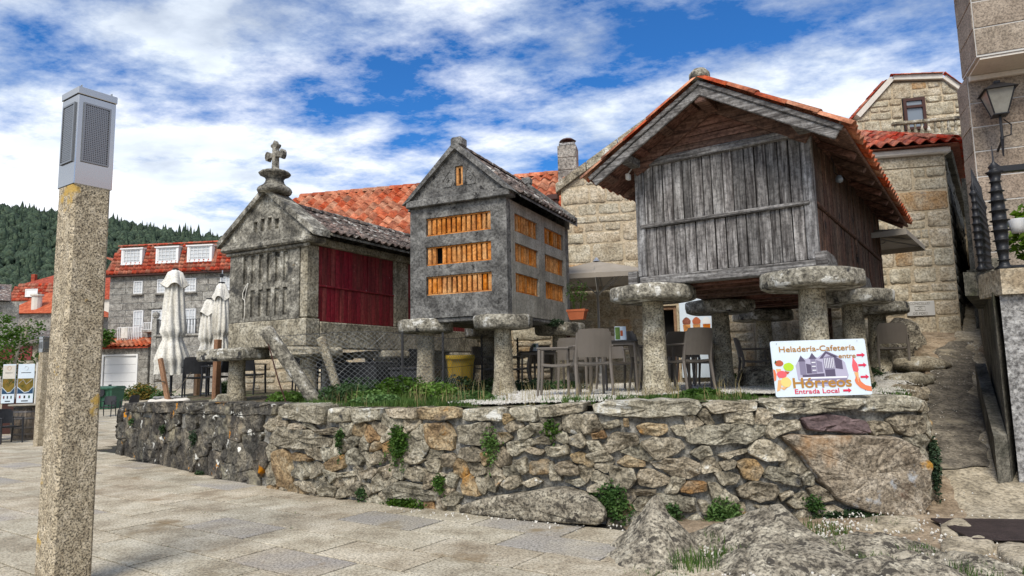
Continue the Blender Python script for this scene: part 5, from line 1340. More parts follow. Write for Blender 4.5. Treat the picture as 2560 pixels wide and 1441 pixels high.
mb = MB(); c = P0 + V((.62, .42)); mb.lathe([(.065, 0), (.085, .07), (.10, .16), (.095, .17)], 10, (c.x, c.y, 3.18)); mb.build('flower_pot', T['white_paint'], label='white flower pot hanging behind the iron railing', cat='flower pot', smooth=True)

# ------------------------------------------------------------------ three-storey house on the left
D = thing('townhouse', 'three-storey grey granite townhouse with red mansard roof and white dormer windows', 'house', (-33, 50, 0), -8)
dx0, dx1 = 3.5, 13.6
wins = [(5.42, 6.20, 7.68, 8.66), (7.30, 8.50, 7.68, 8.72), (9.40, 10.40, 7.68, 8.72), (12.2, 13.2, 7.68, 8.72), (5.52, 6.35, 4.36, 6.50), (6.95, 7.85, 5.05, 6.50), (9.40, 10.45, 4.36, 6.50), (12.2, 13.1, 4.5, 6.5)]
mb = MB(); mb.box(dx0 + .02, dx1, .02, 9, .5, 9.1); mb.build('wall_core', T['white_joint'], D)
masonry(D, dx0, dx1, 4.2, 9.05, .50, .8, 1.5, 'grey_ashlar', .035, .03, wins, hj=.04)
masonry(D, dx0, dx1, .8, 4.2, .8, 1.2, 2.2, 'grey_ashlar', .04, .03, hj=.04)
for i, q in enumerate(wins):
    mb = MB(); mb.box(q[0], q[1], -.0, .015, q[2], q[3]); 
    window(D, q[0] + .03, q[1] - .03, q[2] + .02, q[3] - .03, -.12, 4 if q[1] - q[0] > .9 else 3, 4, sill='grey_ashlar' if i != 4 else None, fw=.07)
lint = MB(); lint.cbox(6.7, 8.1, -.16, .0, 6.55, 6.68, .02); lint.build('lintel', T['grey_ashlar'], D)
# mansard with tiles and dormers
mz0, mz1, md = 9.10, 11.25, .62
ms = V((0, md, mz1 - mz0)); msl = ms.length
mb = MB(); mb.add([(dx0 - .25, -.35, mz0), (dx1 + .2, -.35, mz0), (dx1 - .4, md - .35, mz1), (dx0 + .4, md - .35, mz1), (dx0 - .25, 9.3, mz0), (dx1 + .2, 9.3, mz0), (dx1 - .4, 8.6, mz1), (dx0 + .4, 8.6, mz1), ((dx0 + dx1) / 2 - 2, 4.2, mz1 + .5), ((dx0 + dx1) / 2 + 2, 4.2, mz1 + .5)],
  [(0, 1, 2, 3), (1, 5, 6, 2), (5, 4, 7, 6), (4, 0, 3, 7), (3, 2, 9, 8), (2, 6, 9), (6, 7, 8, 9), (7, 3, 8), (4, 5, 1, 0)]); mb.build('roof', T['tile_deep'], D)
dorm = [(4.62, 6.02), (7.38, 8.88), (9.85, 11.5)]
tileD = tile_mesh('roof_tile', .36, .34, .10, T['tile_deep'])
lay_tiles(D, (dx0 - .2, -.36, mz0 + .02), (1, 0, 0), (0, ms.y / msl, ms.z / msl), 28, 8, .36, .28, tileD, .02, 230, clipf=lambda p: not any(a - .28 < p.x < b + .28 and p.z > 9.75 for a, b in dorm) and p.x > dx0 - .1 + (p.z - mz0) * .28)
ridge_tiles(D, (dx0 + .4, md - .36, mz1 + .05), (dx1 - .4, md - .36, mz1 + .05), .12, .4, T['tile_deep'])
mb = MB(); mb.cbox(dx0 - .3, dx1 + .2, -.42, -.05, mz0 - .12, mz0 - .02, .02); mb.build('gutter', T['frame_brown'], D)
for (a, b) in dorm:
    mb = MB(); mb.box(a - .14, a, -.24, .9, 9.92, 10.98); mb.box(b, b + .14, -.24, .9, 9.92, 10.98); mb.box(a - .22, b + .22, -.30, .9, 10.98, 11.07); mb.box(a - .14, b + .14, -.26, .9, 9.82, 9.92); dm = mb.build('dormer', T['white_paint'], D)
    window(dm, a, b, 9.92, 10.98, -.26, 5, 4, fw=.08)
# balconies
def rail(parent, a, b, y, z, h, n, mat, depth=.5):
    mb = MB(); mb.box(a, b, y - .02, y + .02, z + h - .04, z + h); mb.box(a, b, y - .02, y + .02, z + .02, z + .05)
    for k in range(n + 1):
        x = lerp(a, b, k / n); mb.box(x - .018, x + .018, y - .015, y + .015, z + .05, z + h - .04)
    mb.box(a - .02, a + .02, y + .02, y + depth, z + h - .04, z + h); mb.box(b - .02, b + .02, y + .02, y + depth, z + h - .04, z + h); return mb.build('balcony_rail', T[mat], parent)
for (a, b, z, h) in ((4.75, 6.42, 4.25, 1.0), (6.75, 8.4, 5.0, .55), (8.9, 10.7, 4.25, 1.0)):
    r_ = rail(D, a, b, -.55, z, h, 12, 'white_paint'); mb = MB(); mb.cbox(a - .1, b + .1, -.62, -.032, z - .16, z + .01, .02); mb.build('balcony_slab', T['grey_ashlar'], r_)
mb = MB(); mb.box(5.05, 5.55, -.60, -.575, 4.45, 5.22); mb.build('towel', T['canvas_white'], label='pink and white towel hung over the white balcony rail', cat='towel', mat4=D.matrix_basis if False else Mx.Translation((-33, 50, 0)) @ Mx.Rotation(rad(-8), 4, 'Z'))
# lean-to with tile roof, garage
LT = thing('garage', 'low granite garage with red tile lean-to roof and white door', 'garage', (-33, 50, 0), -8)
gd = (4.62, 7.12, .8, 3.15)
mb = MB(); mb.holes(3.9, 8.0, .5, 3.75, -1.6, -.05, [gd]); mb.build('wall_core', T['grey_ashlar'], LT)
masonry(LT, 3.9, 8.0, .6, 3.75, .55, .6, 1.0, 'grey_ashlar', .03, .03, [(4.5, 7.24, .6, 3.25)], hj=.05, y=-1.6)
mb = MB(); mb.box(4.5, 4.62, -1.66, -1.5, .8, 3.27); mb.box(7.12, 7.24, -1.66, -1.5, .8, 3.27); mb.box(4.62, 7.12, -1.66, -1.5, 3.15, 3.27); mb.build('door_frame', T['white_paint'], LT)
for k in range(4):
    mb = MB(); mb.box(4.64, 7.1, -1.56, -1.5, .82 + k * .582, .82 + (k + 1) * .582 - .015); mb.build('door_panel', T['white_paint'], LT)
mb = MB(); mb.cbox(5.05, 5.28, -1.60, -1.565, 1.0, 1.2, .02); mb.build('pet_flap', T['black_plastic'], LT)
up3 = V((0, 1.75, .62)).normalized()
mb = MB(); mb.prism([(-1.9, 3.76), (-.035, 4.42), (-.035, 4.3), (-1.9, 3.66)], 2.7, 8.15, 'x'); mb.build('roof_deck', T['tile_deep'], LT)
lay_tiles(LT, (2.7, -1.95, 3.78), (1, 0, 0), up3, 15, 5, .36, .40, tile_mesh('roof_tile', .36, .46, .10, T['tile']), .02, 100)
mb = MB(); mb.cbox(4.02, 4.35, -1.66, -1.635, 2.55, 3.1, .01); mb.build('yellow_sign', T['bin_yellow'], LT)
mb = MB(); mb.box(2.2, 3.9, -1.0, -.05, .6, 3.6); mb.build('side_wall', T['grey_ashlar'], LT)
mb = MB(); mb.box(2.6, 3.7, -1.04, -1.005, 1.9, 3.1); mb.build('shutter', T['white_paint'], LT)
# terrace block with black railing right of the garage
TB = thing('terrace_block', 'granite terrace block with black iron railing in front of the townhouse', 'terrace', (-33, 50, 0), -8)
mb = MB(); mb.box(9.2, 15, -2.6, -.7, .5, 4.35); mb.build('wall_core', T['white_joint'], TB)
masonry(TB, 9.2, 15, .7, 4.35, .6, 1.0, 1.6, 'grey_ashlar', .03, .03, hj=.04, y=-2.6)
mb = MB(); mb.cbox(9.1, 15.1, -2.75, -.7, 4.36, 4.5, .02); mb.cbox(8.95, 9.3, -2.7, -2.35, .5, 5.6, .02); mb.lathe([(.1, 0), (.2, .1), (.25, .25), (.2, .4), (.05, .48)], 10, (9.12, -2.52, 5.6)); mb.build('coping', T['grey_ashlar'], TB)
rail(TB, 9.3, 15, -2.6, 4.5, 1.0, 26, 'iron', .1)

# ------------------------------------------------------------------ far houses at the left
E1 = thing('pale_house', 'pale plastered house with red tile mansard below the wooded hill', 'house', (-60, 85, 0), 0)
mb = MB(); mb.box(-3.9, 12, 0, 10, 3, 11.55); mb.build('wall', T['plaster_pale'], E1)
mb = MB(); mb.add([(-4.1, -.3, 11.5), (12, -.3, 11.5), (12, .7, 13.7), (-2.6, .7, 13.7), (-4.1, 10, 11.5), (-2.6, 9, 13.7), (12, 10, 11.5), (12, 9, 13.7), (-.2, 4.5, 15.6), (12, 4.5, 15.6)], [(0, 1, 2, 3), (4, 0, 3, 5), (6, 4, 5, 7), (3, 2, 9, 8), (5, 3, 8), (7, 5, 8, 9), (1, 6, 7, 2)]); rf_ = mb.build('roof', T['tile_deep'], E1)
me_ = V((0, 1, 2.2)).normalized()
lay_tiles(E1, (-4.0, -.32, 11.52), (1, 0, 0), me_, 20, 6, .42, .41, tile_mesh('roof_tile', .42, .48, .08, T['tile_deep']), .01, 130, clipf=lambda p: p.x > -4.1 + (p.z - 11.5) * .65)
for x in (-1.1, 2.6):
    window(E1, x, x + 1.55, 12.0, 13.0, -.42, 1, 1, 'white_paint', 'white_paint', .1)
window(E1, 1.5, 2.8, 9.3, 10.6, -.12, 3, 3, sill='grey_ashlar')
mb = MB(); mb.cbox(-2.9, -2.4, 3, 3.5, 13.2, 15.4, .03); mb.build('chimney', T['tile_deep'], rf_)
E2 = thing('orange_roof_house', 'low grey house with plain bright orange roof and round chimney', 'house', (-45, 62, 0), -12)
mb = MB(); mb.box(-1.6, 4.2, 0, 7, 3, 7.6); mb.build('wall', T['grey_ashlar'], E2)
mb = MB(); mb.add([(-1.9, -.4, 7.75), (4.4, -.4, 7.55), (4.4, 7.4, 7.6), (-1.9, 7.4, 7.75), (.2, 3.5, 10.0), (-1.0, 3.5, 10.0)], [(0, 1, 4, 5), (1, 2, 4), (2, 3, 5, 4), (3, 0, 5), (3, 2, 1, 0)]); rf2 = mb.build('roof', T['tile'], E2)
mb = MB(); mb.lathe([(.42, 0), (.42, 1.5), (.55, 1.52), (.55, 1.68)], 10, (1.0, .6, 7.8)); mb.build('chimney', T['plaster_pale'], rf2)
E3 = thing('block_house', 'grey concrete-block house with old tile roof at the left edge', 'house', (-33.2, 45, 0), 36)
mb = MB(); mb.box(-6, .3, 0, 6, 1.5, 6.8); mb.build('wall', T['white_joint'], E3)
masonry(E3, -5, .3, 2.0, 6.8, .45, .8, 1.2, 'grey_ashlar', .03, .03, hj=.03)
mb = MB(); mb.prism([(-.4, 6.85), (6.4, 6.85), (3, 8.3)], -6.2, -.2, 'x'); mb.build('roof', T['tile_old'], E3)
mb = MB(); mb.cbox(-1.9, -1.2, 1.5, 2.2, 7.2, 9.0, .03); mb.build('chimney', T['plaster_pale'], E3)
E4 = thing('block_house', 'grey block house with red roof between granite lamp post and townhouse', 'house', (-32.5, 58, 0), -8)
mb = MB(); mb.box(-2, 3.8, 0, 6, 2, 9.3); mb.build('wall', T['white_joint'], E4)
masonry(E4, -2, 3.8, 3, 9.2, .6, 1.0, 1.4, 'grey_ashlar', .03, .03, hj=.03)
mb = MB(); mb.prism([(-2.4, 11.9), (4.2, 9.2), (4.2, 9.35), (-2.4, 12.05)], -.5, 6.5); mb.build('roof', T['tile_deep'], E4)
# small granary with red door and cross among the gardens
SG = thing('small_granary', 'small old stone granary with red door and cross in the background', 'granary', (-24.3, 34, 0), -20)
mb = MB(); mb.box(-2.2, .75, 0, 3.2, 2.4, 3.45); mb.build('wall', T['stone_base'], SG)
mb = MB(); mb.box(-.45, .45, -.05, -.002, 2.62, 3.30); mb.build('door', T['red_paint'], SG)
mb = MB(); mb.box(-1.9, -.8, -.05, -.002, 2.62, 3.30); mb.build('door', T['red_paint'], SG)
mb = MB(); mb.prism([(-.3, 3.40), (3.5, 3.40), (1.6, 4.2)], -2.4, 1.0, 'x'); mb.build('roof', T['tile_old'], SG)
for x in (-1.8, .4):
    mb = MB(); mb.lathe([(.3, 0), (.25, 1.0), (.22, 2.0), (.6, 2.05), (.6, 2.39)], 8, (x, .5, 0)); mb.build('pillar', T['pillar_granite'], SG)
mb = MB(); mb.box(-.06, .06, -.1, .02, 3.6, 4.55); mb.box(-.25, .25, -.08, .0, 4.2, 4.32); mb.build('cross', T['stone_base'], SG)
BW = thing('low_wall', 'low stone balustrade wall behind the information board', 'wall', (-25, 36, 0), -6)
mb = MB(); mb.box(-6, 2.4, 0, .5, .0, 1.3); mb.cbox(-6, 2.4, -.05, .5, 1.95, 2.1, .02); mb.build('wall', T['grey_ashlar'], BW)
for k in range(16):
    mb = MB(); mb.cbox(-5.8 + k * .5, -5.5 + k * .5, .1, .35, 1.302, 1.948, .06); mb.build('baluster', T['grey_ashlar'], BW)

# ------------------------------------------------------------------ house to the right of the viewer, seen only mirrored in the steel lamp head
RH = thing('side_house', 'brown stone house mirrored in the steel head of the lamp post', 'house', (17, -9, 0), 0)
mb = MB(); mb.holes(0, 14, 0, 6.2, 0, -.3, [(2, 3.2, 3.6, 5.2), (6, 7.2, 3.6, 5.2), (10, 11.2, 3.6, 5.2), (6, 7.3, 0, 2.3)], 'y'); mb.box(.3, 7, 0, 14, 0, 6.1); mb.build('wall', T['brown_ashlar'], RH)
mb = MB(); mb.prism([(-.5, 6.2), (7.5, 6.2), (3.5, 8.4)], -.4, 14.4, 'y'); mb.build('roof', T['tile_deep'], RH)
for y_ in (2, 6, 10):
    mb = MB(); mb.box(.02, .06, y_, y_ + 1.2, 3.6, 5.2); mb.build('window', T['glass'], RH)
mb = MB(); mb.box(.02, .06, 6, 7.3, 0, 2.3); mb.build('door', T['frame_brown'], RH)

# ------------------------------------------------------------------ granite lamp posts
def lamp_post(name, label, loc, yaw, a, zs, zt):
    t = thing(name, label, 'lamp post', loc, yaw)
    h = a / 2; c = .022; g = .012
    poly = [(-h + c, -h), (-g, -h), (0, -h + .006), (g, -h), (h - c, -h), (h, -h + c), (h, h - c), (h - c, h), (-h + c, h), (-h, h - c), (-h, g), (-h + .008, 0), (-h, -g), (-h, -h + c)]
    mb = MB(); n = len(poly); lv = 12
    for k in range(lv + 1):
        z = zs * k / lv; s_ = lerp(1.03, .985, k / lv)
        for i, (x, y) in enumerate(poly):
            d = .003 * NZ.noise(V((x * 9, y * 9, z * 5)))
            mb.v.append((x * (s_ + d), y * (s_ + d), z - (.02 if k == 0 else 0)))
    mb.f = [(k * n + i, k * n + (i + 1) % n, (k + 1) * n + (i + 1) % n, (k + 1) * n + i) for k in range(lv) for i in range(n)] + [tuple(lv * n + i for i in range(n))]
    mb.build('shaft', T['post_granite'], t)
    b = h * 1.02; hd = zt - zs
    mb = MB(); mb.cbox(-b, b, -b, b, zs - .03, zt - .075, .006); hb = mb.build('lamp_head', T['steel'], t)
    mb = MB(); mb.cbox(-b - .006, b + .006, -b - .006, b + .006, zt - .073, zt - .012, .004); cp = mb.build('lamp_cap', T['steel'], t)
    for (x, y) in ((-b * .8, -b * .8), (b * .8, -b * .8), (b * .8, b * .8), (-b * .8, b * .8)):
        mb = MB(); mb.tube([(x - .01, y, zt - .014), (x - .01, y, zt + .012), (x + .01, y, zt + .012), (x + .01, y, zt - .014)], .004, 5); mb.build('eyelet', T['steel'], cp)
    z0, z1 = zs + hd * .22, zt - .15; pw = b * .62
    for k in range(4):
        rz = Mx.Rotation(math.pi / 2 * k, 4, 'Z')
        mb = MB(); mb.box(-pw, pw, -b - .003, -b - .001, z0, z1, rz); mb.build('grille_shade', T['hole_shade'], hb)  # dark sheet stands in for the shade behind the perforations
        mb = MB()
        for (x0, x1, q0, q1) in ((-pw - .014, -pw, z0 - .014, z1 + .014), (pw, pw + .014, z0 - .014, z1 + .014), (-pw, pw, z0 - .014, z0), (-pw, pw, z1, z1 + .014)): mb.box(x0, x1, -b - .012, -b - .0005, q0, q1, rz)
        m = 13
        for i in range(1, m): x = lerp(-pw, pw, i / m); mb.box(x - .0042, x + .0042, -b - .007, -b - .0035, z0, z1, rz)
        m = 30
        for i in range(1, m): z = lerp(z0, z1, i / m); mb.box(-pw, pw, -b - .0078, -b - .0042, z - .0036, z + .0036, rz)
        mb.build('perforated_panel', T['perf'], hb)
    return t
lamp_post('lamp_post', 'tall speckled granite lamp post with stainless steel head in the left foreground', (-3.53, 5.5, 0), -34.5, .288, 3.19, 3.985)
lamp_post('lamp_post', 'distant granite lamp post with steel head beside the barrels', (-11.68, 17.0, 0), -34.5, .20, 2.31, 2.68)

# ------------------------------------------------------------------ chairs and tables
def make_chair(mat, label, group):
    t = thing('armchair', label, 'chair', group=group)
    m = T[mat]
    mb = MB(); n = 6
    for j in range(n + 1):
        y = lerp(-.23, .22, j / n); zz_ = .445 - .018 * math.sin(math.pi * j / n)
        for i in range(n + 1):
            x = lerp(-.23, .23, i / n); mb.v.append((x, y, zz_ - .010 * math.sin(math.pi * i / n)))
    k = (n + 1) ** 2
    mb.v += [(x, y, z - .03) for x, y, z in mb.v[:k]]
    for j in range(n):
        for i in range(n):
            a = j * (n + 1) + i; q = (a, a + 1, a + n + 2, a + n + 1); mb.f += [q, tuple(p + k for p in q[::-1])]
    ring = [i for i in range(n + 1)] + [j * (n + 1) + n for j in range(1, n + 1)] + [n * (n + 1) + i for i in range(n - 1, -1, -1)] + [j * (n + 1) for j in range(n - 1, 0, -1)]
    mb.f += [(ring[i], ring[i] + k, ring[(i + 1) % len(ring)] + k, ring[(i + 1) % len(ring)]) for i in range(len(ring))]
    mb.build('seat', m, t, smooth=False)
    mb = MB(); nx_, nz_ = 6, 5
    for d in (0, .018):
        for j in range(nz_ + 1):
            z = lerp(.50, .86, j / nz_); w_ = lerp(.215, .225, j / nz_) - (.025 if j == nz_ else 0)
            for i in range(nx_ + 1):
                x = lerp(-w_, w_, i / nx_); mb.v.append((x, .225 + (z - .45) * .22 + .035 * (1 - (x / .22) ** 2) + d, z + (.01 * (1 - (x / .22) ** 2) if j == nz_ else 0)))
    k = (nx_ + 1) * (nz_ + 1)
    for j in range(nz_):
        for i in range(nx_):
            a = j * (nx_ + 1) + i; q = (a, a + 1, a + nx_ + 2, a + nx_ + 1); mb.f += [q[::-1], tuple(p + k for p in q)]
    ring = [i for i in range(nx_ + 1)] + [j * (nx_ + 1) + nx_ for j in range(1, nz_ + 1)] + [nz_ * (nx_ + 1) + i for i in range(nx_ - 1, -1, -1)] + [j * (nx_ + 1) for j in range(nz_ - 1, 0, -1)]
    mb.f += [(ring[i], ring[(i + 1) % len(ring)], ring[(i + 1) % len(ring)] + k, ring[i] + k) for i in range(len(ring))]
    mb.build('backrest', m, t)
    for sx in (-1, 1):
        x = sx * .245
        mb = MB(); mb.tube([(x, -.27, 0), (x, -.245, .30), (x, -.235, .63)], [.018, .022, .024], 6); mb.build('leg', m, t)
        mb = MB(); mb.tube([(x * .98, .30, 0), (x * .95, .235, .42), (x * .92, .262, .60), (x * .90, .305, .82)], [.018, .024, .022, .014], 6); mb.build('leg', m, t)
        mb = MB(); mb.cbox(x - .024, x + .024, -.27, .28, .635, .66, .008); mb.build('armrest', m, t)
    return t
g1 = 'taupe plastic armchairs on the gravel terrace'; g2 = 'black plastic armchairs'
ch = make_chair('taupe_plastic', '', g1)
def tz(x, y): return terrace_height(x, y) + (.04 if in_poly(x, y, GRAVEL) else 0.0)
spots = [((1.02, 9.20), 186, 'taupe plastic armchair seen from behind, nearest to the wall, left of the front granary pillar'),
         ((.62, 9.55), 262, 'taupe armchair turned sideways, left of the chair nearest the wall'),
         ((1.62, 10.85), 10, 'taupe armchair on the far side of the table by the left front pillar'),
         ((2.02, 9.95), 95, 'taupe armchair tucked under the table right behind the left front pillar'),
         ((2.42, 9.60), 205, 'dark taupe armchair seen from behind just right of the left front pillar'),
         ((2.28, 10.35), 210, 'dark taupe armchair half hidden behind the left front pillar'),
         ((3.25, 12.15), 20, 'taupe armchair beyond the second table under the timber granary'),
         ((4.55, 12.9), 80, 'dark armchair standing alone under the timber granary near the rear pillars'),
         ((.05, 13.2), 265, 'small taupe armchair at the far table beside the rear pillar of the concrete granary'),
         ((.62, 13.9), 10, 'taupe armchair behind the far table below the taupe parasol'),
         ((1.05, 11.75), 165, 'taupe armchair standing behind the first table, left of the parasol pole'),
         ((3.75, 13.2), 250, 'dark armchair near the poster under the timber granary'),
         ((-.45, 13.6), 60, 'taupe armchair left of the far table behind the concrete granary'),
         ((6.9, 12.4), 150, 'taupe armchair on the gravel behind the rear right pillar')]
for i, ((x, y), yw, lb) in enumerate(spots):
    c = ch if i == 0 else copy_tree(ch)
    put(c, (x, y, tz(x, y)), yw, lb)
bc = make_chair('black_plastic', '', g2)
spots = [((-13.15, 17.9, 0), 60, 'black armchair beside the barrels at the left edge'), ((-13.75, 18.0, 0), 120, 'black armchair cut by the left picture edge'),
         ((-17.15, 29.0, 0), 10, 'small black chair in front of the green waste container'), ((-16.45, 29.4, .02), 250, 'small black chair beside the left end of the stone wall'),
         ((-7.05, 15.2, 1.12), 200, 'black armchair behind the large folded parasol'), ((-6.45, 15.0, 1.12), 250, 'black armchair leaning next to the brown timber post'),
         ((-5.75, 14.9, 1.14), 175, 'black armchair left of the stone granary support post'), ((-4.75, 15.6, 1.14), 190, 'black armchair under the stone granary, first right of the support post'),
         ((-4.05, 15.3, 1.14), 170, 'black armchair under the stone granary beside the leaning granite post'), ((-2.9, 15.0, 1.15), 120, 'black armchair under the stone granary behind the wire fence'),
         ((-2.3, 14.7, 1.15), 200, 'black armchair behind the wire fence nearest the concrete granary')]
for i, (p, yw, lb) in enumerate(spots):
    c = bc if i == 0 else copy_tree(bc)
    z = p[2] if p[2] < .5 else terrace_height(p[0], p[1])
    put(c, (p[0], p[1], z), yw, lb)
def make_table(mat, label, group, s=.36):
    t = thing('cafe_table', label, 'table', group=group)
    mb = MB(); mb.cbox(-s, s, -s, s, .715, .74, .008); mb.build('table_top', T['table_top'], t)
    for sx in (-1, 1):
        for sy in (-1, 1):
            mb = MB(); mb.tube([(sx * (s - .03), sy * (s - .03), 0), (sx * (s - .05), sy * (s - .05), .715)], [.018, .022], 6); mb.build('leg', T[mat], t)
    mb = MB()
    for sg in (-1, 1): mb.box(-s + .05, s - .05, sg * (s - .05) - .012, sg * (s - .05) + .012, .67, .713); mb.box(sg * (s - .05) - .012, sg * (s - .05) + .012, -s + .07, s - .07, .672, .712)
    mb.build('apron', T[mat], t)
    return t
tb = make_table('taupe_plastic', '', 'cafe tables on the gravel terrace')
for i, ((x, y), yw, lb) in enumerate((((1.45, 10.0), -8, 'dark cafe table with a green menu card, left of the front granary pillar'), ((2.95, 11.35), -20, 'cafe table under the timber granary holding a menu card with photos'), ((.45, 13.25), 5, 'small far cafe table below the taupe parasol'))):
    c = tb if i == 0 else copy_tree(tb); put(c, (x, y, tz(x, y)), yw, lb)
tb2 = make_table('black_plastic', '', 'black tables under the stone granary')
for i, ((x, y), yw, lb) in enumerate((((-6.75, 15.75), 10, 'black table between the folded parasols'), ((-4.4, 16.1), -15, 'black table standing under the stone granary'), ((-2.5, 15.5), -25, 'black table behind the fence under the stone granary'))):
    c = tb2 if i == 0 else copy_tree(tb2); put(c, (x, y, terrace_height(x, y)), yw, lb)
def card(x, y, z, yw, label, cols, w_=.16, h=.20):
    t = thing('menu_card', label, 'menu card', (x, y, z), yw, 'menu cards on the tables')
    mb = MB(); mb.prism([(-.05, 0), (.05, 0), (.006, h), (-.006, h)], -w_ / 2, w_ / 2, 'x'); mb.build('card', T['white_board'], t)
    for i, (c, x0, x1, z0, z1) in enumerate(cols):
        mb = MB(); y0 = lambda z: -.05 + .044 * z / h - .002
        mb.add([(x0 * w_, y0(z0 * h), z0 * h), (x1 * w_, y0(z0 * h), z0 * h), (x1 * w_, y0(z1 * h), z1 * h), (x0 * w_, y0(z1 * h), z1 * h)], [(0, 1, 2, 3)]); mb.build('print', T[c], t)
    return t
card(1.55, 9.82, tz(1.45, 10) + .742, -5, 'bright green menu card on the table left of the pillar', [('leaf_light', -.48, -.05, .05, .95), ('tile', -.02, .2, .3, .7)])
card(2.98, 11.2, tz(2.95, 11.35) + .742, -12, 'wide menu card with ice cream photos on the table under the granary', [('leaf_light', -.3, .3, .85, .99), ('tile_deep', -.2, .0, .15, .6), ('terracotta_pot', .05, .2, .1, .7), ('dark', .28, .42, .1, .7)], .30, .17)
card(.42, 13.1, tz(.45, 13.25) + .742, 10, 'small white and green card on the far table', [('bin_green', -.4, .1, .5, .9)], .12, .15)

# ------------------------------------------------------------------ parasols
def open_parasol(loc, yaw, hs, za, ze, label):
    t = thing('open_parasol', label, 'parasol', loc, yaw, 'open taupe parasols')
    mb = MB(); z0 = 0
    n = 8; ring = []
    for k in range(16):
        a = 2 * math.pi * k / 16; q = hs / max(abs(math.cos(a)), abs(math.sin(a)))
        ring.append((q * math.cos(a), q * math.sin(a)))
    c = len(mb.v); mb.v.append((0, 0, za))
    for (f, dz) in ((.5, 0), (1.0, 0)):
        for (x, y) in ring:
            r_ = math.hypot(x, y) * f; z = lerp(za, ze, f) - .05 * math.sin(math.pi * f) * 1.0 * (1 if abs(abs(x) - abs(y)) > .2 else 0)
            mb.v.append((x * f, y * f, z))
    for (x, y) in ring: mb.v.append((x * 1.004, y * 1.004, ze - .10))
    for k in range(16):
        k2 = (k + 1) % 16; mb.f += [(c, 1 + k, 1 + k2), (1 + k, 17 + k, 17 + k2, 1 + k2), (17 + k, 33 + k, 33 + k2, 17 + k2)]
    o = mb.build('canopy', T['canvas_taupe'], t)
    mb = MB(); mb.tube([(0, 0, 0), (0, 0, za - .02)], .028, 8); mb.build('pole', T['alu'], t)
    for k in range(8):
        a = math.pi / 4 * k; q = hs / max(abs(math.cos(a)), abs(math.sin(a))) * .97
        mb = MB(); mb.tube([(.03 * math.cos(a), .03 * math.sin(a), za - .06), (q * math.cos(a), q * math.sin(a), ze - .03)], .011, 5); r_ = mb.build('rib', T['alu'], t)
        mb = MB(); mb.tube([(.03 * math.cos(a), .03 * math.sin(a), lerp(za, ze, 1) - .30), (q * .5 * math.cos(a), q * .5 * math.sin(a), lerp(za, ze, .5) - .06)], .009, 5); mb.build('strut', T['alu'], r_)
    mb = MB(); mb.lathe([(.06, 0), (.06, .07)], 8, (0, 0, ze - .33)); mb.lathe([(.10, 0), (.05, .05), (.02, .09)], 8, (0, 0, za - .01)); mb.build('hub', T['alu'], t)
    mb = MB(); mb.lathe([(.30, 0), (.30, .05), (.05, .07), (.045, .3)], 12, (0, 0, 0)); mb.build('base', T['plaster_rough'], t, smooth=False)
    return t
open_parasol((1.88, 14.85, 1.2), -13, 1.2, 2.76, 2.34, 'open taupe parasol left of the timber granary')
open_parasol((6.62, 13.1, 1.45), -38, 1.12, 2.72, 2.44, 'open taupe parasol showing right of the timber granary')
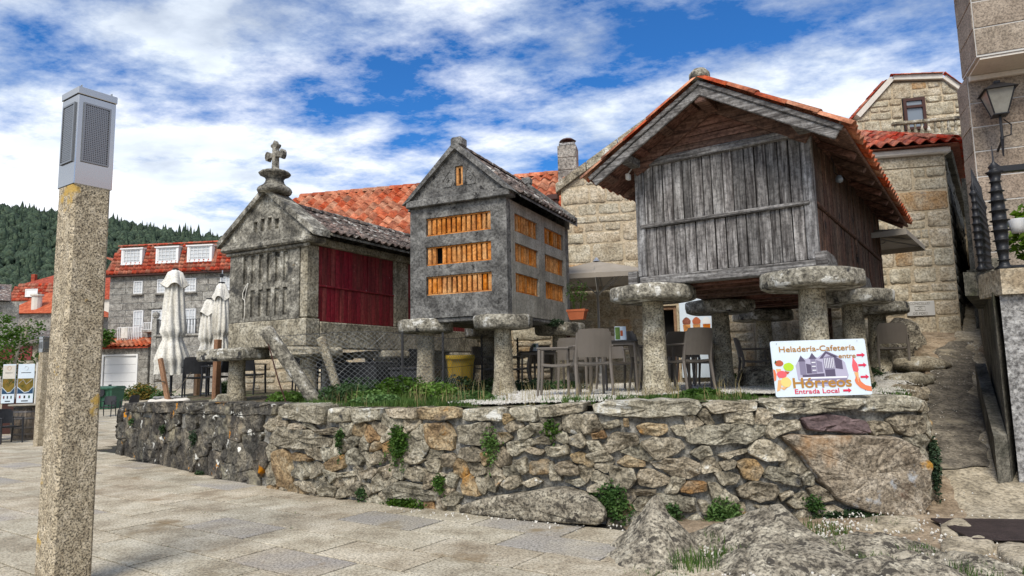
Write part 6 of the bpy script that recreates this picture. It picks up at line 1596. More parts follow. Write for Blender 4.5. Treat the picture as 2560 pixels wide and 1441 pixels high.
def closed_parasol(loc, h0, h1, rmax, label, seed, tie=.42):
    t = thing('folded_parasol', label, 'parasol', loc, seed * 40, 'folded white parasols')
    mb = MB(); mb.tube([(0, 0, 0), (0, 0, h1 + .03)], .03, 8); mb.build('pole', T['iron'], t)
    mb = MB(); n = 60; prof = []
    L = h1 - h0
    for k in range(30):
        f = k / 29; z = h1 - f * L
        if f < .08: r_ = lerp(.06, rmax * .62, f / .08)
        elif f < .62: r_ = lerp(rmax * .55, rmax * .95, (f - .08) / .54)
        elif f < .68: r_ = lerp(rmax * .95, rmax * .62, (f - .62) / .06)
        else: r_ = lerp(rmax * .66, rmax * 1.12, min(1, (f - .68) / .20)) * (1 if f < .92 else .92)
        prof.append((f, z, r_))
    for (f, z, r_) in prof:
        for k in range(n):
            a = 2 * math.pi * k / n; fold = .50 * (abs(math.cos(a * 5.5 + seed + 1.3 * math.sin(3 * f + seed))) ** .7 - .55) + .10 * math.cos(a * 2 + 5 * f + seed) + .12 * NZ.noise(V((math.cos(a) * 2, math.sin(a) * 2, z * 1.5 + seed)))
            q = r_ * (1 + fold * (1 if f > .1 else .4)); zz2 = z + ((.10 * NZ.noise(V((math.cos(a) * 2.2, math.sin(a) * 2.2, seed * 5))) - .05) if f > .95 else 0)
            mb.v.append((q * math.cos(a), q * math.sin(a), zz2))
    mb.f = [(i * n + k, (i + 1) * n + k, (i + 1) * n + (k + 1) % n, i * n + (k + 1) % n) for i in range(len(prof) - 1) for k in range(n)] + [tuple(range(n))]
    cv = mb.build('canopy', T['canvas_white'], t, smooth=True)
    zf = h1 - .18 * 1.0; mb = MB()      # cape at the top
    for (r_, z) in ((.05, h1 + .02), (rmax * .50, h1 - .04), (rmax * .72, h1 - .20), (rmax * .98, h1 - .36)):
        for k in range(n):
            a = 2 * math.pi * k / n; q = r_ * (1 + .16 * math.cos(a * 4 + seed)); mb.v.append((q * math.cos(a), q * math.sin(a), z + (.05 * math.cos(a * 4 + seed) if z < h1 - .3 else 0)))
    mb.f = [(i * n + k, (i + 1) * n + k, (i + 1) * n + (k + 1) % n, i * n + (k + 1) % n) for i in range(3) for k in range(n)] + [tuple(range(n))]
    mb.build('cape', T['canvas_white'], cv, smooth=True)
    zt_ = h1 - .65 * L; mb = MB(); mb.tube([(rmax * .70 * math.cos(k / 12 * 6.283), rmax * .70 * math.sin(k / 12 * 6.283), zt_) for k in range(13)], .014, 5); mb.build('tie_strap', T['canvas_white'], cv)
    mb = MB(); mb.cbox(-.06, .06, -.06, .06, h1 + .02, h1 + .05, .01); mb.build('top_plate', T['iron'], t)
    mb = MB(); mb.cbox(-.3, .3, -.3, .3, 0, .06, .02); mb.build('base', T['plaster_rough'], t)
    return t
closed_parasol((-7.75, 15.5, 1.12), 0.62, 2.92, .27, 'large folded white parasol tied at the waist above the left wall end', 1.0)
closed_parasol((-7.62, 17.0, 1.15), .78, 2.36, .21, 'slimmer folded white parasol right of the large one', 2.3)
closed_parasol((-7.06, 16.4, 1.15), .8, 2.68, .20, 'folded white parasol half hidden behind the stone granary corner', 3.7)

# ------------------------------------------------------------------ timber posts, plank, rocks on the left terrace
mb = MB(); mb.cbox(-.05, .05, -.035, .035, 0, .96, .008); lp = mb.build('leaning_plank', T['wood_new'], label='pale brown timber plank leaning at the left wall end', cat='plank', loc=(-7.22, 14.35, 1.08), rot=(0, rad(-16), rad(-20)))
mb = MB(); mb.tube([(-7.50, 14.30, 1.52), (-7.38, 14.26, 1.53), (-7.30, 14.32, 1.51), (-7.38, 14.42, 1.54), (-7.52, 14.36, 1.56), (-7.40, 14.25, 1.56)], .014, 5); mb.tube([(-7.30, 14.35, 1.20), (-7.10, 14.5, 1.35), (-7.02, 14.9, 1.70), (-7.2, 15.2, 2.0)], .008, 5); mb.build('rope', T['bark'], label='rope wound round the leaning timber plank', cat='rope')
stone_mesh([(-7.65, 14.2), (-7.2, 13.95), (-6.75, 14.05), (-6.7, 14.35), (-7.2, 14.5)], lambda x, y, d: (x, y, 1.05 + d), .09, .05, 1.0, 2).build('concrete_lump', T['plaster_pale'], label='pale concrete footing lump below the leaning plank', cat='footing', smooth=True)
for (x, y, h, lb) in ((-5.80, 13.35, 1.22, 'square brown timber post left of the stone granary support'), (-7.35, 15.9, .75, 'short brown timber post behind the large folded parasol')):
    mb = MB(); mb.cbox(-.055, .055, -.055, .055, 0, h, .008); mb.build('timber_post', T['wood_new'], label=lb, cat='post', loc=(x, y, 1.1), rot=(0, rad(1), rad(-28)))
mb = MB(); mb.lathe([(.09, 0), (.13, .12), (.15, .26), (.13, .27)], 10, (-5.55, 13.9, 2.30)); mb.build('plant_pot', T['wood_new'], label='small brown plant pot beside the stone granary corner', cat='flower pot', smooth=True)
stone_mesh([(-5.62, 12.6), (-5.35, 12.45), (-5.15, 12.6), (-5.4, 12.8)], lambda x, y, d: (x, y, 1.08 + d), .16, .05, 1.0, 1, rough=.7).build('loose_stone', T['granite_cap'], label='loose pale stone on the wall at the foot of the stone granary support', cat='stone', smooth=True)

# leaning granite post with the wire fence
def gpost(a, b, r, name, label, mat='lichen_cap'):
    mb = MB(); a, b = V(a), V(b); n = 9; pts = [a.lerp(b, k / n) for k in range(n + 1)]
    d = (b - a).normalized(); s_ = d.cross(V((0, 1, 0))).normalized(); u_ = s_.cross(d)
    for p in pts:
        for k in range(8):
            t = 2 * math.pi * (k + .5) / 8; q = r * (1.12 if k % 2 else 1) * (1 + .12 * NZ.noise(p * 3 + V((math.cos(t), math.sin(t), 0))))
            mb.v.append(p + s_ * q * math.cos(t) + u_ * q * math.sin(t))
    mb.f = [(i * 8 + k, i * 8 + (k + 1) % 8, (i + 1) * 8 + (k + 1) % 8, (i + 1) * 8 + k) for i in range(n) for k in range(8)] + [tuple(n * 8 + k for k in range(8)), tuple(range(8))[::-1]]
    return mb.build(name, T[mat], label=label, cat='post', smooth=True)
gpost((-2.95, 10.55, 1.05), (-3.86, 10.60, 2.32), .095, 'leaning_post', 'rough granite fence post leaning left in front of the stone granary')
gpost((-2.78, 11.15, 1.1), (-3.16, 11.2, 2.20), .065, 'granite_post', 'pale upright granite stub behind the leaning post', 'pillar_granite')
mb = MB(); mb.tube([(-3.42, 10.45, 1.06), (-3.60, 10.5, 1.5), (-3.83, 10.55, 2.22)], .010, 6); mb.build('iron_rod', T['frame_brown'], label='rusty iron rod propped against the leaning granite post', cat='rod')
FE = thing('wire_fence', 'sagging chain-link wire fence between the stone and concrete granaries', 'fence')
FP = [V((-3.05, 10.72)), V((-1.95, 11.0)), V((-1.2, 11.25)), V((-.55, 12.6)), V((.2, 13.9))]
fl = [0.0]
for a, b in zip(FP, FP[1:]): fl.append(fl[-1] + (b - a).length)
def fpt(s, z):
    i = 0
    while i < len(FP) - 2 and fl[i + 1] < s: i += 1
    p = FP[i].lerp(FP[i + 1], (s - fl[i]) / (fl[i + 1] - fl[i])); sag = .05 * math.sin(s * 2.2)
    lean = -.65 * max(0, 1 - s / .8) * (z - 1.2) / 1.05
    return V((p.x + lean, p.y + .03 * math.sin(s * 5 + z * 3), z + sag * (z - 1.15)))
fh_, st = 1.05, .075; mbw = MB()
k = -int(fh_ / st)
while k * st < fl[-1]:
    for sg in (1, -1):
        pts = []
        for j in range(8):
            s = k * st + (fh_ * j / 7 if sg > 0 else fh_ * (1 - j / 7))
            if 0 <= s <= fl[-1]: pts.append(fpt(s, 1.17 + fh_ * j / 7))
        if len(pts) > 1: mbw.tube(pts, .0022, 3, False)
    k += 1
mbw.build('wire_mesh', T['wire'], FE)
mb = MB()
for z in (1.2, 1.7, 2.21): mb.tube([fpt(fl[-1] * j / 40, z) for j in range(41)], .004, 4)
mb.build('tension_wire', T['wire_dark'], FE)
for s in (1.3, 2.0, 3.35, 4.7):
    p = fpt(s, 1.1); mb = MB(); mb.tube([(p.x, p.y, 1.05), (p.x, p.y, 2.25)], .022, 6); mb.build('fence_post', T['wire_dark'], FE)
# dark crates / covers behind the fence below the stone granary
for (x, y, sx, sy, h, yw, lb) in ((-2.9, 13.5, .5, .35, .62, -28, 'dark blue-grey covered crate under the stone granary, left'), (-1.9, 13.2, .40, .3, .50, -20, 'dark crate behind the fence, right')):
    t = thing('crate', lb, 'crate', (x, y, 1.15), yw)
    mb = MB(); mb.cbox(-sx, sx, -sy, sy, 0, h, .03, None, .01); mb.build('body', T['black_plastic'], t)
    mb = MB(); mb.cbox(-sx - .02, sx + .02, -sy - .02, sy + .02, h + .003, h + .05, .012); mb.build('lid', T['black_plastic'], t)

# ------------------------------------------------------------------ waste bins
def wheel_bin(loc, yaw, w_, d_, h, mat, label):
    t = thing('waste_bin', label, 'bin', loc, yaw)
    mb = MB(); a, b = w_ / 2, d_ / 2
    lv = [(.80, 0.06), (.84, .2), (.97, h * .85), (1.0, h * .86), (1.03, h * .9)]
    for (s_, z) in lv: mb.v += [(-a * s_, -b * s_, z), (a * s_, -b * s_, z), (a * s_, b * s_, z), (-a * s_, b * s_, z)]
    mb.f = [(i * 4 + k, i * 4 + (k + 1) % 4, (i + 1) * 4 + (k + 1) % 4, (i + 1) * 4 + k) for i in range(len(lv) - 1) for k in range(4)] + [(3, 2, 1, 0), (16, 17, 18, 19)]
    mb.build('bin_body', T[mat], t)
    mb = MB(); mb.prism([(-b * 1.08, h * .905), (-b * 1.08, h * .94), (-b * .3, h * 1.0), (b * .8, h * 1.0), (b * 1.05, h * .95), (b * 1.05, h * .905)], -a * 1.06, a * 1.06, 'x'); ld = mb.build('lid', T[mat], t)
    mb = MB(); mb.tube([(-a * .7, -b * 1.14, h * .90), (a * .7, -b * 1.14, h * .90)], .018, 6); mb.build('lid_handle', T[mat], ld)
    for k in range(3):
        x = lerp(-a * .7, a * .7, k / 2); mb = MB(); mb.box(x - .012, x + .012, -b * 1.02, -b * .88, h * .2, h * .82); mb.build('rib', T[mat], t)
    for (x, y) in ((-a * .7, b * .6), (a * .7, b * .6), (-a * .7, -b * .6), (a * .7, -b * .6)):
        mb = MB(); mb.lathe([(.06, -.02), (.075, -.01), (.075, .01), (.06, .02)], 10); m4 = Mx.Translation((x, y, .075)) @ Mx.Rotation(math.pi / 2, 4, 'Y'); mb.v = [m4 @ V(p) for p in mb.v]; mb.build('wheel', T['black_plastic'], t)
    return t
wheel_bin((-1.05, 13.45, 1.16), 8, .52, .45, .76, 'bin_yellow', 'yellow plastic waste bin behind the wire fence under the concrete granary')
gb = wheel_bin((-19.55, 33.0, -.05), -5, 1.15, .95, 1.30, 'bin_green', 'large green waste container right of the foreground lamp post')
mb = MB(); mb.lathe([(.0, -.49), (.19, -.485), (.19, -.45)], 12); m4 = Mx.Translation((.05, 0, 1.0)) @ Mx.Rotation(math.pi / 2, 4, 'X') @ Mx.Translation((0, 0, .98)); mb.v = [m4 @ V(p) for p in mb.v]; mb.build('hatch', T['black_plastic'], gb)
wheel_bin((-18.2, 26.5, -.03), 5, .62, .7, 1.35, 'bin_green', 'green wheeled bin behind the information board')

# ------------------------------------------------------------------ barrels, information board
def barrel(loc, label, top=False, s=1.0):
    t = thing('barrel', label, 'barrel', loc, R.uniform(0, 90), 'wine barrels used as tables')
    n = 18; zs_ = [0, .12, .28, .45, .62, .78, .9]
    rr = lambda z: .30 + .075 * math.sin(math.pi * z / .9)
    for k in range(n):
        a0, a1 = 2 * math.pi * (k + .02) / n, 2 * math.pi * (k + .98) / n; mb = MB()
        for z in zs_:
            for a, q in ((a0, 1), (a1, 1), (a1, .92), (a0, .92)): mb.v.append((rr(z) * q * math.cos(a) * s, rr(z) * q * math.sin(a) * s, z * s))
        mb.f = [(i * 4 + j, i * 4 + (j + 1) % 4, (i + 1) * 4 + (j + 1) % 4, (i + 1) * 4 + j) for i in range(len(zs_) - 1) for j in range(4)] + [(3, 2, 1, 0), tuple(24 + j for j in range(4))]
        mb.build('stave', T['barrel'], t)
    for z in (.03, .16, .33, .57, .74, .86):
        mb = MB(); mb.lathe([((rr(z - .02) + .004) * s, (z - .022) * s), ((rr(z + .02) + .004) * s, (z + .022) * s), ((rr(z + .02) - .004) * s, (z + .022) * s)], 24); mb.build('hoop', T['hoop'], t, smooth=False)
    mb = MB(); mb.lathe([(.29 * s, .86 * s), (.29 * s, .88 * s)], 18); mb.build('barrel_head', T['barrel'], t)
    if top:
        mb = MB(); mb.lathe([(.45, .915), (.46, .925), (.46, .945), (.45, .955)], 22); mb.build('table_top', T['bark_pale'], t)
    return t
barrel((-13.35, 18.9, 0), 'wooden wine barrel with round top board behind the black chair', True, 1.03)
barrel((-13.05, 19.8, 0), 'wooden barrel half hidden behind the lamp post', True, 1.03)
barrel((-14.35, 18.6, 0), 'dark wooden barrel at the left picture edge', False, 1.0)
IB = thing('information_board', 'brown information board with two printed map panels behind the barrels', 'sign', (-15.15, 21.0, 0), 12)
mb = MB(); mb.cbox(-.42, .42, -.04, .04, 0, 1.05, .01); mb.cbox(-.06, .06, -.045, .045, 1.05, 2.02, .01); mb.build('frame', T['frame_brown'], IB)
for (x0, x1, c0) in ((-.44, -.09, 'canvas_taupe'), (-.03, .42, 'white_board')):
    mb = MB(); mb.cbox(x0, x1, -.065, -.047, .92, 2.10, .006); pn = mb.build('panel', T['white_board'], IB)
    w_ = x1 - x0
    def pr(nm, m, pts): 
        mb = MB(); mb.add([(x0 + w_ * u, -.068, .92 + 1.18 * v) for u, v in pts], [tuple(range(len(pts)))]); mb.build(nm, T[m], pn)
    if c0 == 'canvas_taupe': pr('print', 'plaster_pale', [(.03, .62), (.97, .62), (.97, .97), (.03, .97)])
    pr('print', 'leaf_yellow', [(.03, .42), (.45, .28), (.7, .30), (.97, .42), (.97, .63), (.03, .63)])
    mb = MB(); mb.add([(x0 + w_ * u, -.0695, .92 + 1.18 * v) for u, v in ((.03, .24), (.97, .24), (.97, .40), (.7, .28), (.45, .26), (.03, .40))], [(0, 1, 2, 3, 4, 5)]); mb.build('print', material('sea_blue', [(.02, .06, .12)]), pn)
    mb = MB(); mb.tube([(x0 + w_ * u, -.070, .92 + 1.18 * v) for u, v in ((.1, .5), (.35, .6), (.55, .48), (.9, .60))], .006, 4); mb.tube([(x0 + w_ * .5 + .05 * math.cos(a), -.070, 1.98 + .06 * math.sin(a)) for a in [i / 10 * 6.283 for i in range(11)]], .004, 4); mb.build('print', T['white_paint'] if c0 != 'canvas_taupe' else T['terracotta'], pn)
    for k in range(3): pr('print', ('red_paint', 'iron', 'bin_green')[k], [(.15 + .28 * k, .12), (.25 + .28 * k, .12), (.25 + .28 * k, .19), (.15 + .28 * k, .19)])
    pr('print', 'iron', [(.2, .77), (.8, .77), (.8, .785), (.2, .785)]); pr('print', 'iron', [(.3, .04), (.7, .04), (.7, .065), (.3, .065)])
mb = MB(); mb.cbox(.45, .50, -.06, .02, .2, 2.14, .01); mb.build('side_post', T['plaster_pale'], IB)

# ------------------------------------------------------------------ flower box on the pillar cap, poster, ladder
FB = thing('flower_box', 'terracotta flower box with a thin plant on the rear pillar cap', 'flower box', (1.20, 12.55, 2.505), -25)
mb = MB(); lv = [(.78, 0), (1.0, .15), (1.08, .15), (1.08, .19)]
for (s_, z) in lv: mb.v += [(-.17 * s_, -.09 * s_, z), (.17 * s_, -.09 * s_, z), (.17 * s_, .09 * s_, z), (-.17 * s_, .09 * s_, z)]
mb.f = [(i * 4 + k, i * 4 + (k + 1) % 4, (i + 1) * 4 + (k + 1) % 4, (i + 1) * 4 + k) for i in range(3) for k in range(4)] + [(3, 2, 1, 0), (12, 13, 14, 15)]
mb.build('box', T['terracotta_pot'], FB)
PO = thing('ice_cream_poster', 'tall ice cream poster with cones hanging beside the dark doorway', 'poster', (1.25, 16.32, 0), -12.8)
mb = MB(); mb.cbox(2.68, 3.42, -.12, -.09, 1.35, 3.15, .006); mb.build('board', T['white_board'], PO)
for k, (x, m) in enumerate(((2.83, 'tile_deep'), (3.05, 'terracotta_pot'), (3.27, 'white_paint'))):
    mb = MB(); mb.add([(x - .085, -.123, 2.56), (x - .045, -.123, 2.12), (x + .045, -.123, 2.12), (x + .085, -.123, 2.56)], [(0, 1, 2, 3)]); mb.build('printed_cone', T['terracotta'], PO)
    mb = MB(); mb.add([(x + (.085 + .02 * math.sin(3 * a)) * math.cos(a), -.1245, 2.58 + .15 * max(-.1, math.sin(a))) for a in [i / 14 * 6.283 for i in range(14)]], [tuple(range(14))]); mb.build('printed_scoop', T[m], PO)
text('lettering', 'helados', .16, T['table_top'], PO, (3.05, -.124, 2.95), FR)
LA = thing('ladder', 'dark wooden ladder leaning under the rear of the timber granary', 'ladder', (6.05, 13.6, 1.3), -30)
for x in (-.25, .25):
    mb = MB(); mb.cbox(x - .03, x + .03, -.03, .03, 0, 1.9, .005); mb.v = [(p[0], p[1] + p[2] * .25, p[2]) for p in mb.v]; mb.build('rail', T['wood_brown'], LA)
for k in range(5):
    z = .25 + k * .35; mb = MB(); mb.cbox(-.22, .22, z * .25 - .03, z * .25 + .03, z, z + .035, .004); mb.build('rung', T['wood_brown'], LA)

# ------------------------------------------------------------------ cafe sign on the wall
SG_ = thing('cafe_sign', 'white cafe sign with brown lettering and red arrows leaning on the wall top', 'sign', (2.79, 7.34, 1.258), -1.0)
SW, SHh = 1.02, .60
TILT = Mx.Rotation(rad(-6), 4, 'X')
def sg(name, m, pts, d=.004, parent=None):
    mb = MB(); mb.add([(x * SW, -d, z * SHh) for x, z in pts], [tuple(range(len(pts)))])
    return mb.build(name, T[m] if isinstance(m, str) else m, parent or SB)
mb = MB(); c = .02; rp = []
for (cx, cz, a0) in ((SW - c, c, -90), (SW - c, SHh - c, 0), (c, SHh - c, 90), (c, c, 180)):
    rp += [(cx + c * math.cos(rad(a0 + k * 30)), cz + c * math.sin(rad(a0 + k * 30))) for k in range(4)]
mb.prism(rp, 0, .008); SB = mb.build('board', T['white_board'], SG_); SB.matrix_local = TILT @ Mx.Rotation(rad(-.6), 4, 'Y')
mgold = material('sign_ochre', [(.40, .20, .04)]); mred = material('sign_red', [(.62, .03, .08)]); mink = material('sign_violet_ink', [(.10, .085, .14)]); mpale = material('sign_pale_violet', [(.42, .40, .52)]); mmid = material('sign_mid_violet', [(.22, .20, .29)])
mstraw = material('sign_strawberry', [(.75, .12, .14)]); mlime = material('sign_lime', [(.42, .62, .04)]); mvan = material('sign_vanilla', [(.80, .58, .20)]); mcone = material('sign_cone', [(.72, .40, .18)]); mchoc = material('sign_choc', [(.45, .10, .05)]); mskin = material('sign_hand', [(.70, .20, .09)]); mwht = material('sign_white', [(.80, .82, .85)])
def stext(s, size, m, x, z, d=.0052, sx=1.0, off=.012):
    cu = bpy.data.curves.new('lettering', 'FONT'); cu.body = s; cu.size = size; cu.align_x = 'LEFT'; cu.align_y = 'BOTTOM_BASELINE'; cu.offset = size * off; cu.resolution_u = 3
    tmp = bpy.data.objects.new('lettering', cu); COL.objects.link(tmp)
    me = bpy.data.meshes.new_from_object(tmp.evaluated_get(bpy.context.evaluated_depsgraph_get())); bpy.data.objects.remove(tmp); bpy.data.curves.remove(cu)
    xs_ = [v.co.x for v in me.vertices]; w0 = max(xs_) - min(xs_)
    for v in me.vertices: v.co.x = (v.co.x - min(xs_)) * (sx * SW / w0)
    me.materials.clear(); me.materials.append(m)
    return link('lettering', me, SB, (x * SW, -d, z * SHh), FR)
# picture of the granaries
def ell(cx, cz, rx, rz, n=20, j=0.0): return [(cx + rx * math.cos(i / n * 6.283) * (1 + j * math.sin(i * 2.7)), cz + rz * math.sin(i / n * 6.283) * (1 + j * math.cos(i * 1.9))) for i in range(n)]
sg('print', mpale, [(.25, .30), (.30, .22), (.55, .17), (.74, .19), (.78, .35), (.76, .58), (.70, .70), (.58, .80), (.48, .68), (.42, .72), (.36, .66), (.30, .70), (.24, .55)], .0026)
for (pts, m) in (([(.28, .38), (.28, .62), (.345, .62), (.345, .38)], mmid), ([(.27, .62), (.305, .73), (.35, .62)], mink), ([(.35, .40), (.35, .58), (.40, .56), (.40, .40)], mink),
                 ([(.40, .40), (.40, .66), (.455, .66), (.455, .40)], mmid), ([(.385, .66), (.425, .77), (.47, .66)], mink), ([(.46, .42), (.46, .64), (.52, .60), (.52, .42)], mmid),
                 ([(.535, .46), (.535, .68), (.645, .72), (.65, .48)], mmid), ([(.495, .66), (.57, .795), (.70, .69), (.645, .68), (.575, .75), (.53, .66)], mink), ([(.655, .48), (.65, .71), (.73, .62), (.73, .46)], mink),
                 ([(.54, .34), (.54, .46), (.645, .47), (.645, .34)], mink), ([(.30, .34), (.30, .38), (.53, .40), (.53, .34)], mink), ([(.27, .31), (.27, .335), (.76, .335), (.76, .31)], mwht), ([(.30, .21), (.27, .30), (.76, .30), (.74, .21)], mmid)):
    sg('print', m, pts, .0034)
for k in range(6): sg('print', mwht, [(.545 + k * .018, .49), (.545 + k * .018, .67), (.551 + k * .018, .67), (.551 + k * .018, .49)], .0040)
for k in range(3): sg('print', mwht, [(.41, .45 + k * .07), (.41, .465 + k * .07), (.45, .465 + k * .07), (.45, .45 + k * .07)], .0040)
for k in range(5): sg('print', mwht, ell(.33 + k * .085, .26, .022, .022, 7, .2), .0040)
# ice creams at the left, hand with cone at the right
sg('print', mskin, [(.0, .28), (.0, .50), (.02, .48), (.03, .40), (.02, .30)], .0030)
for (pts, m, d) in (([(.03, .50), (.06, .30), (.085, .50)], mcone, .0030), ([(.015, .10), (.04, .30), (.09, .30), (.05, .12)], mcone, .0030), (ell(.07, .60, .045, .055, 16, .06), mchoc, .0036), (ell(.165, .53, .055, .075, 16, .05), mlime, .0036), ([(.12, .46), (.17, .44), (.15, .40), (.11, .42)], mchoc, .0033),
                    (ell(.085, .40, .052, .065, 16, .06), mstraw, .0040), (ell(.12, .26, .055, .09, 16, .05), mvan, .0036), ([(.05, .17), (.09, .12), (.16, .24), (.14, .18)], mcone, .0030), ([(.02, .60), (.035, .66), (.045, .61)], 'leaf', .0042)):
    sg('print', m, pts, d)
sg('print', mstraw, [(.835, .42), (.828, .52), (.842, .62), (.845, .70), (.862, .62), (.885, .55), (.892, .45), (.88, .40)], .0034)
sg('print', mcone, [(.84, .40), (.885, .40), (.878, .26), (.86, .24)], .0034)
sg('print', mskin, [(.835, .26), (.845, .20), (.885, .12), (.95, .07), (.998, .06), (.998, .14), (.94, .17), (.90, .23), (.885, .32), (.872, .22), (.858, .34)], .0038)
stext('Heladería-Cafetería', .085, mgold, .085, .80, sx=.80); stext('entre', .07, mgold, .70, .66, sx=.18)
stext('Hórreos', .15, mgold, .19, .155, sx=.61, off=.02); stext('Entrada Local', .07, mred, .20, .05, sx=.46)
for (x, z) in ((.89, .705), (.893, .525), (.90, .315), (.70, .085)):
    sg('arrow', mred, [(x, z - .017), (x + .055, z - .017), (x + .055, z - .042), (x + .088, z), (x + .055, z + .042), (x + .055, z + .017), (x, z + .017)], .0052)
for (x, z) in ((.065, .95), (.915, .96), (.93, .08)): sg('screw', 'iron', ell(x, z, .004, .007, 8), .0056)

# tv antenna
AN = thing('tv_antenna', 'thin tv antenna sticking out left of the stone granary', 'antenna', (-12.9, 30.0, 0), 20)
mb = MB(); mb.tube([(0, 0, 2), (0, 0, 6.3)], .025, 6); mb.build('mast', T['alu'], AN)
mb = MB(); mb.tube([(-1.1, 0, 6.35), (.5, 0, 5.95)], .015, 5)
for k in range(7): x = -1.0 + k * .2; mb.tube([(x, -.35 + k * .02, 6.33 - k * .05), (x, .35 - k * .02, 6.33 - k * .05)], .009, 4)
mb.cbox(-.1, .05, -.06, .06, 5.98, 6.14, .01); mb.build('boom', T['iron'], AN)

# ------------------------------------------------------------------ plants
def leaves(mb, c, rx, ry, rz, n, s, rnd, up=.5, hollow=0.0):
    for _ in range(n):
        while True:
            p = V((rnd.uniform(-1, 1), rnd.uniform(-1, 1), rnd.uniform(-1, 1)))
            if hollow < p.length < 1: break
        p = V((c[0] + p.x * rx, c[1] + p.y * ry, c[2] + p.z * rz))
        e = Euler((rnd.uniform(-1.1, 1.1), rnd.uniform(-1.1, 1.1), rnd.uniform(0, 6.28))).to_matrix(); q = s * rnd.uniform(.6, 1.3)
        mb.add([p + e @ V((0, -q * .1, 0)), p + e @ V((q * .42, q * .4, q * .08)), p + e @ V((0, q, -q * .12)), p + e @ V((-q * .42, q * .4, q * .08))], [(0, 1, 2, 3)])
def blades(mb, c, r, n, h, rnd, w_=.006):
    for _ in range(n):
        a = rnd.uniform(0, 6.28); d = rnd.uniform(0, 1) ** .6 * r; x, y = c[0] + d * math.cos(a), c[1] + d * math.sin(a); hh = h * rnd.uniform(.4, 1.2)
        b = rnd.uniform(0, 6.28); lx, ly = math.cos(b) * hh * rnd.uniform(.1, .6), math.sin(b) * hh * rnd.uniform(.1, .6); wx, wy = -math.sin(b) * w_, math.cos(b) * w_
        mb.add([(x - wx, y - wy, c[2]), (x + wx, y + wy, c[2]), (x + lx * .4 + wx * .7, y + ly * .4 + wy * .7, c[2] + hh * .6), (x + lx * .4 - wx * .7, y + ly * .4 - wy * .7, c[2] + hh * .6), (x + lx, y + ly, c[2] + hh)], [(0, 1, 2, 3), (3, 2, 4)])
rp_ = random.Random(21)
# weeds rooted in the wall (s along the wall, z, half width, half height, leaf, label)
for (s, z, a, b, n, m, lb) in ((9.55, .80, .16, .24, 420, 'leaf', 'dense green weed hanging in the wall below the coping, left of the middle'), (8.55, .78, .09, .15, 160, 'leaf', 'small leafy weed in the wall near the rusty orange stones'),
        (10.85, .80, .12, .26, 200, 'leaf_light', 'straggling green weed in the wall right of the square rusty stone'), (11.6, .98, .10, .12, 110, 'leaf', 'little weed tuft high in the wall below the gravel'),
        (9.65, .05, .34, .08, 330, 'leaf', 'low creeping weeds along the foot of the wall'), (10.15, .32, .09, .13, 120, 'leaf', 'small weed above the low bedrock boulder'), (8.95, .1, .09, .12, 110, 'leaf', 'tiny weed at the foot of the wall left of the brown boulder'),
        (12.23, .28, .17, .22, 520, 'leaf', 'bushy green weed between the long boulder and the pointed rock'), (13.35, .12, .20, .22, 620, 'leaf_light', 'round leafy weed at the foot of the wall below the white-topped stone'),
        (12.82, .10, .12, .17, 200, 'leaf', 'leafy weed right of the pointed rock'), (14.62, .05, .46, .08, 620, 'leaf_dark', 'dark ivy creeping along the lower edge of the big boulder'), (14.25, .20, .12, .10, 160, 'leaf', 'ivy sprig at the boulder lower left corner'),
        (15.85, .55, .10, .36, 420, 'leaf_dark', 'tall dark weed on the path side of the boulder'), (4.4, .60, .14, .14, 150, 'leaf_dark', 'dark weed on the black stained wall part'), (3.0, .68, .10, .10, 80, 'leaf_dark', 'faint weed high on the black stained wall'), (4.7, .02, .12, .07, 90, 'leaf_dark', 'small weed at the foot of the black stained wall'), (1.1, .75, .08, .08, 60, 'leaf', 'tiny weed near the left end of the wall')):
    a *= 1.3; b *= 1.2; n = int(n * 1.5)
    mb = MB(); p = wall_at(s, .08); q0 = wall_at(s - .3, 0); q1 = wall_at(s + .3, 0); an = math.atan2(q1[1] - q0[1], q1[0] - q0[0])
    leaves(mb, (0, 0, -.1 * b), a * .72, .05, b * .72, int(n * .8), .033, rp_)
    for _ in range(max(4, n // 45)):        # trailing shoots
        x_, z_ = rp_.uniform(-.25, .25) * a, rp_.uniform(-.25, .3) * b; vx, vz = rp_.uniform(-.7, .7), rp_.uniform(-1.0, .6)
        for q_ in range(9):
            leaves(mb, (x_, rp_.uniform(-.02, .02), z_), .028, .03, .028, max(3, int(n / 110)), .030, rp_)
            x_ += vx * a * .13; z_ += vz * b * .12; vz -= .14; vx += rp_.uniform(-.3, .3)
    m4 = Mx.Translation((p[0], p[1], z)) @ Mx.Rotation(an, 4, 'Z'); mb.v = [m4 @ V(v) for v in mb.v]
    mb.build('wall_weed', T[m], label=lb, cat='plant', group='weeds on the wall')
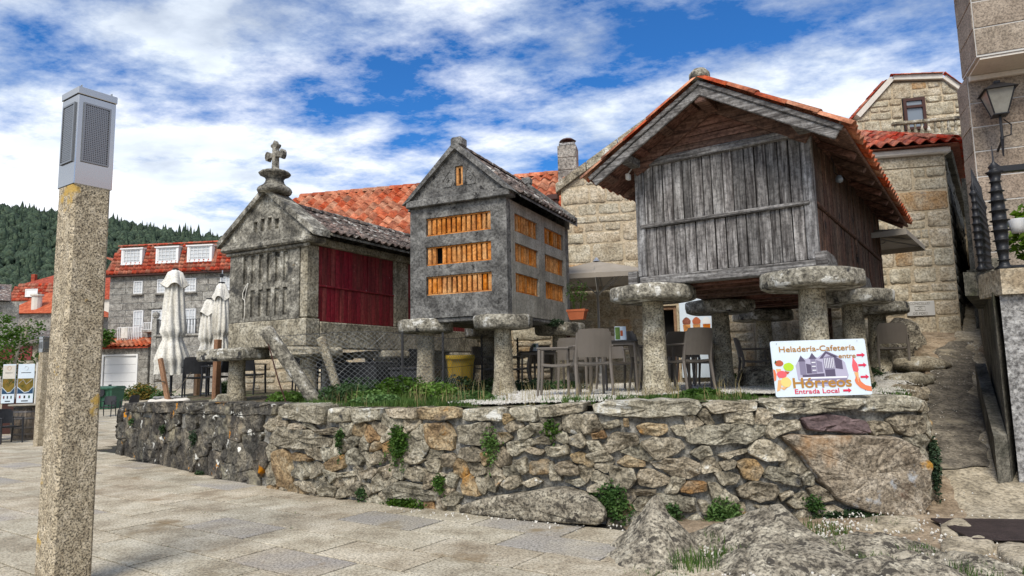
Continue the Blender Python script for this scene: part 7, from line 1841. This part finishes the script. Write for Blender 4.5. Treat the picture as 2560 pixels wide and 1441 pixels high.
# leafy weeds on the terrace
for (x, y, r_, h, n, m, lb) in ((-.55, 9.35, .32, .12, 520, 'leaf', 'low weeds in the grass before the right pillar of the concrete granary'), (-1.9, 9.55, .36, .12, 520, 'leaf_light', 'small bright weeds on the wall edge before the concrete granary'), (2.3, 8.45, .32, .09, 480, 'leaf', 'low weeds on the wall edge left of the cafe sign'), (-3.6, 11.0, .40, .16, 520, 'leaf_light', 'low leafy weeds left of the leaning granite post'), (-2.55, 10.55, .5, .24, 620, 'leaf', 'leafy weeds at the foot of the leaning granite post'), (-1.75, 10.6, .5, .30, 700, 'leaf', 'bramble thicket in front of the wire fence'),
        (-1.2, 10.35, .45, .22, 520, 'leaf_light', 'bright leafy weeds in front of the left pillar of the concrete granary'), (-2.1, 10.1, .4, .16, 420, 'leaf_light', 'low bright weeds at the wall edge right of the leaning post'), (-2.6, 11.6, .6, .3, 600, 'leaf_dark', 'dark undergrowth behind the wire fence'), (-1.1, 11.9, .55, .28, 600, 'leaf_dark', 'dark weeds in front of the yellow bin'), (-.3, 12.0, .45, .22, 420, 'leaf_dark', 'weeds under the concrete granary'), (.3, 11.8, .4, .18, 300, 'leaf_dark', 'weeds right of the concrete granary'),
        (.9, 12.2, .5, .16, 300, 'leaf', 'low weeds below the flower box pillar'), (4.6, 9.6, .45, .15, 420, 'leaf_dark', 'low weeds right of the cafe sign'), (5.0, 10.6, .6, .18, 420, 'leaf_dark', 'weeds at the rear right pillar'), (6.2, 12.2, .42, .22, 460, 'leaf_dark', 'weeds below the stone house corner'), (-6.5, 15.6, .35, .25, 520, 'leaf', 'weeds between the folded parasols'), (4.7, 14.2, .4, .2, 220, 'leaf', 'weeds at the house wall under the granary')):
    mb = MB(); leaves(mb, (0, 0, h * .45), r_ * .9, r_ * .75, h * .75, int(n * 1.9), .052, rp_)
    mb.build('weed', T[m], label=lb, cat='plant', group='weeds on the terrace', loc=(x, y, terrace_height(x, y)))
# grass on the terrace edge and in the joints
mb = MB()
for _ in range(560):
    s = rp_.uniform(7.2, 10.4); d = rp_.uniform(.16, 1.5) ** 1.0; p = wall_at(s, -d - .05)
    cl = NZ.noise(V((s * 1.6, d * 2.0, 3.0)))
    if cl < -.15: continue
    blades(mb, (p[0], p[1], terrace_height(p[0], p[1]) - .01), .12, 26, max(.035, .07 + .11 * cl), rp_)
for _ in range(230):
    s = rp_.uniform(12.35, 14.2); d = rp_.uniform(.3, 1.5); p = wall_at(s, -d)
    if NZ.noise(V((s * 2.5, d * 2, 9))) > -.1: blades(mb, (p[0], p[1], terrace_height(p[0], p[1])), .10, 16, .06, rp_)
for _ in range(34):
    s = rp_.uniform(11.3, 12.4); p = wall_at(s, -rp_.uniform(.2, .5)); blades(mb, (p[0], p[1], terrace_height(p[0], p[1])), .07, 12, .10, rp_)
for _ in range(130):
    x, y = rp_.uniform(3.9, 5.6), rp_.uniform(8.2, 11.0)
    if inside_wall(x, y): blades(mb, (x, y, terrace_height(x, y) if y < 9.5 else terrace_height(x, y)), .1, 12, .07, rp_)
mb.build('grass', T['grass'], kind='stuff', label='short grass along the top of the wall')
mb = MB()
for _ in range(70):
    s = rp_.uniform(7.4, 13.9); d = rp_.uniform(.2, 1.3); p = wall_at(s, -d); blades(mb, (p[0], p[1], terrace_height(p[0], p[1])), .08, 5, .28, rp_, .003)
for _ in range(40): blades(mb, (3.25 + rp_.uniform(-.2, .2), 7.27 + rp_.uniform(-.02, .02), 1.22), .05, 6, .04, rp_, .004)
mb.build('dry_grass', T['dry_grass'], kind='stuff', label='dry grass stalks along the wall top')
mb = MB()
for (x, y, r_, n, h) in ((1.40, 5.75, .22, 240, .13), (1.1, 5.55, .25, 220, .10), (1.75, 5.95, .2, 140, .10), (2.7, 6.15, .2, 160, .10), (2.85, 5.72, .18, 150, .07), (3.35, 5.95, .16, 120, .08), (3.42, 5.3, .18, 160, .09), (3.95, 5.3, .2, 160, .08), (1.95, 6.45, .25, 200, .12), (2.9, 6.75, .3, 200, .09), (3.6, 6.9, .2, 90, .08), (2.05, 6.05, .12, 60, .10)):
    blades(mb, (x, y, slope_z(x, y) + .01), r_, n, h, rp_, .004)
for _ in range(70):
    k = rp_.randint(-4, 8); n0 = 4.21 + SLW * k; u = rp_.uniform(-8, -1); c = PU * u + PN * n0
    if not inside_wall(c.x, c.y) and c.x < .6: blades(mb, (c.x, c.y, -.02), .03, 5, .035, rp_, .003)
mb.build('joint_grass', T['grass'], kind='stuff', label='grass growing between the rocks and paving joints')
# white pebbles scattered on path, sand and paving edge
pp = []
for _ in range(900):
    t = rp_.random(); y = lerp(5.0, 13.5, t ** 1.3); xl = lerp(1.4, 8.6, max(0, (y - 5) / 8.5)); x = xl + abs(rp_.gauss(0, .45)); pp.append((x, y, slope_z(x, y) + .045))
for _ in range(70):
    s = rp_.uniform(9.5, 12.4); p = wall_at(s, abs(rp_.gauss(.1, .12)) + .12); pp.append((p[0], p[1], .006))
for _ in range(420): x, y = rp_.uniform(1.25, 2.1), rp_.uniform(5.0, 6.6); pp.append((x, y, slope_z(x, y) + .008))
for _ in range(500): x, y = rp_.uniform(2.4, 4.8), rp_.uniform(5.0, 7.1); pp.append((x, y, slope_z(x, y) + .03))
for _ in range(500):
    x, y = rp_.uniform(4.0, 6.2), rp_.uniform(8.2, 11.8)
    if inside_wall(x, y): pp.append((x, y, terrace_height(x, y) + .01))
pebbles('scattered_pebbles', pp, T['pebble'], .008, .022, kind='stuff')
# rocks at the foot of the right house and along the path
def blob(name, c, r, mat, seed, label, sq=(1, 1, 1)):
    mb = MB(); nu, nv = 14, 9
    for j in range(nv + 1):
        ph = math.pi * j / nv
        for i in range(nu):
            th = 2 * math.pi * i / nu; d = V((math.sin(ph) * math.cos(th), math.sin(ph) * math.sin(th), math.cos(ph)))
            q = r * (1 + .28 * NZ.noise(d * 1.3 + V((seed, 0, 0))) + .1 * NZ.noise(d * 4 + V((seed, 3, 0)))); mb.v.append((d.x * q * sq[0], d.y * q * sq[1], d.z * q * sq[2]))
    mb.f = [(j * nu + i, (j + 1) * nu + i, (j + 1) * nu + (i + 1) % nu, j * nu + (i + 1) % nu) for j in range(nv) for i in range(nu)]
    return mb.build(name, T[mat], label=label, cat='rock', smooth=True, loc=c, group='loose rocks beside the path')
for i, (c, r, sq, lb, m) in enumerate((((8.0, 13.95, 2.0), .45, (1, .7, 1.1), 'large rock against the foot of the stone house corner', 'bedrock'), ((7.3, 13.6, 1.75), .42, (1.1, .7, .9), 'rounded rock left of the house corner rock', 'bedrock'), ((6.4, 14.2, 1.7), .5, (1.4, .6, .8), 'dark rock below the house wall beside the ladder', 'bedrock'),
        ((6.55, 11.35, 1.3), .32, (1.3, .8, .45), 'flat stone at the terrace edge halfway up the path', 'granite_cap'), ((5.85, 10.3, 1.12), .26, (1.2, .9, .6), 'rounded brown stone at the terrace edge beside the path', 'granite_wall'), ((7.2, 12.2, 1.55), .38, (1.3, .8, .4), 'slab-like rock at the upper edge of the path', 'granite_cap'), ((4.2, 11.6, 1.35), .32, (1.2, .9, .8), 'dark boulder on the gravel under the timber granary', 'bedrock'))):
    blob('rock', c, r, m, i * 3.3, lb, sq)
# plant in the flower box
mb = MB()
for k in range(7):
    a = rp_.uniform(0, 6.28); mb.tube([(.06 * math.cos(a), .03 * math.sin(a), .17), (.1 * math.cos(a), .05 * math.sin(a), .4), (.2 * math.cos(a), .1 * math.sin(a), .62 + .1 * rp_.random())], .004, 4)
leaves(mb, (0, 0, .52), .24, .14, .22, 150, .04, rp_); mb.build('box_plant', T['leaf'], FB)
# hanging moss on the rear cap
mb = MB(); leaves(mb, (0, 0, 0), .20, .12, .07, 300, .038, rp_); mb.build('cap_moss', T['leaf_dark'], label='green moss on the rear pillar cap below the flower box', cat='plant', loc=(.75, 12.55, 2.46))
# plants behind the railing
mb = MB(); leaves(mb, (6.9, 8.75, 3.25), .32, .35, .42, 500, .12, rp_); mb.build('railing_plant', T['leaf_light'], label='leafy bright green plant behind the iron railing', cat='plant')
# yellow-green bush, hedge, tree
def bush(name, loc, r, n, s, mats, label, cat='bush', squash=.75):
    t = thing(name, label, cat, loc)
    for m, f in mats:
        mb = MB()
        for _ in range(7):
            c = (rp_.uniform(-.45, .45) * r, rp_.uniform(-.45, .45) * r, r * squash * rp_.uniform(.4, .95)); leaves(mb, c, r * .6, r * .6, r * squash * .55, int(n * f / 7), s, rp_, hollow=.3)
        mb.build('foliage', T[m], t)
    mb = MB()
    for k in range(4): a = k * 1.6; mb.tube([(0, 0, 0), (.2 * r * math.cos(a), .2 * r * math.sin(a), r * .4), (.5 * r * math.cos(a), .5 * r * math.sin(a), r * .8)], [.04, .03, .015], 5)
    mb.build('stem', T['bark'], t)
bush('shrub', (-20.4, 37.5, .15), 1.05, 1900, .13, (('leaf_yellow', .6), ('leaf', .4)), 'yellow-green shrub in front of the white garage door')
bush('shrub', (-18.9, 37.2, .2), .75, 800, .12, (('leaf_light', .3), ('leaf', .7)), 'green shrub right of the yellow-green one')
bush('garden_shrub', (-31.6, 44, 3.9), 1.0, 1000, .22, (('leaf_dark', 1),), 'dark clipped hedge below the block house', squash=.6)
bush('garden_shrub', (-29.8, 42, 3.2), 1.1, 1000, .22, (('leaf_light', .7), ('leaf', .3)), 'bright green garden shrub behind the small granary')
bush('garden_shrub', (-28.6, 46, 3.6), 1.4, 900, .25, (('leaf', 1),), 'green garden shrub left of the townhouse')
bush('garden_shrub', (-19.8, 24.5, .0), 1.1, 1400, .14, (('leaf_dark', 1),), 'dark shrub at the left picture edge behind the board')
TR = thing('young_tree', 'slender tree with drooping dark leaves at the left edge', 'tree', (-18.3, 24.8, 0))
mb = MB(); mb.tube([(0, 0, 0), (.05, 0, 1.2), (.15, .1, 2.4), (.4, .1, 3.6)], [.07, .06, .045, .02], 7)
for k in range(14):
    z = 1.4 + k * .16; a = k * 2.4; mb.tube([(.1, 0, z), (.1 + .5 * math.cos(a), .5 * math.sin(a), z + .35), (.1 + 1.0 * math.cos(a), 1.0 * math.sin(a), z + .45)], [.025, .016, .006], 5)
mb.build('trunk', T['bark_pale'], TR)
mb = MB()
for k in range(26):
    a, z = rp_.uniform(0, 6.28), rp_.uniform(1.2, 3.9); d = rp_.uniform(.3, 1.0) * (1.15 - abs(z - 2.4) * .3); leaves(mb, (.15 + d * math.cos(a), d * math.sin(a), z), .36, .36, .28, 75, .10, rp_)
mb.build('crown', T['leaf'], TR)
